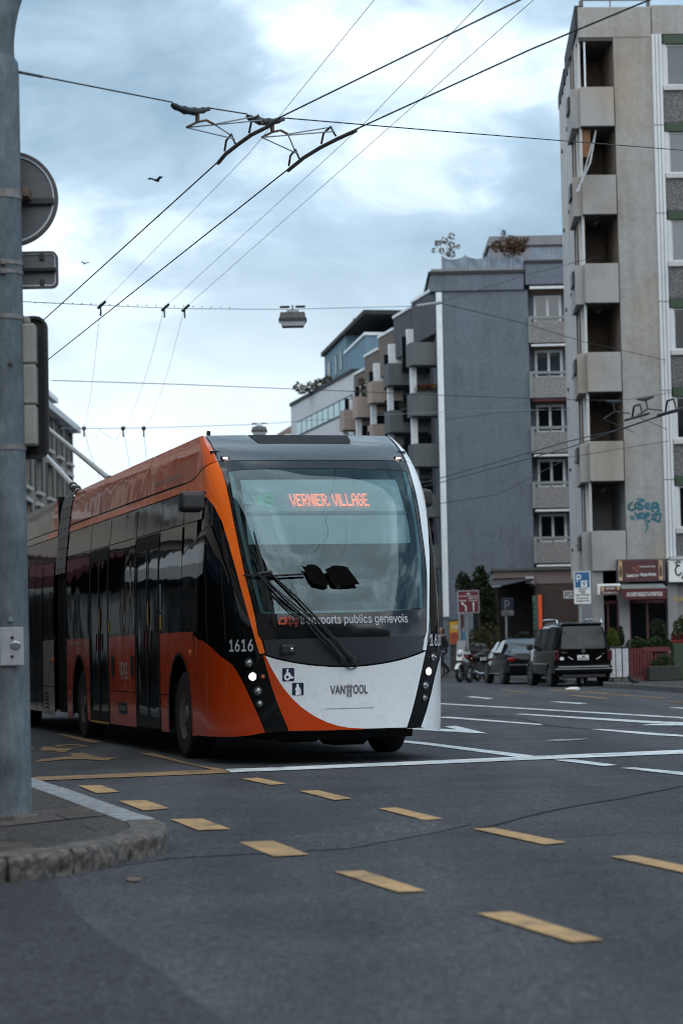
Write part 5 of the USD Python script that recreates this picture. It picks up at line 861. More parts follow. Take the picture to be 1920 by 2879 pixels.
# glazing on the right side
def glass(y0, y1, z0, z1, name='side_window', r=0.04): return bus.part(name, drape(SR(y0 + .015, y1 - .015, z0, z1, -1, r), 0.001), 'bus_glass', smooth=True)
glass(-1.08, 0.26, 1.43, 2.585); glass(-4.70, -2.73, 1.43, 2.585); glass(REAR + 0.05, -6.36, 1.43, 2.585)
bus.part('driver_window', drape(Polygon(BF['drv']).buffer(-0.004), 0.001), 'bus_glass', smooth=True)
dw = Polygon(BF['drv']); bus.part('window_trim', drape(dw.difference(dw.buffer(-0.012)).intersection(sbox(-1.9, 1.9, -0.5, 2.6)), 0.004), 'dark_panel')
for a, b in ((-1.08, 0.26), (-2.70, -1.09), (-4.70, -2.73), (-6.31, -4.73), (REAR + 0.05, -6.34), (0.28, 1.30)):
    g = SR(a + .008, b - .008, 2.61, 2.955); g = g.difference(Polygon(BF['pillar_out'] + [(-0.3, 1.156), (-0.3, 3.4), (-1.6, 3.4)]).buffer(0.012))
    bus.part('upper_panel', drape(g, 0.002), 'panel_black', smooth=True)
# doors: two leaves each
for y0, y1, ym in ((-2.70, -1.11, -1.90), (-6.31, -4.73, -5.51)):
    d = bus.part('door', drape(SR(y0 + .01, y1 - .01, 0.29, 2.59).difference(unary_union([SR(y0 + .09, ym - .05, .42, 2.42, -1, .04), SR(ym + .05, y1 - .09, .42, 2.42, -1, .04)])), 0.003), 'rubber')
    for a, b in ((y0 + .09, ym - .05), (ym + .05, y1 - .09)): bus.part('door_pane', drape(SR(a, b, .42, 2.42, -1, .04), -0.006), 'bus_glass', parent=d, smooth=True)
    bus.part('door_seal', drape(SR(ym - .016, ym + .016, .3, 2.5), 0.008), 'black_plastic', parent=d)
    bus.part('door_grip', [rod_on([(float(s_y(ym + e, 1.30)), 1.22), (float(s_y(ym + e, 1.3)), 1.45)], 0.010, 0.02) for e in (-.09, .09)], 'tail_dim', parent=d)
    bus.part('door_sticker', drape(SP([(ym + .06 + .045 * math.cos(a), 1.64 + .16 * math.sin(a)) for a in np.linspace(0, 6.2, 20)]), 0.006), 'yellow_trim', parent=d)
bus.part('step_edge', drape(SR(-6.29, -4.75, .255, .285), 0.012), 'yellow_trim')
bus.part('door_sign', [drape(SR(-1.07, -0.95, 1.45, 1.62), .006), drape(SR(-4.72, -4.60, 1.45, 1.6), .006)], 'yellow_trim'); bus.part('sticker', drape(SR(-1.07, -0.95, 1.66, 1.98), .006), 'frit')
def knob(y, z, r, mat, name): 
    m = ball((0, 0, 0), r, 2, (0.5, 1, 1)); c = body(s_y(y, z), z); m.vertices = bw(m.vertices + c); bus.part(name, m, mat, smooth=True)
knob(0.70, 1.17, 0.045, 'amber', 'side_marker')
for y, z in ((-0.86, .58), (-3.45, .60), (-6.55, .58), (-8.2, .60)): knob(y, z, 0.03, 'reflector', 'reflector')
for y in (-2.9, -4.35): 
    m = cbx((-.03, -.06, -.13), (.0, .06, .13), .02); m.vertices = bw(m.vertices + body(s_y(y, 1.02), 1.02)); bus.part('socket_cover', m, 'rubber')
bus.part('lettering', text_side('tpg', 0.20, -3.87, 0.915, -3.27), 'letter_faint'); bus.part('operator_badge', drape(SR(-4.0, -3.38, .42, .56), .006), 'navy'); bus.part('lettering', text_side('unireso', 0.07, -3.95, .465, -3.43, off=.009), 'letter_faint')
bus.part('lettering', text_side('transports publics genevois', 0.07, -1.75, 3.165, -0.08, off=.006), 'letter_faint'); bus.part('lettering', text_side('transports publics', 0.06, -8.3, 1.31, -6.9), 'letter_faint')
# --- lettering and marks on the front
bus.part('lettering', text_front('transports publics genevois', 0.082, xs(-.175, 1.457), 1.447, xs(.258, 1.457), 1.447), 'letter_white', label='white operator lettering below the windscreen')
bus.part('lettering', text_front('tpg', 0.082, xs(-.245, 1.45), 1.447, xs(-.184, 1.45), 1.447), 'letter_orange')
bus.part('logo', drape(FXG(Polygon([(xs(-.29, 1.45) + x, 1.445 + z) for x, z in ((0, 0), (.07, 0), (.085, .05), (.125, .065), (.12, .08), (.02, .075), (-.005, .03))]).difference(Polygon([(xs(-.29, 1.45) + x, 1.445 + z) for x, z in ((.02, .018), (.055, .018), (.065, .055), (.028, .055))]))), .010), 'letter_orange')
vx0, vx1 = -.203, .197
bus.part('maker_badge', [text_front('VAN', .085, vx0, .722, vx0 + .155), text_front('OOL', .085, vx1 - .155, .722, vx1)] + [drape(FXR(a, a + .020, .688, .815), .010) for a in (-.028, .004)] + [drape(FXR(-.045, .04, .786, .799), .011), drape(FXR(-.028, .024, .745, .757), .011)], 'letter_grey')
for key, kind in (('pic1', 0), ('pic2', 1)):
    q = BF[key]; x0, x1, z0, z1 = xs(q[0][0], q[0][1]) + .01, xs(q[1][0], q[1][1]), q[3][1], q[0][1]; w = x1 - x0; h = z1 - z0
    bd = bus.part('pictogram', drape(FXR(x0, x1, z0, z1, .01), .006), 'navy'); U = lambda x, z: (x0 + w * x, z0 + h * z)
    if kind == 0: g = [stroke([U(.42, .72), U(.40, .48), U(.66, .46), U(.74, .26), U(.86, .30)], .010), Point(U(.44, .86)).buffer(.011), stroke([U(.34, .54), U(.22, .38), U(.28, .18), U(.46, .12), U(.60, .24), U(.62, .38)], .009), stroke([U(.42, .62), U(.60, .60)], .008)]
    else: g = [Point(U(.48, .84)).buffer(.012), stroke([U(.48, .74), U(.47, .42), U(.40, .12)], .013), stroke([U(.49, .42), U(.56, .12)], .011), stroke([U(.44, .68), U(.32, .48)], .008), stroke([U(.54, .68), U(.64, .48), U(.70, .44)], .008), stroke([U(.68, .46), U(.74, .10)], .006)]
    bus.part('figure', drape(FXG(unary_union(g)), .010), 'letter_white', parent=bd)
bus.part('scratch', drape(FXR(-.26, .26, .566, .572), .006), 'letter_grey')
def text_sv(txt, h, s0, s1, z0, off=.008):
    m = meshkit.text_mesh(txt, h, 0.002, True); b = m.bounds; return mesh_on(m, lambda v: surf(s0 + (v[:, 0] - b[0][0]) / (b[1][0] - b[0][0]) * (s1 - s0), z0 + v[:, 1], off))
bus.part('fleet_number', text_sv('1616', .118, -.643, -.453, 1.181), 'letter_white'); bus.part('fleet_number', text_sv('1616', .118, .45, .70, 1.20), 'letter_white')
# --- lamps
def lamp(s, v, r, mat, host, ring=True, name='headlamp'):
    c = surf(np.array([s]), np.array([v]), 0.004)[0]; n = NS * nrm(np.array([s]), np.array([v]))[0]; nw = n[0] * AX + n[1] * AY + n[2] * np.array([0, 0, 1.0]); nw = nw * 0.55 + AY * 0.45; nw /= np.linalg.norm(nw)
    h = bus.part(name, rot_to(lathe([(0.0, -.02), (r * 1.28, -.02), (r * 1.28, .012), (r * 1.02, .016), (r, .004), (0, .004)], 28), c, c + nw), 'black_plastic', smooth=40)
    bus.part('lens', rot_to(lathe([(0, .022), (r * .6, .018), (r, .006)], 28), c, c + nw), mat, parent=h, smooth=True)
    if mat == 'lens': bus.part('bulb', rot_to(lathe([(0, .05), (r * .3, .04), (r * .32, .02)], 16), c, c + nw), 'chrome', parent=h, smooth=True)
    if mat == 'lens_ring': pass
for (s, v), r, mt in zip(BF['lampsL'][:4], (.038, .040, .038, .030), ('lens', 'lamp_on', 'lens', 'lens')): lamp(s, v, r, mt, bandL)
for (s, v), r, mt in zip(BF['lampsR'], (.038, .040, .038, .030), ('lens', 'lamp_on', 'lens', 'lens')): lamp(s, v, r, mt, bandR)
for (s, v) in (BF['lampsL'][0], BF['lampsR'][0]): lamp(s, v, .014, 'lamp_dim', None, name='position_lamp')
s, v = BF['lampsL'][4]; lamp(s, v, .022, 'amber', None, name='indicator')
for s, v in (BF['topl'][0], BF['topr'][0]):
    m = cbx((-.045, -.05, -.022), (.045, .03, .022), .012); m.vertices = bw(m.vertices + body(s, v)); h = bus.part('marker_lamp', m, 'black_plastic'); q = cbx((-.03, .022, -.012), (.03, .036, .012), .006); q.vertices = bw(q.vertices + body(s, v)); bus.part('lens', q, 'marker', parent=h)
for x in (-0.98, 0.86): 
    m = cbx((-.02, -.02, 0), (.02, .02, .07), .006); m.vertices = bw(m.vertices + np.array([x, .42, 3.57])); bus.part('roof_stud', m, 'rubber')
m = cbx((-.085, -.04, -.05), (.085, .04, .05), .02); m.vertices = bw(m.vertices + body(*BF['cameradome'][0])); bus.part('camera', m, 'black_plastic')
m = ball((0, 0, 0), .022); m.vertices = bw(m.vertices + body(*BF['cameradome'][0]) + np.array([.03, .035, 0])); bus.part('camera_lens', m, 'chrome', smooth=True)
# --- wipers, mirrors
w1 = bus.part('wiper', [rod_on(BF['arm1'], [.030, .024, .015, .011, .011, .012], [.05, .06, .06, .055, .055, .06]), rod_on(BF['arm1b'], .008, [.05, .07, .07, .06, .06])], 'rubber')
w2 = bus.part('wiper', [rod_on(BF['arm2'], [.030, .018, .012, .012, .012], [.05, .06, .06, .06, .06]), rod_on(BF['arm2b'], .008, [.05, .07, .07, .06, .06])], 'rubber')
bus.part('blade', rod_on(BF['blade1'], [.008, .014, .018, .022, .018, .014, .008], .035), 'rubber', parent=w1); bus.part('blade', rod_on(BF['rod'], .012, .04), 'rubber', parent=w2)
for s, v in BF['pivots']:
    p = surf(np.array([s]), np.array([v]), .03)[0]; bus.part('wiper_hub', [ball(p, .038), ball(p + AY * .035, .012)], 'black_plastic', smooth=True)
bus.part('wiper_link', [rod_on([(-.385, 1.962), (-.30, 1.975)], .022, .05)] + [ball(surf(np.array([a]), np.array([b]), .07)[0], .012) for a, b in ((-.374, 1.947), (-.309, 1.964))], 'black_plastic')
bus.part('washer_hose', rod_on(BF['hose'], .006, .02), 'rubber')
VIS1 = [(-0.14, 2.027), (-0.125, 2.014), (-0.112, 2.037), (-0.095, 2.042), (-0.081, 2.031), (-0.068, 2.007), (-0.059, 1.959), (-0.046, 1.886), (-0.039, 1.838), (-0.056, 1.817), (-0.076, 1.831), (-0.098, 1.848), (-0.112, 1.889), (-0.124, 1.961)]
VIS2 = [(-0.045, 1.992), (-0.032, 2.001), (-0.023, 2.02), (-0.013, 2.026), (-0.002, 2.021), (0.003, 2.008), (0.008, 1.965), (0.017, 1.902), (0.029, 1.833), (0.011, 1.828), (-0.001, 1.822), (-0.015, 1.825), (-0.027, 1.835), (-0.036, 1.91)]
[bus.part('sun_shade', drape(Polygon(q).buffer(.004).buffer(-.002), .055), 'matte_black', smooth=True) for q in (VIS1, VIS2)]
mp = trimesh.convex.convex_hull(np.vstack([ball((x * .085, y, z), .045, 2).vertices for x in (-1, 1) for y, z in ((-.06, -.06), (-.05, .07), (.06, -.05), (.05, .06))]))
def mirror(c, sg):
    m = mp.copy(); m.vertices = bw(m.vertices + np.array(c)); p = bus.part('wing_mirror', m, 'black_plastic', smooth=30)
    bus.part('mirror_arm', tube(bw(np.array([np.array(c) + [0, .02, .05], np.array(c) + [-sg * .12, -.05, .09], np.array(c) + [-sg * .20, -.28, .12]])), .022, 8), 'black_plastic', parent=p)
mirror((-1.45, 1.72, 2.765), -1); mirror((1.30, 0.95, 2.84), 1)
# --- wheels
def wheel(xb, yb, sg, r=0.485):
    t = lathe([(.27, -.14), (r - .05, -.148), (r - .012, -.125), (r, -.09), (r, .09), (r - .012, .125), (r - .05, .148), (.30, .14), (.29, .12)], 40, 'x'); t.vertices = bw(t.vertices + np.array([xb - sg * .15, yb, r])); w = bus.part('wheel', t, 'rubber', smooth=30)
    rm = lathe([(.0, -.01), (.10, -.01), (.105, -.05), (.15, -.06), (.22, -.035), (.25, -.02), (.275, .0), (.29, .0), (.292, -.05)], 32, 'x'); 
    if sg < 0: rm.vertices[:, 0] *= -1
    rm.vertices = bw(rm.vertices + np.array([xb + sg * -.012, yb, r])); bus.part('rim', rm, 'rim', parent=w, smooth=30)
    hs = []
    for k in range(10):
        a = k * 2 * math.pi / 10; h = lathe([(0, .004), (.026, .004), (.028, 0)], 12, 'x'); h.vertices = bw(h.vertices * [sg, 1, 1] + np.array([xb - sg * .058, yb + .19 * math.cos(a), r + .19 * math.sin(a)])); hs.append(h)
    bus.part('rim_hole', hs, 'hole', parent=w)
for y in (0.06, -7.24): wheel(-1.25, y, -1); wheel(1.25, y, 1)
for y in (0.08, -7.24): bus.part('wheel_well', [bbox_((-1.2, y - .72, 1.12), (1.2, y + .72, 1.2)), bbox_((-.80, y - .72, .25), (-.76, y + .72, 1.2))] + [bbox_((-1.22, y + e, .32), (-.7, y + e + .03, 1.2)) for e in (-.70, .67)], 'chassis')
# --- gangway bellows and the rear car
def section(y0, y1, inset=0.0):
    zs = np.r_[np.linspace(.32, 2.4, 6), np.linspace(2.5, 3.574, 10)]; xr = [(-float(Wf(z)) + inset, z) for z in zs]; ring = xr + [(-x, z) for x, z in xr[::-1]]
    v = np.array([(x, y, z - (inset * .6 if z > 3.2 else 0)) for y in (y0, y1) for x, z in ring]); n = len(ring); f = []
    for j in range(n): a, b = j, (j + 1) % n; f += [[a, b, b + n], [a, b + n, a + n]]
    return trimesh.Trimesh(bw(v), f, process=False)
for k in range(9):
    y = REAR - .08 - k * .125; bus.part('bellows_fold', [section(y, y - .055, .05), section(y - .055, y - .125, .13)], 'bellows')
def gw(y0, y1, zlo):
    zs = np.linspace(zlo, 3.574, 14); xr = [(-float(Wf(z)) - .012, z) for z in zs]; ring = xr + [(-x, z) for x, z in xr[::-1]]; v = np.array([(x, y, z + (.015 if z > 3.5 else 0)) for y in (y0, y1) for x, z in ring]); n = len(ring); f = []
    for j in range(n - 1): f += [[j, j + 1, j + 1 + n], [j, j + 1 + n, j + n]]
    return trimesh.Trimesh(bw(v), f, process=False)
for a, b in ((-8.53, -8.86), (-8.875, -9.20), (-9.215, -9.54)):
    g = bus.part('gangway_cover', gw(a, b, 2.38), 'gangway'); bus.part('rivets', [ball(bw(np.array([-float(Wf(z)) - .015, a - .04, z])), .014, 1) for z in np.linspace(2.45, 3.5, 8)], 'dark_steel', parent=g)
R0_, R1_ = -9.68, -18.6
def rsh(y0, y1, z0, z1, inset=0.0, sides=(-1, 1)):
    ms = []
    for sg in sides:
        zs = np.unique(np.r_[np.linspace(z0, z1, max(2, int((z1 - z0) / .08)))]); v = np.array([(sg * (float(Wf(min(z, 3.574))) - inset), y, z) for y in (y0, y1) for z in zs]); n = len(zs); f = []
        for j in range(n - 1): f += [[j, j + 1, j + 1 + n], [j, j + 1 + n, j + n]]
        ms.append(trimesh.Trimesh(bw(v), f, process=False))
    return ms
bus.part('rear_body', rsh(R0_, R1_, .32, 3.574, .012) + [bbox_((-1.2, R1_, .32), (1.2, R1_ + .05, 3.57)), bbox_((-1.2, R0_ - .05, .32), (1.2, R0_, 3.57)), bbox_((-1.07, R1_, 3.55), (1.07, R0_, 3.574)), bbox_((-1.1, R1_, .30), (1.1, R0_ - .7, 1.0))], 'bus_black', smooth=30, label='rear car of the articulated bus')
[bus.part('rear_roof_side', rsh(R0_, -10.5, 3.085, 3.572, -.002, (_s,)), 'orange_roof', smooth=30) for _s in (-1, 1)]; [bus.part('rear_roof_side', rsh(-10.51, R1_, 3.085, 3.572, -.002, (_s,)), 'grey_body', smooth=30) for _s in (-1, 1)]
[bus.part('rear_cornice', rsh(R0_, -10.8, 2.972, 3.06, -.004, (_s,)), 'orange', smooth=30) for _s in (-1, 1)]; [bus.part('rear_cornice', rsh(-10.81, R1_, 2.972, 3.06, -.004, (_s,)), 'grey_body', smooth=30) for _s in (-1, 1)]
[bus.part('rear_side_panel', rsh(-9.75, -10.95, .705, 1.40, -.003, (_s,)), 'grey_body') for _s in (-1, 1)]; rl_ = [bus.part('rear_side_panel', rsh(-9.75, -10.95, .27, .692, -.003, (_s,)), 'grey_body') for _s in (-1, 1)]
bus.part('vent_louvre', [rsh(-10.35, -10.75, .36 + k * .055, .39 + k * .055, -.008, (-1,)) [0] for k in range(5)], 'hole', parent=rl_[0])
[bus.part('rear_side_panel', rsh(-12.7, R1_, .27, 1.40, -.003, (_s,)), 'grey_body') for _s in (-1, 1)]; [bus.part('side_window', rsh(-9.78, -10.92, 1.43, 2.585, -.001, (_s,)), 'bus_glass') for _s in (-1, 1)]; [bus.part('side_window', rsh(-12.75, R1_, 1.43, 2.585, -.001, (_s,)), 'bus_glass') for _s in (-1, 1)]
bus.part('door', rsh(-11.0, -12.6, .30, 2.55, -.002, (-1,)), 'bus_glass'); bus.part('door_seal', [rsh(-11.78, -11.82, .3, 2.5, -.01, (-1,))[0], rsh(-11.0, -11.05, .3, 2.5, -.01, (-1,))[0]], 'rubber')
knob2 = ball((0, 0, 0), .045, 2, (.5, 1, 1)); knob2.vertices = bw(knob2.vertices + np.array([-1.285, -9.9, 1.1])); bus.part('side_marker', knob2, 'amber', smooth=True)
for xb in (-1.25, 1.25): wheel(xb, -13.9, math.copysign(1, xb))
# trolley poles
for sx, yb0, z0, y1_, z1_ in ((.40, -12.3, 3.72, -22.6, 5.9), (-.40, -12.2, 3.70, -18.0, 5.1)):
    a, b = np.array([sx, yb0, z0]), np.array([sx, y1_, z1_]); d = b - a
    p = bus.part('trolley_pole', tube(bw(np.array([a + d * .10, b])), [.052, .040], 10), 'pole_white', smooth=30)
    bus.part('pole_spring', [tube(bw(np.array([a, a + d * .10])), .075, 10)] + [tube(bw(np.array([a + d * (.01 + .012 * k), a + d * (.016 + .012 * k)])), .085, 10) for k in range(7)], 'rusty', parent=p, smooth=30)
    bus.part('pole_clamp', [tube(bw(np.array([a + d * t, a + d * (t + .012)])), .075, 10) for t in (.13, .20)] + [cbx(bw(a + d * .15) - .07, bw(a + d * .15) + .07, .02)], 'dark_steel', parent=p)
bus.part('pole_base', [bbox_((-.62, -12.6, 3.56), (.62, -11.6, 3.70), .04), bbox_((-.25, -11.4, 3.56), (.05, -10.6, 3.85), .03)], 'dark_steel')
# the driver at the wheel
# ---------------------------------------------------------------- people: one smooth body from a jointed skeleton
import manifold3d as m3
def skin_body(bones, edge=0.035, it=8):
    """bones: (a, ra, b, rb); hulls of spheres joined into one surface and smoothed"""
    parts = []
    for a, ra, b, rb in bones:
        s = m3.Manifold.sphere(1.0, 16); parts.append(m3.Manifold.batch_hull([s.scale((ra,) * 3).translate(tuple(map(float, a))), s.scale((rb,) * 3).translate(tuple(map(float, b)))]))
    m = m3.Manifold.batch_boolean(parts, m3.OpType.Add).refine_to_length(edge).to_mesh()
    t = trimesh.Trimesh(m.vert_properties[:, :3], m.tri_verts); trimesh.smoothing.filter_taubin(t, iterations=it); return t
def person(label, loc, face, pose, coat, legs='trousers', hair='hair_dark', lift=0.0):
    T = Thing('person', label, 'person', (loc[0], loc[1], loc[2]), face)      # local frame: +y is where the person looks
    A = np.array
    if pose == 'walk': hip, sh, hd = A([0, 0, .95]), A([0, .03, 1.42]), A([0, .06, 1.63]); L = [(A([-.1, 0, .92]), A([-.11, .22, .50]), A([-.11, .18, .09]), A([-.11, .32, .04])), (A([.1, 0, .92]), A([.11, .02, .48]), A([.11, -.26, .12]), A([.11, -.14, .04]))]; H = [(A([-.2, .02, 1.40]), A([-.25, -.08, 1.12]), A([-.24, .02, .88])), (A([.2, .02, 1.40]), A([.25, .06, 1.12]), A([.24, .22, .92]))]
    elif pose == 'sit': hip, sh, hd = A([0, 0, .50]), A([0, -.05, .98]), A([0, .0, 1.20]); L = [(A([s * .1, 0, .50]), A([s * .13, .42, .50]), A([s * .13, .44, .10]), A([s * .13, .58, .05])) for s in (-1, 1)]; H = [(A([s * .20, -.04, .96]), A([s * .27, .06, .70]), A([s * .14, .34, .68])) for s in (-1, 1)]
    else: hip, sh, hd = A([0, 0, .50]), A([0, -.06, 1.0]), A([0, .02, 1.22]); L = [(A([s * .1, 0, .50]), A([s * .14, .42, .52]), A([s * .14, .50, .14]), A([s * .14, .64, .10])) for s in (-1, 1)]; H = [(A([s * .20, -.04, .98]), A([s * .28, .14, .74]), A([s * .16, .46, .84])) for s in (-1, 1)]
    T.part('body', skin_body([(hip, .14, sh - [0, 0, .06], .15)] + [(sh, .10, sh + [0, .01, .1], .055), (hd - [0, 0, .06], .075, hd + [0, .01, .05], .092)] + [(h[2], .030, h[2] + [0, .05, -.05], .028) for h in H]), 'skin', local=True, smooth=True)
    T.part('coat', skin_body([(hip - [0, 0, .05], .165, sh - [0, 0, .10], .17), (sh - [.12, 0, .04], .10, sh - [-.12, 0, .04], .10), (sh, .09, sh + [0, 0, .06], .07)] + [b for h in H for b in ((h[0], .075, h[1], .058), (h[1], .058, h[2], .042))]), coat, local=True, smooth=True)
    T.part('trousers', skin_body([b for l in L for b in ((l[0], .10, l[1], .075), (l[1], .075, l[2], .052))] + [(L[0][0], .11, L[1][0], .11)]), legs, local=True, smooth=True)
    T.part('shoe', [ball(l[3], .055, 2, (1, 1, 1)) for l in L] + [trimesh.convex.convex_hull(np.vstack([ball(l[3], .045).vertices, ball(l[2], .045).vertices])) for l in L], 'seat_black', local=True)
    T.part('hair', skin_body([(hd + [0, -.025, .05], .098, hd + [0, -.03, -.03], .085)]), hair, local=True, smooth=True)
    T.part('nose', [ball(hd + A([0, .10, 0]), .016), ball(hd + A([-.035, .085, .025]), .010), ball(hd + A([.035, .085, .025]), .010)], 'skin', local=True)
    return T
dpos = bw(np.array([0.42, 0.72, 1.06])); person('bus driver sitting behind the wheel in a dark jacket', dpos, math.atan2(AY[1], AY[0]) - math.pi / 2, 'drive', 'cab_dark', legs='cab_dark')
person('seated person in a red coat with dark hair, behind the parked dark saloon', at(1385, 1880, 88) * [1, 1, 0] + [0, 0, .12], -0.4, 'sit', 'coat_red')
person('person in a black coat walking beyond the motorcycles at the edge of the bus', at(1247, 1860, 92) * [1, 1, 0] + [0, 0, .12], 1.9, 'walk', 'coat_black', hair='hair_brown')

# ---------------------------------------------------------------- the steel pole at the left with its signs
PD = 15.6; pb = onz(90, 2300, KZ - 0.01); PD = pb[1]
r_base = 0.158; PX = pb[0] - r_base; PY = PD; LEAN = 0.0
def pr(z): return r_base - 0.0042 * z                        # slight taper
pole = Thing('street_pole', 'thick galvanised steel pole on the pavement corner, cut by the left edge', 'pole', (PX, PY, 0))
def edge_x(py): q = at(0, py, PD)[2]; return q
zc = zat(0, 166, PD)
prof = [(0.0, KZ - .02), (r_base + .004, KZ - .02), (r_base + .004, KZ + .04)] + [(pr(z), z) for z in np.linspace(KZ + .05, zc - .10, 14)] + [(pr(zc) + .0, zc - .08), (pr(zc) * .96, zc - .02), (pr(zc) * .84, zc), (pr(zc) * .80, zc + .02)]
m = lathe(prof, 48); m.apply_translation((PX, PY, 0)); pole.part('shaft', m, 'galvanised', smooth=35)
ra = pr(zc) * .80; pts = [(PX, PY, zc), (PX + .003, PY, zc + .10), (PX + .018, PY, zc + .22), (PX + .058, PY, zc + .38), (PX + .15, PY, zc + .60), (PX + .38, PY, zc + .95), (PX + .85, PY, zc + 1.35), (PX + 1.6, PY, zc + 1.7)]
from scipy.interpolate import CubicSpline
tt = np.linspace(0, 1, len(pts)); cs = CubicSpline(tt, np.array(pts)); pole.part('bent_arm', tube(cs(np.linspace(0, 1, 40)), np.linspace(ra, ra * .7, 40), 32), 'galvanised', smooth=40)
m = lathe([(r_base + .01, KZ - .012), (r_base + .055, KZ - .012), (r_base + .05, KZ + .012), (r_base + .006, KZ + .02)], 40); m.apply_translation((PX, PY, 0)); pole.part('footing', m, 'granite_dirty', smooth=30)
def band(py, h=.05, mat='strap', proud=.006):
    z = zat(40, py, PD - .1); m = lathe([(pr(z) - .004, z - h / 2), (pr(z) + proud, z - h / 2), (pr(z) + proud, z + h / 2), (pr(z) - .004, z + h / 2)], 40); m.apply_translation((PX, PY, 0)); return pole.part('strap', m, mat, smooth=30)
b1 = band(541, .058); band(735, .026); band(761, .026); band(888, .030); band(1257, .030)
for py in (735, 761): z = zat(8, py, PD - .15); pole.part('buckle', cbx((PX + .02, PY - pr(z) - .02, z - .018), (PX + .06, PY - pr(z) - .002, z + .018), .004), 'strap')
z0, z1 = zat(30, 1872, PD - .16), zat(30, 1764, PD - .16); xl, xr_ = at(0, 1800, PD - .16)[0], at(66, 1800, PD - .16)[0]
pl = pole.part('plate', cbx((xl, PY - r_base - .014, z0), (xr_, PY - r_base + .004, z1), .004), 'plate_grey'); pole.part('plate_bolt', [ball((at(35, y, PD - .16)[0], PY - r_base - .014, zat(35, y, PD - .16)), .011) for y in (1793, 1846)], 'hole', parent=pl); zb = zat(44, 1815, PD - .16); pole.part('wax_lump', ball((at(44, 1815, PD - .16)[0], PY - r_base - .012, zb), .034, 2, (1, .25, 1)) if False else trimesh.Trimesh(ball((0, 0, 0), .034, 2, (1.1, .22, .9)).vertices + np.array([at(44, 1815, PD - .16)[0], PY - r_base - .016, zb]), ball((0, 0, 0), .034, 2).faces), 'lens', parent=pl, smooth=True)
pole.part('sticker', [cbx((at(24, 1742, PD - .16)[0], PY - r_base - .006, zat(24, 1748, PD - .16)), (at(36, 1742, PD - .16)[0], PY - r_base + .02, zat(24, 1736, PD - .16)), .002)], 'frit'); zs = zat(30, 1020, PD - .15); pole.part('bolt', ball((at(30, 1020, PD - .15)[0], PY - pr(zs) + .004, zs), .014), 'rusty')
# round sign seen from behind
SD = PD + .22; zc_ = zat(60, 558, SD); xc_ = at(28, 558, SD)[0]; rr = (at(163, 558, SD)[0] - xc_)
rs = Thing('round_sign', 'round traffic sign seen from behind on the steel pole', 'sign', (xc_, SD, zc_))
def ringm(r0, r1, y0, y1): m = lathe([(r0, y0), (r1, y0), (r1, y1), (r0, y1), (r0, y0)], 64, 'y'); m.apply_translation((xc_, SD, zc_)); return m
m = trimesh.creation.cylinder(rr * .93, .004, sections=64); m.apply_transform(trimesh.transformations.rotation_matrix(np.pi / 2, [1, 0, 0])); m.apply_translation((xc_, SD, zc_)); rs.part('panel', m, 'sign_back'); rs.part('inner_edge', ringm(rr * .895, rr * .93, -.012, -.003), 'rim_bright', smooth=30); rs.part('rim', ringm(rr * .93, rr, -.016, .03), 'sign_rim', smooth=30)
rs.part('cross_bar', cbx((xc_ - rr * .9, SD - .035, zc_ - .045), (xc_ + rr * .92, SD - .004, zc_ + .0), .006), 'strap' if False else 'dark_steel'); rs.part('bracket', cbx((PX + pr(2) - .01, PY + .02, zc_ - .02), (PX + pr(2) + .035, SD - .004, zc_ + .04), .004), 'rusty')
# supplementary plate below
x1_, za, zb_ = at(163, 750, SD)[0], zat(120, 810, SD), zat(120, 706, SD); x0_ = PX - .34
ps = Thing('sign_plate', 'small rectangular plate with rounded corners, seen from behind below the round sign', 'sign', (PX, SD, za))
def plate(r0, y0, y1, hole=None, rad=.045):
    g = rrect(x0_ + r0, za + r0, x1_ - r0, zb_ - r0, max(.01, rad - r0)); g = g if hole is None else g.difference(rrect(x0_ + hole, za + hole, x1_ - hole, zb_ - hole, max(.01, rad - hole)))
    m = extr(g, y1 - y0); m.apply_transform(np.array([[1, 0, 0, 0], [0, 0, -1, SD - y0], [0, 1, 0, 0], [0, 0, 0, 1.0]])); return m
ps.part('panel', plate(.012, 0, .004), 'sign_back'); ps.part('rim', plate(0, -.03, .018, .014), 'sign_rim'); ps.part('inner_edge', plate(.014, .005, .012, .022), 'rim_bright'); zm = (za + zb_) / 2 - .002
ps.part('cross_bar', cbx((x0_ + .03, SD - .04, zm - .012), (x1_ - .012, SD - .005, zm + .012), .004), 'black_plastic'); ps.part('clip', [cbx((x1_ - .12, SD - .02, q - .024), (x1_ - .09, SD - .004, q + .024), .004) for q in (za + .036, zb_ - .036)], 'dark_steel')
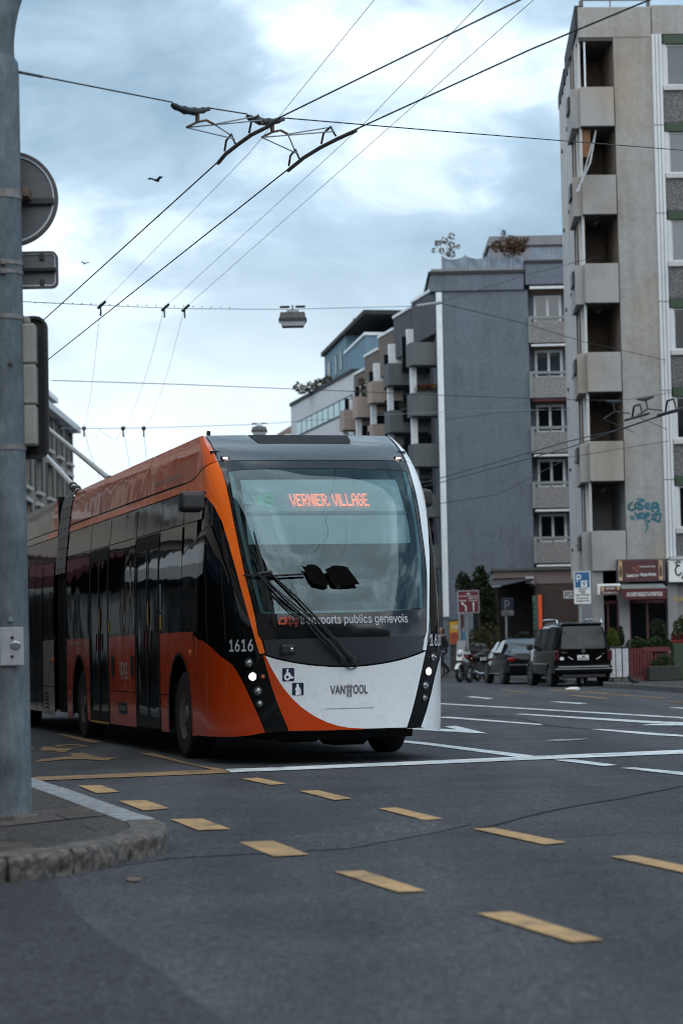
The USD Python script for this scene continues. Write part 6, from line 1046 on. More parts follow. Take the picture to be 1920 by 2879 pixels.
# traffic light seen from behind
TD = PD + .12; xb1 = at(135, 1090, TD)[0]; zt1, zt0 = zat(100, 889, TD), zat(100, 1290, TD)
tl = Thing('traffic_light', 'beige backed traffic light with a black backboard fixed to the steel pole', 'traffic light', (xb1, TD, zt0))
def board(pg, y0, y1): m = extr(pg, y1 - y0); m.apply_transform(np.array([[1, 0, 0, 0], [0, 0, -1, y1], [0, 1, 0, 0], [0, 0, 0, 1.0]])); return m
g = rrect(xb1 - .46, zt0, xb1, zt1, .075); tl.part('backboard', board(g, TD + .0, TD + .045), 'black_plastic'); tl.part('rim', board(g.difference(g.buffer(-.02)), TD - .03, TD), 'black_plastic')
xs0, xs1 = xb1 - .38, at(108, 1090, TD)[0]; zl0, zl1 = zat(90, 1257, TD), zat(90, 915, TD); dz = (zl1 - zl0) / 3
for k in range(3): tl.part('housing', cbx((xs0, TD - .14, zl0 + dz * k + .002), (xs1, TD - .002, zl0 + dz * (k + 1) - .002), .012), 'beige_box'); tl.part('visor', lathe([(.10, 0), (.105, 0), (.105, .2), (.10, .2)], 24, 'y') if False else trimesh.Trimesh(lathe([(.10, 0), (.105, 0), (.105, .2), (.10, .2)], 24, 'y').vertices + np.array([(xs0 + xs1) / 2, TD + .05, zl0 + dz * (k + .5)]), lathe([(.10, 0), (.105, 0), (.105, .2), (.10, .2)], 24, 'y').faces), 'black_plastic')
tl.part('top_cap', cbx((xs0 + .1, TD - .12, zl1), (xs1 - .04, TD - .02, zl1 + .05), .01), 'beige_box')
# ---------------------------------------------------------------- far signs
def sign_post(T, x, y, h, r=.03, mat='steel'): m = lathe([(0, .1), (r, .1), (r, h), (0, h + .01)], 16); m.apply_translation((x, y, 0)); return T.part('post', m, mat, smooth=30)
sd = 66.6; FP = Frame(at(1636, 1900, sd), 0.0); q = FP.p; U_ = lambda px_, py_: at(px_, py_, sd)[0] - q[0]; Zs = lambda py_: zat(1636, py_, sd)
pk = Thing('parking_sign', 'blue and white parking sign on a grey post behind the black van', 'sign', (q[0], q[1], 0))
sign_post(pk, q[0], q[1] + .03, Zs(1690), .045)
u0, u1, zt, zm, zb = U_(1613, 1650), U_(1660, 1650), Zs(1606), Zs(1652), Zs(1698)
pk.part('panel', FP.poly(rrect(u0, zb, u1, zt, .03), .03, .05), 'sign_white'); pk.part('blue_field', FP.poly(sbox(u0 + .035, zm, u1 - .03, zt - .03), .051, .056), 'sign_blue'); pk.part('back_edge', FP.poly(rrect(u0 - .012, zb - .012, u1 + .012, zt + .012, .04).difference(rrect(u0 + .004, zb + .004, u1 - .004, zt - .004, .03)), .02, .054), 'steel')
pk.part('lettering', [FP.text('P', .20, u0 + .075, zm + .155, .057, width=.13)], 'sign_white'); dk = pk.part('disc_mark', FP.poly(sbox(u0 + .19, zm + .015, u0 + .365, zm + .19), .057, .060), 'sign_white'); pk.part('disc_arrow', FP.poly(unary_union([Polygon([(u0 + .235, zm + .12), (u0 + .325, zm + .12), (u0 + .28, zm + .04)]), stroke([(u0 + .225, zm + .13), (u0 + .25, zm + .16), (u0 + .31, zm + .16), (u0 + .335, zm + .13)], .007)]), .061, .063), 'sign_blue', parent=dk)
[pk.part('lettering', m_, 'sign_black') for m_ in (FP.text('PARCOMETRE', .035, u0 + .11, zb + .385, .051, width=.25), FP.text('COLLECTIF', .030, u0 + .13, zb + .335, .051, width=.19), FP.text('max.', .06, u0 + .04, zb + .22, .051, width=.13), FP.text('90', .105, u0 + .19, zb + .22, .051, width=.11), FP.text('min.', .06, u0 + .32, zb + .22, .051, width=.11), FP.text('sauf autorisation', .035, u0 + .06, zb + .14, .051, width=.35), FP.text('de 08h00 a 19h00', .045, u0 + .05, zb + .06, .051, width=.36))]
d4 = 84.0; F4 = Frame(at(1317, 1900, d4), 0.0); q4 = F4.p; U4 = lambda x, y=1690: at(x, y, d4)[0] - q4[0]; Z4 = lambda y: zat(1317, y, d4)
dsn = Thing('direction_sign', 'dark red lane direction board with white arrows on a grey post', 'sign', (q4[0], q4[1], 0)); sign_post(dsn, q4[0], q4[1] + .05, Z4(1700), .045)
a, b, c, d = U4(1286), U4(1347), Z4(1724), Z4(1660)
dsn.part('panel', F4.poly(rrect(a, c, b, d, .03), 0.0, .03), 'plate_grey'); dsn.part('field', F4.poly(sbox(a + .03, c + .03, b - .03, d - .03), .031, .036), 'sign_maroon')
w_, h_ = b - a, d - c; pt = lambda x, z: (a + w_ * x, c + h_ * z)
dsn.part('marks', F4.poly(unary_union([sbox(*pt(.05, .735), *pt(.95, .755)), stroke([pt(.38, .10), pt(.38, .30), pt(.22, .42)], .022), Polygon([pt(.16, .47), pt(.28, .47), pt(.18, .36)]), stroke([pt(.73, .10), pt(.73, .42)], .022), Polygon([pt(.67, .39), pt(.79, .39), pt(.73, .49)]), ell(*pt(.46, .84), .03, .03).difference(ell(*pt(.46, .84), .02, .02)), ell(*pt(.56, .84), .03, .03).difference(ell(*pt(.56, .84), .02, .02)), stroke([pt(.46, .84), pt(.50, .89), pt(.56, .84)], .008)]), .037, .040), 'sign_white')
[dsn.part('lettering', m_, 'sign_white') for m_ in (F4.text('Carouge', .055, a + w_ * .08, c + h_ * .52, .037, width=w_ * .33), F4.text('Centre Ville', .05, a + w_ * .50, c + h_ * .63, .037, width=w_ * .42), F4.text('St-Gervais', .05, a + w_ * .54, c + h_ * .52, .037, width=w_ * .36))]
d5 = 92.0; F5 = Frame(at(1427, 1900, d5), 0.0); q5 = F5.p; U5 = lambda x: at(x, 1700, d5)[0] - q5[0]; Z5 = lambda y: zat(1427, y, d5)
hp_ = Thing('parking_sign', 'dim blue disabled parking sign hanging under the black canopy', 'sign', (q5[0], q5[1], 0)); hp_.part('panel', F5.box((U5(1409), U5(1443)), (0, .03), (Z5(1716), Z5(1682)), .01), 'sign_blue_dim'); hp_.part('white_panel', F5.box((U5(1409), U5(1444)), (0, .035), (Z5(1732), Z5(1717)), .01), 'strap'); hp_.part('lettering', F5.text('P', .32, U5(1418), Z5(1712), .031, width=.2), 'strap')
hx, hz_ = U5(1426), Z5(1725); hp_.part('wheelchair_mark', F5.poly(unary_union([stroke([(hx - .03, hz_ + .09), (hx - .03, hz_ + .02), (hx + .05, hz_ + .02), (hx + .09, hz_ - .07)], .014), stroke([(hx - .05, hz_ + .02), (hx - .07, hz_ - .04), (hx - .02, hz_ - .09), (hx + .04, hz_ - .05)], .012)]), .036, .040), 'sign_blue_dim'); sign_post(hp_, q5[0], q5[1] + .04, Z5(1690), .04)
piz = Thing('shop_sign', 'white sign reading pizz half hidden by the blue parking sign', 'sign', at(1600, 1670, 97)); F6 = Frame(at(1600, 1670, 97), 0); U6 = lambda x: at(x, 1670, 97)[0] - F6.p[0]; Z6 = lambda y: zat(1600, y, 97)
piz.part('board', F6.poly(rrect(U6(1582), Z6(1683), U6(1640), Z6(1661), .06), 0.1, .16), 'sign_white'); piz.part('edge', F6.poly(sbox(U6(1581), Z6(1680), U6(1583), Z6(1664)), .09, .165), 'red_frame'); piz.part('lettering', F6.text('PIZZERIA', .20, U6(1587), Z6(1679), .161, width=1.05), 'sign_black')
def upright(name, label, xa, xb, ya, yb_, d, mat, extra=None, cat='sign'):
    F = Frame(at((xa + xb) / 2, 1900, d), 0.0); U = lambda x: at(x, (ya + yb_) / 2, d)[0] - F.p[0]; zt, zb = zat((xa + xb) / 2, ya, d), zat((xa + xb) / 2, yb_, d)
    T = Thing(name, label, cat, (F.p[0], F.p[1], 0)); T.part('panel', F.box((U(xa), U(xb)), (0, .05), (zb, zt), .01), mat)
    T.part('foot', F.box((U(xa) + .02, U(xb) - .02), (-.03, .08), (0.1, zb), .01), 'dark_steel'); T.U, T.F, T.zt, T.zb = U, F, zt, zb; return T
t = upright('banner', 'narrow green vertical banner beside the orange light strip', 1498, 1510, 1676, 1770, 91, 'banner_green'); t.part('writing', [t.F.text(ch, .10, -.03, t.zt - .35 - .2 * k, .052, width=.09) for k, ch in enumerate('BRASSERI')], 'sign_black')
t = upright('light_strip', 'glowing orange vertical sign strip left of the black van', 1512.5, 1524, 1673, 1775, 91.3, 'orange_sign'); t.part('back', t.F.box((t.U(1510.5), t.U(1529)), (-.05, -.002), (t.zb, t.zt + .02), .01), 'sign_black')
t = upright('poster_stand', 'orange and yellow street poster at the foot of the grey wall', 1263, 1288, 1746, 1812, 104, 'poster_orange', cat='poster'); t.part('picture', [t.F.box((t.U(1265), t.U(1287)), (.051, .056), (t.zb + .03, t.zb + (t.zt - t.zb) * .5)), t.F.box((t.U(1274), t.U(1288)), (.057, .06), (t.zb + .03, t.zb + (t.zt - t.zb) * .38))], 'poster_red'); t.part('lettering', t.F.text('l oui', .16, t.U(1269), t.zb + (t.zt - t.zb) * .68, .052, width=.28), 'sign_white'); t.part('frame', [t.F.box((t.U(1261.5), t.U(1263)), (-.02, .07), (t.zb, t.zt)), t.F.box((t.U(1261.5), t.U(1288)), (-.02, .07), (t.zt, t.zt + .06))], 'dark_steel')
t = upright('info_column', 'slim information column with grey, red and blue panels by the direction board', 1289, 1307, 1724, 1812, 86, 'steel', cat='column'); t.part('red_strip', t.F.box((t.U(1299), t.U(1304)), (.051, .056), (t.zb + .6, t.zt - .05)), 'red_wood'); t.part('blue_strip', t.F.box((t.U(1299), t.U(1308)), (.051, .058), (t.zb, t.zb + .45)), 'cyan'); t.part('dark_strip', t.F.box((t.U(1296), t.U(1299)), (.051, .056), (t.zb, t.zt)), 'sign_black')
# ---------------------------------------------------------------- terrace in front of the restaurant
ft = Thing('terrace_fence', 'dark red wooden terrace fence with upright slats before the restaurant', 'fence', (*onz(1800, 1910, .12)[:2], 0.12)); Ff = Frame(onz(1768, 1916, .12), math.radians(3)); Uf = lambda x: at(x, 1880, Ff.p[1])[0] - Ff.p[0]; Zf = lambda y: zat(1790, y, Ff.p[1])
for k in range(9): u = Uf(1768) + k * .075; ft.part('slat', Ff.box((u, u + .055), (0, .03), (.13, Zf(1822) - .012 * (k % 2)), .004), 'red_wood')
for k in range(8): u = Uf(1806) + .10 * k + .05; ft.part('slat', Ff.box((u, u + .06), (-.02, .01), (.13, Zf(1838)), .004), 'red_wood')
ft.part('top_rail', [Ff.box((Uf(1808), Uf(1886)), (-.03, .05), (Zf(1834), Zf(1821)), .006)], 'red_wood'); ft.part('top_rail', [Ff.box((Uf(1768), Uf(1806)), (-.03, 0), (Zf(1838), Zf(1832)), .004)], 'red_wood')
mb = Thing('menu_board', 'dark menu board with three pale printed sheets beside the van', 'board', (Ff.pt(Uf(1740), .1, 0) * [1, 1, 0] + [0, 0, .12]))
mb.part('board', Ff.box((Uf(1709), Uf(1768)), (.05, .09), (.2, Zf(1817)), .006), 'sign_black'); mb.part('leg', [Ff.box((Uf(x), Uf(x) + .04), (.05, .09), (.12, .2)) for x in (1711, 1764)], 'sign_black')
for xa, xb in ((1713, 1728), (1731, 1746), (1750, 1765)):
    p = mb.part('sheet', Ff.box((Uf(xa), Uf(xb)), (.091, .096), (Zf(1903), Zf(1823))), 'paper'); mb.part('print', [Ff.box((Uf(xa) + .02, Uf(xb) - .02 - .03 * ((k * 7) % 3)), (.0965, .098), (Zf(1900) + .045 * k, Zf(1900) + .045 * k + .012)) for k in range(17)], 'letter_grey', parent=p)
bb_ = Thing('planter', 'black planter box with a low green shrub at the end of the fence', 'planter', (*Ff.pt(Uf(1850), .35, 0)[:2], .12)); bb_.part('box', Ff.box((Uf(1815), Uf(1905)), (.15, .55), (.12, Zf(1874)), .02), 'planter')
gbx = Thing('flower_stand', 'dark green stand with red fruit and flowers under the white script sign', 'stand', (*Ff.pt(Uf(1905), .2, 0)[:2], .12)); gbx.part('box', Ff.box((Uf(1893), Uf(1960)), (-.3, .12), (.12, Zf(1812)), .015), 'green_box'); gbx.part('fruit', [ball(Ff.pt(Uf(1896) + .06 * (k % 6), .05 * (k % 2), Zf(1812) + .05 + .09 * (k // 6)), .05, 1) for k in range(18)], 'tail_red')
# ---------------------------------------------------------------- parked vehicles
def loft(secs, cap=True):
    """closed rings of equal length joined into one skin"""
    A = np.array(secs); k, n = A.shape[:2]; v = A.reshape(-1, 3); f = []
    for i in range(k - 1):
        for j in range(n): q0, q1 = i * n + j, i * n + (j + 1) % n; f += [[q0, q1, q1 + n], [q0, q1 + n, q0 + n]]
    if cap:
        v = np.vstack([v, A[0].mean(0), A[-1].mean(0)]); c0, c1 = k * n, k * n + 1
        for j in range(n): f += [[c0, (j + 1) % n, j], [c1, (k - 1) * n + j, (k - 1) * n + (j + 1) % n]]
    m = trimesh.Trimesh(v, f, process=False)
    if m.volume < 0: m.invert()
    return m
def car(T, st_, W, mat, nz=None):
    """st_: stations (y, z_low, z_belt, z_top, half width low, belt, top); returns the loft and a point function"""
    def ring(s):
        y, zl, zb, zt, wl, wb, wt = s; h = [(wl * .90, zl), (wl, zl + .10), (wb, zl + (zb - zl) * .55), (wb * .985, zb), (wt + (wb - wt) * .45, zb + (zt - zb) * .5), (wt, zt - (zt - zb) * .16), (wt * .86, zt)]
        return [(x, y, z) for x, z in h] + [(-x, y, z) for x, z in h[::-1]]
    return loft([ring(s) for s in st_])
def car_wheel(T, x, y, r, sg, w=.2):
    m = lathe([(r * .62, -w / 2), (r - .02, -w / 2), (r, -w / 2 + .03), (r, w / 2 - .03), (r - .02, w / 2), (r * .62, w / 2)], 28, 'x'); m.apply_translation((x - sg * w / 2, y, r)); p = T.part('wheel', m, 'rubber', local=True, smooth=30)
    d = [trimesh.convex.convex_hull(np.array([(e, r * .12 * a * math.cos(t) - rr_ * math.sin(t), r * .12 * a * math.sin(t) + rr_ * math.cos(t)) for e in (-.02, .0) for a in (-1, 1) for rr_ in (.05, r * .62)])) for t in np.arange(5) * 2 * math.pi / 5] + [lathe([(r * .58, -.02), (r * .66, -.02), (r * .66, 0.01), (r * .58, .01), (r * .58, -.02)], 28, 'x')]
    m = join(d); m.apply_translation((x - sg * .01, y, r)); T.part('rim', m, 'rim', parent=p, local=True, smooth=30)
# van: local frame has +y to the front
vc = onz(1622, 1934); vyaw = math.radians(6.5); van = Thing('parked_van', 'black passenger van with silver roof rails parked with its back to the camera', 'van', (6.53, 66.43, 0), vyaw)
st_v = [(-.06, .32, .95, 1.02, .66, .70, .60), (-.03, .30, .98, 1.50, .76, .78, .58), (.06, .30, 1.0, 1.70, .79, .80, .60), (.35, .28, 1.02, 1.76, .80, .80, .62), (1.2, .27, 1.03, 1.79, .80, .80, .63), (2.2, .27, 1.03, 1.78, .80, .80, .62), (2.9, .27, 1.03, 1.70, .80, .79, .60), (3.4, .27, 1.02, 1.42, .80, .78, .56), (3.75, .28, 1.0, 1.14, .79, .76, .55), (4.2, .30, .88, .98, .75, .72, .52), (4.42, .34, .70, .78, .62, .60, .45)]
body_v = car(van, st_v, 1.6, 'van_black'); van.part('body', body_v, 'van_black', local=True, smooth=28)
def pnl(T, name, pts, mat, th=.012, parent=None): a = np.array(pts, float); n = np.cross(a[1] - a[0], a[2] - a[0]); n /= np.linalg.norm(n); return T.part(name, trimesh.convex.convex_hull(np.vstack([a, a + n * th, a - n * th])), mat, local=True, parent=parent)
van.part('rear_window', loft([[(x * (.60 if k == 0 else .585 if k == 1 else .52), y, z) for x, y, z in ((-1, yy, zz_), (-.5, yy - .02, zz_), (0, yy - .03, zz_), (.5, yy - .02, zz_), (1, yy, zz_), (1, yy + .05, zz_), (-1, yy + .05, zz_))] for k, (yy, zz_) in enumerate(((-.075, 1.04), (-.045, 1.35), (.005, 1.66)))]), 'glass_dark', local=True, smooth=30)
van.part('spoiler', cbx((-.56, -.03, 1.685), (.56, .25, 1.745), .02), 'van_black', local=True)
for s in (-1, 1):
    van.part('tail_light', cbx((s * .67, -.075, .72), (s * .805, .06, 1.0), .02), 'tail_dim', local=True); van.part('roof_rail', tube([(s * .62, .30, 1.74), (s * .62, .38, 1.83), (s * .62, .6, 1.85), (s * .61, 1.8, 1.87), (s * .61, 2.3, 1.85), (s * .60, 2.5, 1.76)], .024, 8), 'chrome', local=True, smooth=30)
    for ya, yb_ in ((.35, 1.15), (1.25, 2.15), (2.2, 3.0)): pnl(van, 'side_window', [(s * .79, ya, 1.06), (s * .79, yb_, 1.06), (s * .66, yb_ - .08, 1.62), (s * .66, ya + .05, 1.62)], 'glass_dark')
    van.part('side_trim', cbx((s * .80, .9, .62), (s * .815, 3.0, .65), .005), 'steel', local=True); van.part('wing_mirror', cbx((s * .82, 2.85, 1.02), (s * 1.0, 2.98, 1.20), .04), 'black_plastic', local=True)
    for y in (.78, 3.55): car_wheel(van, s * .80, y, .315, s)
    for y in (.78, 3.55): van.part('wheel_arch', trimesh.Trimesh(*(lambda m: (m.vertices + np.array([s * .795, y, .32]), m.faces))(lathe([(.33, -.02), (.39, -.02), (.39, .015), (.33, .015), (.33, -.02)], 32, 'x'))), 'black_plastic', local=True)
van.part('bumper', cbx((-.80, -.13, .34), (.80, .02, .60), .05), 'van_black', local=True); van.part('bumper_trim', [cbx((-.70, -.142, .535), (.70, -.128, .56), .005), cbx((-.80, -.145, .475), (.80, -.13, .50), .005)], 'chrome', local=True); van.part('diffuser', cbx((-.62, -.10, .24), (.62, .1, .36), .03), 'black_plastic', local=True)
pv = van.part('number_plate', cbx((-.17, -.082, .73), (.15, -.066, .87), .006), 'plate_white', local=True); van.part('plate_mark', [cbx((-.145 + .045 * k, -.086, .75), (-.120 + .045 * k, -.0825, .80), .001) for k in range(6)] + [cbx((-.04, -.086, .81), (.04, -.0825, .85), .001)], 'sign_black', local=True, parent=pv)
m = lathe([(0, -.02), (.055, -.02), (.06, .0), (.05, .012), (0, .012)], 24, 'y'); m.apply_translation((0, -.075, .98)); van.part('round_badge', m, 'chrome', local=True, smooth=30); m = lathe([(0, -.006), (.062, -.006), (.062, 0), (0, 0)], 24, 'y'); m.vertices *= [1, 1, .75]; m.apply_translation((-.60, -.078, .78)); van.part('oval_sticker', m, 'sign_white', local=True)
van.part('badge', [cbx((-.62, -.082, .935), (-.45, -.074, .953), .001), cbx((.50, -.082, .885), (.60, -.074, .90), .001)], 'chrome', local=True); van.part('tailgate_crease', [tube([(-.42, -.072, .83), (-.30, -.078, .745)], .008, 6), tube([(.50, -.072, .83), (.36, -.078, .745)], .008, 6)], 'chrome', local=True); van.part('rear_wiper', tube([(0, -.09, 1.08), (.25, -.085, 1.12), (.42, -.07, 1.13)], .012, 6), 'black_plastic', local=True)
# dark saloon in front of it
sc_ = onz(1441, 1926); syaw = math.radians(7); sal = Thing('parked_car', 'dark grey saloon car parked between the van and the motorcycles', 'car', (5.68, 72.25, 0), syaw)
st_s = [(-.02, .34, .78, .84, .60, .66, .50), (.10, .30, .86, .93, .80, .82, .60), (.55, .26, .90, 1.0, .84, .84, .62), (1.0, .25, .92, 1.22, .85, .84, .58), (1.5, .25, .92, 1.36, .85, .84, .56), (2.1, .25, .92, 1.39, .85, .84, .56), (2.7, .25, .92, 1.30, .85, .83, .56), (3.25, .25, .90, 1.02, .85, .82, .58), (3.9, .28, .80, .86, .80, .77, .55), (4.35, .34, .62, .68, .62, .60, .45)]
sal.part('body', car(sal, st_s, 1.7, 'car_dark'), 'car_dark', local=True, smooth=50)
pnl(sal, 'rear_window', [(-.66, .62, .98), (.66, .62, .98), (.52, 1.42, 1.33), (-.52, 1.42, 1.33)], 'glass_far', .03)
for s in (-1, 1):
    for ya, yb_ in ((1.15, 1.95), (2.0, 2.75)): pnl(sal, 'side_window', [(s * .83, ya - (.2 if ya < 1.5 else 0), .95), (s * .83, yb_, .95), (s * .64, yb_ - .2, 1.27), (s * .64, ya + .15, 1.27)], 'glass_dark', .02)
    sal.part('tail_light', cbx((s * .42, -.02, .70), (s * .83, .10, .80), .02), 'tail_red', local=True); sal.part('wing_mirror', cbx((s * .86, 2.65, .93), (s * 1.02, 2.78, 1.05), .03), 'black_plastic', local=True)
    for y in (.85, 3.5): car_wheel(sal, s * .86, y, .325, s)
    sal.part('sill_trim', cbx((s * .845, 1.2, .30), (s * .86, 3.1, .33), .004), 'chrome', local=True)
sal.part('rear_bumper', cbx((-.82, -.06, .34), (.82, .1, .62), .05), 'car_dark', local=True); sal.part('number_plate', cbx((-.52, -.035, .55), (-.12, -.02, .68), .004), 'plate_white', local=True) if False else sal.part('number_plate', cbx((-.26, -.075, .50), (.26, -.06, .61), .004), 'plate_grey', local=True)
# motorcycles and a bicycle
def two_wheeler(name, label, loc, rot, kind):
    T = Thing(name, label, 'bicycle' if kind == 'bike' else 'motorcycle', loc, rot, group='two-wheelers parked in a row by the kerb'); R = .33 if kind == 'bike' else .30; wb = .52 if kind == 'bike' else .68
    for y in (-wb, wb):
        t = trimesh.creation.torus(R - .05 if kind != 'bike' else R - .03, .055 if kind != 'bike' else .034, major_sections=32, minor_sections=8); t.apply_transform(trimesh.transformations.rotation_matrix(np.pi / 2, [0, 1, 0])); t.apply_translation((0, y, R)); w = T.part('wheel', t, 'rubber', local=True, smooth=True)
        T.part('spokes', [tube([(0, y, R), (0, y + (R - .05) * math.cos(a), R + (R - .05) * math.sin(a))], .006 if kind == 'bike' else .014, 5) for a in np.arange(10 if kind == 'bike' else 6) * 2 * math.pi / (10 if kind == 'bike' else 6)], 'steel', local=True, parent=w)
    if kind == 'bike':
        T.part('frame', [tube(p, .018, 6) for p in ([(0, -wb, R), (0, -.1, R - .02), (0, -.25, .85)], [(0, -.1, R - .02), (0, .38, .82)], [(0, -.23, .76), (0, .38, .84)], [(0, wb, R), (0, .36, .95)], [(0, -wb, R), (0, -.22, .76)])], 'dark_steel', local=True); T.part('handlebar', tube([(-.28, .28, 1.02), (0, .36, 1.0), (.28, .28, 1.02)], .014, 6), 'steel', local=True); T.part('saddle', trimesh.Trimesh(ball((0, 0, 0), .1, 2, (.7, 1.3, .35)).vertices + np.array([0, -.27, .90]), ball((0, 0, 0), .1, 2).faces), 'seat_black', local=True); T.part('basket', cbx((-.16, .42, .80), (.16, .70, 1.0), .02), 'steel', local=True)
        return T
    mat = {'white': 'car_white', 'black': 'car_dark', 'red': 'moto_red'}[kind]
    T.part('frame', [tube(p, .026, 6) for p in ([(0, wb, R), (0, wb - .22, .92)], [(.07, wb, R), (.07, wb - .2, .85)], [(0, wb - .25, .78), (0, -.1, .70), (0, -wb, R)], [(0, .2, .35), (0, -wb, R)])], 'dark_steel', local=True)
    T.part('engine', [cbx((-.16, -.18, .24), (.16, .28, .58), .06)], 'dark_steel', local=True); T.part('exhaust', tube([(.14, .2, .3), (.18, -.3, .28), (.2, -.75, .36)], [.03, .04, .05], 8), 'chrome', local=True, smooth=30)
    T.part('tank', trimesh.Trimesh(ball((0, 0, 0), .24, 3, (.75, 1.35, .62)).vertices + np.array([0, .16, .80]), ball((0, 0, 0), .24, 3).faces), mat, local=True, smooth=True); T.part('fairing', trimesh.convex.convex_hull(np.array([(x, y, z) for x, y, z in ((-.20, .42, .62), (.20, .42, .62), (-.22, .46, .95), (.22, .46, .95), (-.10, .72, .72), (.10, .72, .72), (-.08, .62, 1.06), (.08, .62, 1.06))])), mat, local=True)
    T.part('mudguard', trimesh.Trimesh(*(lambda m: (m.vertices + np.array([0, wb, R]), m.faces[np.where(m.triangles_center[:, 2] > .12)[0]]))(lathe([(R, -.07), (R + .03, -.05), (R + .04, 0), (R + .03, .05), (R, .07)], 32, 'x'))), mat, local=True, smooth=True)
    T.part('seat', cbx((-.15, -.58, .76), (.15, .02, .86), .05), 'seat_black', local=True); T.part('tail', trimesh.convex.convex_hull(np.array([(x, y, z) for x in (-.11, .11) for y, z in ((-.35, .66), (-.85, .84), (-.85, .92), (-.3, .80))])), mat, local=True)
    T.part('handlebar', tube([(-.36, .34, 1.06), (-.2, .45, 1.04), (.2, .45, 1.04), (.36, .34, 1.06)], .018, 6), 'dark_steel', local=True); T.part('headlight', ball((0, .66, .90), .09), 'lens', local=True, smooth=True); T.part('mirror', [ball((s * .34, .42, 1.22), .055, 2) for s in (-1, 1)], 'black_plastic', local=True)
    T.part('tail_light', cbx((-.06, -.89, .82), (.06, -.855, .88), .01), 'tail_red', local=True); T.part('indicator', [ball((s * .16, -.82, .78), .03, 1) for s in (-1, 1)], 'amber', local=True)
    return T
two_wheeler('bicycle', 'dark bicycle leaning at the left end of the parked motorcycles', (*onz(1266, 1914)[:2], 0), math.radians(70), 'bike')
mo = two_wheeler('motorcycle', 'white motorcycle with a black top box parked next to the bus', (onz(1303, 1917)[0] + .16, onz(1303, 1917)[1] - .4, 0), math.radians(152), 'white'); mo.part('top_box', cbx((-.24, -1.02, .92), (.24, -.52, 1.26), .08), 'black_plastic', local=True); mo.part('windshield', trimesh.convex.convex_hull(np.array([(x, y, z) for x in (-.16, .16) for y, z in ((.60, 1.0), (.48, 1.36), (.46, 1.36))])), 'glass_far', local=True)
two_wheeler('motorcycle', 'black and white motorcycle parked just left of the dark saloon', (*onz(1345, 1919)[:2], 0), math.radians(-28), 'black').part('side_stripe', [cbx((s * .165, -.2, .70), (s * .19, .42, .80), .01) for s in (-1, 1)], 'car_white', local=True)
two_wheeler('motorcycle', 'red motorcycle at the back of the row behind the white one', (onz(1330, 1912)[0] + .2, onz(1330, 1912)[1] + 2.0, 0), math.radians(160), 'red')
# pigeon and litter by the far kerb
bp = onz(1776, 1929, .12); bd = Thing('pigeon', 'dark pigeon standing on the far pavement edge', 'bird', bp, 2.2)
bd.part('body', skin_body([((0, 0, .14), .055, (0, -.10, .11), .045), ((0, -.10, .11), .04, (0, -.24, .08), .016), ((0, .02, .16), .045, (0, .06, .22), .030), ((0, .06, .22), .028, (0, .10, .235), .024)], .012), 'bird', local=True, smooth=True); bd.part('leg', [tube([(s * .025, -.03, 0), (s * .025, -.03, .10)], .006, 5) for s in (-1, 1)], 'tail_dim', local=True); bd.part('beak', tube([(0, .12, .235), (0, .15, .228)], [.008, .002], 5), 'dark_steel', local=True)
lt = onz(1611, 1944); m = trimesh.creation.icosphere(2, .16); m.vertices *= 1 + .5 * (meshkit.fbm(m.vertices * 9, 3, 3)[:, None] - .5); m.vertices *= [1.1, .6, .35]; m.apply_translation(lt + [0, 0, .05]); solo('litter', m, 'sign_white', 'crumpled white paper lying on the road behind the van', 'litter')
# ---------------------------------------------------------------- overhead wires
HZ = 5.5
def wire(label, pts, r=.008, mat='wire', name='contact_wire', cat='wire', group=None, sag=0.0):
    p = np.array(pts, float)
    if len(p) == 2 and sag: t = np.linspace(0, 1, 14)[:, None]; p = p[0] + (p[1] - p[0]) * t; p[:, 2] -= sag * 4 * (t[:, 0] * (1 - t[:, 0]))
    T = Thing(name, label, cat, tuple(p[0]), group=group or {'contact_wire': 'trolley contact wires', 'feeder_wire': 'thin feeder wires', 'span_wire': 'span wires across the street'}[name]); T.part('cable', tube(p, r, 6), mat); return T
def zline(px_list, z): return [onz(x, y, z) for x, y in px_list]
def ext(a, b, d): a, b = np.array(a), np.array(b); return b + (b - a) / np.linalg.norm(b - a) * d
cA = lambda x, y: (460 + x * .38265, 240 + y * .38265)
A_px = [(1457, 0), cA(845, 236), cA(760, 292), cA(640, 352), cA(540, 425), cA(455, 492), cA(400, 558), (129, 893)]
B_px = [(1820, 0), (1490, 138), cA(1410, 320), cA(1280, 378), cA(1150, 444), cA(1030, 518), cA(915, 612), (136, 1010)]
WA, WB = zline(A_px, HZ), zline(B_px, HZ); WA = [ext(WA[1], WA[0], 8)] + WA + [ext(WA[-2], WA[-1], 14)]; WB = [ext(WB[1], WB[0], 6)] + WB + [ext(WB[-2], WB[-1], 14)]
ta_ = wire('left trolley contact wire running from the upper middle down towards the pole signs', WA, .0065); tb_ = wire('right trolley contact wire crossing above the bus roof to the top right corner', WB, .0065)
def runner(T, P_): T.part('curved_runner', tube(np.array(P_) - [0, 0, .012], .0175, 8), 'runner', smooth=30)
runner(ta_, WA[2:8]); runner(tb_, WB[3:8])
pole_top = np.array([PX + pr(4.9), PY, zat(62, 201, PD)]); I1, I2 = at(535, 297, 19.3), at(750, 326, 20.2)
sw1 = wire('span wire from the steel pole holding the two black insulators', [pole_top, at(485, 286, 19.1)], .006, name='span_wire'); sw1.part('cable', tube([at(587, 302, 19.5), at(695, 319, 20.0)], .006, 6), 'wire'); sw1.part('cable', tube([at(796, 330, 20.4), at(1250, 368, 24), at(1920, 421, 31), at(2300, 450, 36)], .006, 6), 'wire'); sw1.part('turnbuckle', tube([pole_top, pole_top + (at(485, 286, 19.1) - pole_top) * .13], .010, 8), 'dark_steel')
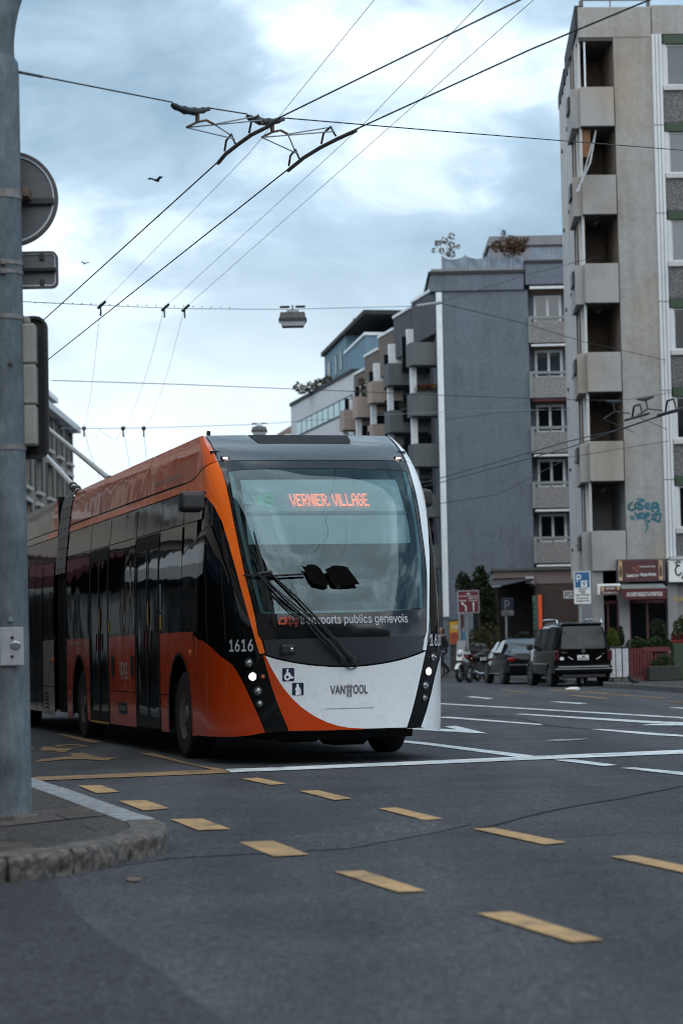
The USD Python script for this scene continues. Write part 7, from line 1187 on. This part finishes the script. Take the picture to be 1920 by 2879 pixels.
def insulator(label, pa, pb_, host, arms, ya):
    a, b = pa, pb_; T = Thing('wire_hanger', label, 'hanger', tuple(a), group='insulated wire hangers'); d = b - a; L = np.linalg.norm(d); n = 12
    rr = [.018 + .012 * math.sin(math.pi * min(1, k / n * 1.1)) + (.007 if k % 3 == 1 else 0) for k in range(n + 1)]
    T.part('insulator', tube(np.array([a + d * k / n - np.array([0, 0, .05 * math.sin(math.pi * min(1, .15 + .8 * k / n))]) for k in range(n + 1)]), rr, 10), 'insulator', smooth=40)
    c = a + d * .68 - [0, 0, .13]; T.part('clamp', [tube([a + d * .68 - [0, 0, .05], c], .018, 8), tube([c + [-.09, -.03, -.05], c, c + [.07, .03, .02], c + [.13, .05, -.01]], .011, 6)], 'rusty')
    ends = [c + np.array([-.09, -.03, -.05]), c + np.array([.13, .05, -.01])]
    for i, (w, tp) in enumerate(arms):
        base = w; up = np.array([0, 0, .10]); al = tp / np.linalg.norm(tp); T.part('arm', [tube([base + al * .18, base + al * .12 + up * .8, base - al * .05 + up, base - al * .12 + up * .3, base - al * .16], .010, 6)], 'runner', smooth=30)
        for e in ends: T.part('stay', tube([e, base - al * (.02 if e is ends[1] else .14) + up * (1.0 if e is ends[1] else .4)], .006, 5), 'wire_grey')
    return T
tan = lambda P_, i: (P_[i + 1] - P_[i - 1])
insulator('black insulator hanger left, pulling the left trolley wire', at(484, 286, 19.1), at(587, 302, 19.5), ta_, [(WA[3] * .35 + WA[4] * .65 + [0, 0, .02], tan(WA, 4)), (WA[5] * .4 + WA[6] * .6 + [0, 0, .02], tan(WA, 5))], 0)
insulator('black insulator hanger right, pulling the right trolley wire', at(695, 319, 20.0), at(797, 331, 20.4), tb_, [(WB[4] * .5 + WB[5] * .5 + [0, 0, .02], tan(WB, 5)), (WB[6] * .4 + WB[7] * .6 + [0, 0, .02], tan(WB, 6))], 0)
# feeder lines high over the street
HF = 7.75
feed = [('first thin feeder wire, leftmost of three rising to the top edge', [(1050, 0), (790, 320), (700, 430), (283, 857), (236, 1204)]), ('second thin feeder wire, middle of three rising to the top edge', [(1357, 0), (1020, 350), (462, 864), (346, 1204)]), ('third thin feeder wire, rightmost of three rising to the top edge', [(1497, 0), (1000, 440), (519, 866), (404, 1204)])]
for lab, px_ in feed:
    p = zline(px_, HF); p = [ext(p[1], p[0], 10)] + p; p = p[:-1] + [p[-2] + (p[-1] - p[-2]) * t - [0, 0, 1.4 * 4 * t * (1 - t) * .25] for t in (.25, .5, .75, 1.0)]; wire(lab, p, .0034, 'wire_grey', 'feeder_wire')
s2p = [at(40, 846, 42), at(283, 858, 46), at(462, 865, 49), at(519, 867, 50), at(800, 869, 55), at(1170, 860, 62)]
sw2 = wire('beaded span wire carrying the big hanging street lamp', s2p, .007, 'wire', 'span_wire'); sw2.part('cable', tube([at(1240, 848, 63), at(1460, 778, 68), at(1700, 715, 76)], .009, 6), 'wire'); sw2.part('cable', tube([at(1240, 852, 63), at(1460, 905, 68), at(1640, 960, 73), at(1872, 1012, 75.0)], .009, 6), 'wire'); sw2.part('insulator', tube([at(1170, 860, 62), at(1240, 850, 63)], .045, 8), 'steel')
sw2.part('bead', [ball(at(100 + 26 * k, 850 + .30 * k * 2.2, 43 + .38 * k), .013, 1) for k in range(22)], 'wire')
for x, y, d in ((283, 858, 46), (462, 865, 49), (519, 867, 50)): q = at(x, y, d); sw2.part('clamp', [tube([q + [.10, 0, .08], q + [-.06, 0, -.06]], .03, 6), tube([q, q + [0, 0, -.2]], .018, 6)], 'insulator')
sw3 = wire('span wire low over the bus poles with three small clamps', [at(170, 1204, 68), at(236, 1204.5, 70), at(404, 1203, 73), at(720, 1193, 80), at(1090, 1165, 92), at(1300, 1155, 99), at(1650, 1150, 110)], .011, 'wire_grey', 'span_wire')
for x in (236, 346, 404): q = at(x, 1204, 71); sw3.part('clamp', [ball(q, .07, 1), tube([q, q + [0, 0, -.25]], .025, 6)], 'insulator')
sw3.part('drop_wire', tube([at(278, 1204, 71), at(296, 1222, 71), at(326, 1238, 71), at(346, 1204, 71)], .006, 5), 'wire_grey')
for lab, px_ in (('thin drooping feeder below the left clamp', [(236, 1206), (250, 1260), (282, 1350)]), ('thin drooping feeder below the middle clamp', [(346, 1206), (354, 1250), (366, 1316)]), ('thin drooping feeder below the right clamp', [(404, 1206), (408, 1250), (412, 1300)])):
    wire(lab, [at(x, y, 72 + 9 * k) for k, (x, y) in enumerate(px_)], .007, 'wire_grey', 'feeder_wire')
wire('long span wire across the sky above the bus to the beige block', [at(145, 1069, 58), at(500, 1080, 60), at(900, 1096, 63), at(1270, 1112, 67), at(1500, 1120, 70), at(1690, 1125, 72), at(1772, 1122, 73), at(1830, 1113, 74), at(1900, 1100, 75.0)], .010, 'wire', 'span_wire')
wire('span wire ending on the white pilaster near the graffiti', [at(1180, 1425, 60), at(1400, 1390, 66), at(1600, 1286, 71), at(1740, 1262, 73), at(1880, 1240, 74.9)], .009, 'wire', 'span_wire'); wire('thin span wire low across the blank grey wall', [at(1250, 1180, 82), at(1400, 1160, 80), at(1600, 1148, 77)], .009, 'wire', 'span_wire')
fw = [(2050, 1098), (1920, 1150), (1824, 1180), (1753, 1205), (1600, 1240), (1225, 1348), (1170, 1362)]; fw2 = [(2050, 1120), (1900, 1158), (1850, 1170), (1753, 1203), (1600, 1258), (1225, 1360), (1170, 1372)]
w3 = wire('upper trolley wire of the opposite lane before the beige block', zline(fw, HZ), .011); w4 = wire('lower trolley wire of the opposite lane before the beige block', zline(fw2, HZ - .02), .011)
for T, pa, pb_ in ((w3, (1757, 1181), (1824, 1162)), (w4, (1849, 1167), (1920, 1147))):
    a, b = onz(*pa, HZ), onz(*pb_, HZ); T.part('curved_runner', tube([a, b], .026, 8), 'runner'); T.part('arm', tube([a * .7 + b * .3, a * .6 + b * .4 + [0, 0, .22], a * .35 + b * .65 + [0, 0, .22], a * .25 + b * .75], .02, 6), 'insulator')
for lab, pa, pb_ in (('far insulator hanger in front of the dark loggia', (1698, 1126), (1745, 1128)), ('far insulator hanger in front of the beige wall', (1792, 1123), (1836, 1115))):
    a, b = at(*pa, 56), at(*pb_, 56.5); T = Thing('wire_hanger', lab, 'hanger', tuple(a), group='insulated wire hangers'); T.part('insulator', tube([a, (a + b) / 2 - [0, 0, .03], b], [.022, .045, .03], 8), 'insulator'); c = (a + b) / 2; T.part('arm', [tube([c, c + [.05, 0, -.25], c + [-.22, 0, -.42]], .022, 6), tube([c + [.05, 0, -.25], c + [.4, 0, -.30]], .016, 6), tube([c + [-.22, 0, -.42], c + [.5, 0, -.75]], .008, 5)], 'insulator')
# hanging lamps
def street_lamp(label, px_, py_, d, w, h):
    c = at(px_, py_, d); T = Thing('hanging_lamp', label, 'street lamp', tuple(c), group='lamps hanging from span wires'); hw = w / 2
    hull = lambda L: trimesh.convex.convex_hull(np.array([c + np.array([x, y, z]) for x, y, z in L]))
    T.part('housing', hull([(sx * hw * f, sy * .22 * f, z) for sx in (-1, 1) for sy in (-1, 1) for f, z in ((1.0, h * .02), (.93, h * .22), (.90, h * .5))]), 'lamp_body'); T.part('rim', hull([(sx * hw * 1.04, sy * .24, z) for sx in (-1, 1) for sy in (-1, 1) for z in (-.03, .03)]), 'dark_steel'); T.part('glass', hull([(sx * hw * f, sy * .2 * f, z) for sx in (-1, 1) for sy in (-1, 1) for f, z in ((.98, -.03), (.78, -h * .42))]), 'lamp_glass'); T.part('base_rim', hull([(sx * hw * .8, sy * .17, z) for sx in (-1, 1) for sy in (-1, 1) for z in (-h * .46, -h * .42)]), 'lamp_body')
    T.part('hanger', [hull([(sx * .14, sy * .1, z) for sx in (-1, 1) for sy in (-1, 1) for z in (h * .5, h * .68)]), tube([c + [0, 0, h * .65], c + [0, 0, h * 1.05]], .02, 8)], 'steel'); T.part('wire_clip', [cbx(c + [s * .06, -.05, h * .86], c + [s * .30, .05, h * 1.0], .02) for s in (-1, 1)], 'dark_steel'); return T
street_lamp('large hanging street lamp in the pale sky right of centre', 823, 900, 55.5, .62, .34); street_lamp('small far hanging street lamp just over the bus roof', 729, 1212, 92, .58, .32)
# birds
def bird(label, px_, py_, d, s, rot):
    c = at(px_, py_, d); T = Thing('bird', label, 'bird', tuple(c), rot, group='birds in the sky'); T.part('body', skin_body([((-.16 * s, 0, 0), .045 * s, (.08 * s, 0, 0), .07 * s), ((.08 * s, 0, 0), .06 * s, (.2 * s, 0, .02 * s), .035 * s), ((-.16 * s, 0, 0), .04 * s, (-.34 * s, 0, .01 * s), .03 * s)], .03 * s, 4), 'bird', local=True, smooth=True)
    for sy in (-1, 1): T.part('wing', trimesh.convex.convex_hull(np.array([(.12 * s, sy * .03 * s, .02 * s), (-.1 * s, sy * .03 * s, .02 * s), (.10 * s, sy * .28 * s, .16 * s), (-.16 * s, sy * .30 * s, .15 * s), (-.10 * s, sy * .50 * s, .10 * s), (.0, sy * .2 * s, .13 * s)])), 'bird', local=True)
bird('dark bird flying in the bright gap of the clouds', 440, 506, 48, .42, 1.0); bird('tiny bird low in the sky beside the traffic light', 238, 740, 62, .28, 2.2)

# ---------------------------------------------------------------- plants
def leaves(n, fn, size, seed):
    r = np.random.default_rng(seed); c = fn(r, n); a = r.normal(size=(n, 3)); a /= np.linalg.norm(a, axis=1, keepdims=True); b = np.cross(a, r.normal(size=(n, 3))); b /= np.linalg.norm(b, axis=1, keepdims=True); s = size * r.uniform(.6, 1.3, (n, 1))
    v = np.stack([c - a * s, c + b * s * .45, c + a * s, c - b * s * .45], 1).reshape(-1, 3); k = np.arange(n)[:, None] * 4; f = np.vstack([k + [0, 1, 2], k + [0, 2, 3]]); return trimesh.Trimesh(v, f, process=False)
def blob(lobes):
    def fn(r, n):
        L = np.array(lobes, float); i = r.choice(len(L), n, p=L[:, 3] ** 2 / (L[:, 3] ** 2).sum()); d = r.normal(size=(n, 3)); d /= np.linalg.norm(d, axis=1, keepdims=True); return L[i, :3] + d * (L[i, 3:4] * r.uniform(.45, 1.08, (n, 1)) ** .6) * [1, 1, 1.0]
    return fn
def plant(name, label, cat, base, lobes, n, size, mat, stems, seed, group=None):
    group = group or {'shrub': 'shrubs along the restaurants', 'tree': 'conifers by the direction board', 'roof_plant': 'plants on roofs and balconies'}[name]
    T = Thing(name, label, cat, tuple(base), group=group); base = np.array(base)
    T.part('trunk', [tube(np.array([base + np.array(p) for p in s]), np.linspace(r0, r0 * .35, len(s)), 6) for s, r0 in stems], 'bark'); T.part('crown', leaves(n, blob([(base[0] + x, base[1] + y, base[2] + z, r) for x, y, z, r in lobes]), size, seed), mat); return T
d8 = 88.0; tb = at(1348, 1850, d8); tb[2] = .12; hh = lambda y: zat(1348, y, d8) - .12; xx = lambda x: at(x, 1700, d8)[0] - tb[0]
plant('tree', 'tall dark conifer behind the red direction board', 'tree', tb, [(xx(1353), 0, hh(1603), .16), (xx(1350), .1, hh(1618), .24), (xx(1364), -.1, hh(1624), .2), (xx(1345), .2, hh(1642), .24), (xx(1360), 0, hh(1655), .28), (xx(1372), 0, hh(1680), .28), (xx(1376), .2, hh(1710), .32), (xx(1366), 0, hh(1730), .3), (xx(1376), 0, hh(1750), .3)], 1700, .085, 'leaf_dark', [([(0, 0, 0), (.05, 0, 1.5), (.02, 0, 3.0)], .09)], 1)
plant('tree', 'narrow dark conifer left of the taller one, over the direction board', 'tree', (tb[0] + xx(1303), tb[1] + .3, .12), [(0, 0, hh(1618), .18), (0, 0, hh(1630), .26), (.05, 0, hh(1645), .34), (.15, 0, hh(1655), .34), (0.1, 0, hh(1690), .3)], 700, .08, 'leaf_dark', [([(0, 0, 0), (0, 0, 1.5), (0, 0, 3.0)], .06)], 2)
plant('shrub', 'brownish hedge with orange berries under the conifers', 'shrub', (tb[0] + xx(1345), tb[1] - .4, .12), [(xx(1330), 0, .5, .45), (xx(1355), 0, .8, .55), (xx(1375), 0, .6, .5), (xx(1340), 0, 1.2, .5), (xx(1368), 0, 1.4, .5), (xx(1325), 0, 1.0, .35)], 1700, .07, 'leaf_olive', [([(0, 0, 0), (0, 0, .9)], .04), ([(.3, 0, 0), (.3, 0, .9)], .04)], 3)
plant('shrub', 'dark shrub against the brown annex wall over the van roof', 'shrub', (*at(1600, 1800, 92)[:2], .12), [(xx(1348 + k * 17 - 40), 0, zat(1600, 1745 + 6 * abs(k - 3), 92) - .4, .36) for k in range(5)] + [(-.6, 0, .6, .6), (.3, 0, .7, .6)], 1500, .07, 'leaf_olive', [([(0, 0, 0), (0, 0, 1.0)], .04)], 4)
plant('shrub', 'dark potted plants in the shade below the black canopy', 'shrub', (*at(1470, 1800, 93)[:2], .12), [(-.3, 0, 1.0, .45), (.3, 0, .9, .45), (-.9, 0, .8, .4), (0, 0, 1.3, .3)], 900, .08, 'leaf_dark', [([(0, 0, 0), (0, 0, .9)], .03)], 5)
fb = lambda x, w: Ff.pt(Uf(x), w, 0) * [1, 1, 0]
plant('shrub', 'bright lime green round conifer on the terrace', 'shrub', fb(1730, -.5) + [0, 0, .12], [(0, 0, Zf(1800) - .12, .20), (0.02, 0, Zf(1790) - .12, .18), (0, 0, Zf(1775) - .12, .11), (-.05, 0, Zf(1805) - .12, .18), (.06, 0, Zf(1808) - .12, .17)], 1500, .035, 'leaf_lime', [([(0, 0, 0), (0, 0, 1.3)], .03)], 6)
plant('shrub', 'slim dark green cypress next to the lime green conifer', 'shrub', fb(1759, -.7) + [0, 0, .12], [(0, 0, Zf(1765) - .12, .06), (0, 0, Zf(1780) - .12, .10), (0, 0, Zf(1795) - .12, .11), (0, 0, Zf(1805) - .12, .10)], 700, .035, 'leaf_dark', [([(0, 0, 0), (0, 0, 1.3)], .02)], 7)
plant('shrub', 'low mixed foliage along the top of the red fence', 'shrub', fb(1835, -.35) + [0, 0, .12], [(-.5 + .17 * k, 0, Zf(1812) - .12 + .06 * math.sin(2.1 * k), .16) for k in range(7)], 1100, .05, 'leaf_mid', [([(0, 0, 0), (0, 0, 1.0)], .02)], 8)
plant('shrub', 'tall dim shrub in the doorway behind the fence', 'shrub', fb(1870, -.9) + [0, 0, .12], [(0, 0, 1.5, .22), (.03, 0, 1.2, .25), (-.02, 0, 1.0, .22)], 600, .05, 'leaf_dark', [([(0, 0, 0), (0, 0, 1.2)], .02)], 9)
plant('shrub', 'green bush growing out of the black planter box', 'shrub', (*Ff.pt(Uf(1855), .35, 0)[:2], Zf(1876)), [(-.18, 0, .08, .13), (0, 0, .14, .17), (.2, 0, .10, .15), (.08, 0, .24, .11)], 1100, .032, 'leaf_mid', [([(0, 0, 0), (0, 0, .2)], .012)], 10)
plant('shrub', 'flowering plants on the green stand at the right edge', 'shrub', fb(1905, 0) + [0, 0, .9], [(-.02, 0, Zf(1790) - .9, .14), (.1, 0, Zf(1765) - .9, .20), (.28, 0, Zf(1750) - .9, .22), (.2, 0, Zf(1785) - .9, .18)], 700, .05, 'leaf_mid', [([(0, 0, 0), (0, 0, .5)], .02)], 11)
def roof_plant(label, px_, py_, d, lobes, n, mat, seed, size=.09): b = at(px_, py_, d); plant('roof_plant', label, 'plant', tuple(b), lobes, n, size, mat, [([(0, 0, 0), (x * .5, 0, z * .55), (x, 0, z)], .02) for x, y, z, r in lobes], seed)
roof_plant('spindly leafy shrub at the left corner of the grey block roof', 1262, 722, 121, [(-.55, 0, .7, .20), (-.75, 0, .35, .14), (-.2, 0, .85, .20), (.15, 0, 1.05, .18), (.12, 0, .55, .24), (.45, 0, .5, .14), (-.35, 0, .35, .14), (.1, 0, .2, .25)], 380, 'leaf_brown', 21, .07)
roof_plant('bushier reddish shrub beside the rooftop penthouse', 1437, 716, 121, [(-.7, 0, .45, .3), (-.35, 0, 1.1, .18), (-.3, 0, .5, .4), (.1, 0, .6, .4), (.5, 0, .5, .38), (.75, 0, .75, .2), (.3, 0, .3, .4), (-.1, 0, .25, .4)], 1300, 'leaf_brown', 22, .08)
roof_plant('yellow green plants on the roof edge of the white block', 877, 1103, 152, [(-.6, 0, .2, .35), (0, 0, .3, .4), (.5, 0, .5, .4), (1.0, 0, .7, .35), (-.9, 0, .35, .3)], 700, 'leaf_olive', 23, .11)
def boxplant(label, px_, py_, d, w, mat, mat2, seed):
    b = at(px_, py_, d); T = Thing('flower_box', label, 'flowers', tuple(b)); T.part('trough', cbx(b + [-w / 2, -.1, -.15], b + [w / 2, .1, 0], .02), 'planter'); T.part('foliage', leaves(260, blob([(b[0] + w * (k / 4 - .5) * .9, b[1], b[2] + .12, .18) for k in range(5)]), .05, seed), 'leaf_mid'); T.part('blossom', leaves(110, blob([(b[0] + w * (k / 3 - .5) * .8, b[1] - .08, b[2] + .2, .17) for k in range(4)]), .045, seed + 1), mat)
boxplant('red and pink flowers on the upper grey balcony', 1192, 1098, 121.9, .75, 'flower_red', None, 31); boxplant('golden flowers on the upper grey balcony, right of the red ones', 1228, 1095, 121.9, .55, 'flower_gold', None, 33); boxplant('dark green trailing plants on the second grey balcony', 1147, 1146, 125.8, .8, 'leaf_dark', None, 35)
roof_plant('brown climbing plant on the leftmost brown balcony', 1023, 1148, 136, [(0, 0, .5, .3), (.05, 0, 1.0, .3), (-.1, 0, 1.5, .25), (-.3, 0, .4, .2)], 600, 'leaf_brown', 37, .09)
roof_plant('green plants on the brown balcony below the slim fin', 1055, 1112, 133.5, [(-.4, 0, .05, .18), (0, 0, .1, .2), (.4, 0, .05, .18)], 300, 'leaf_mid', 38, .08)
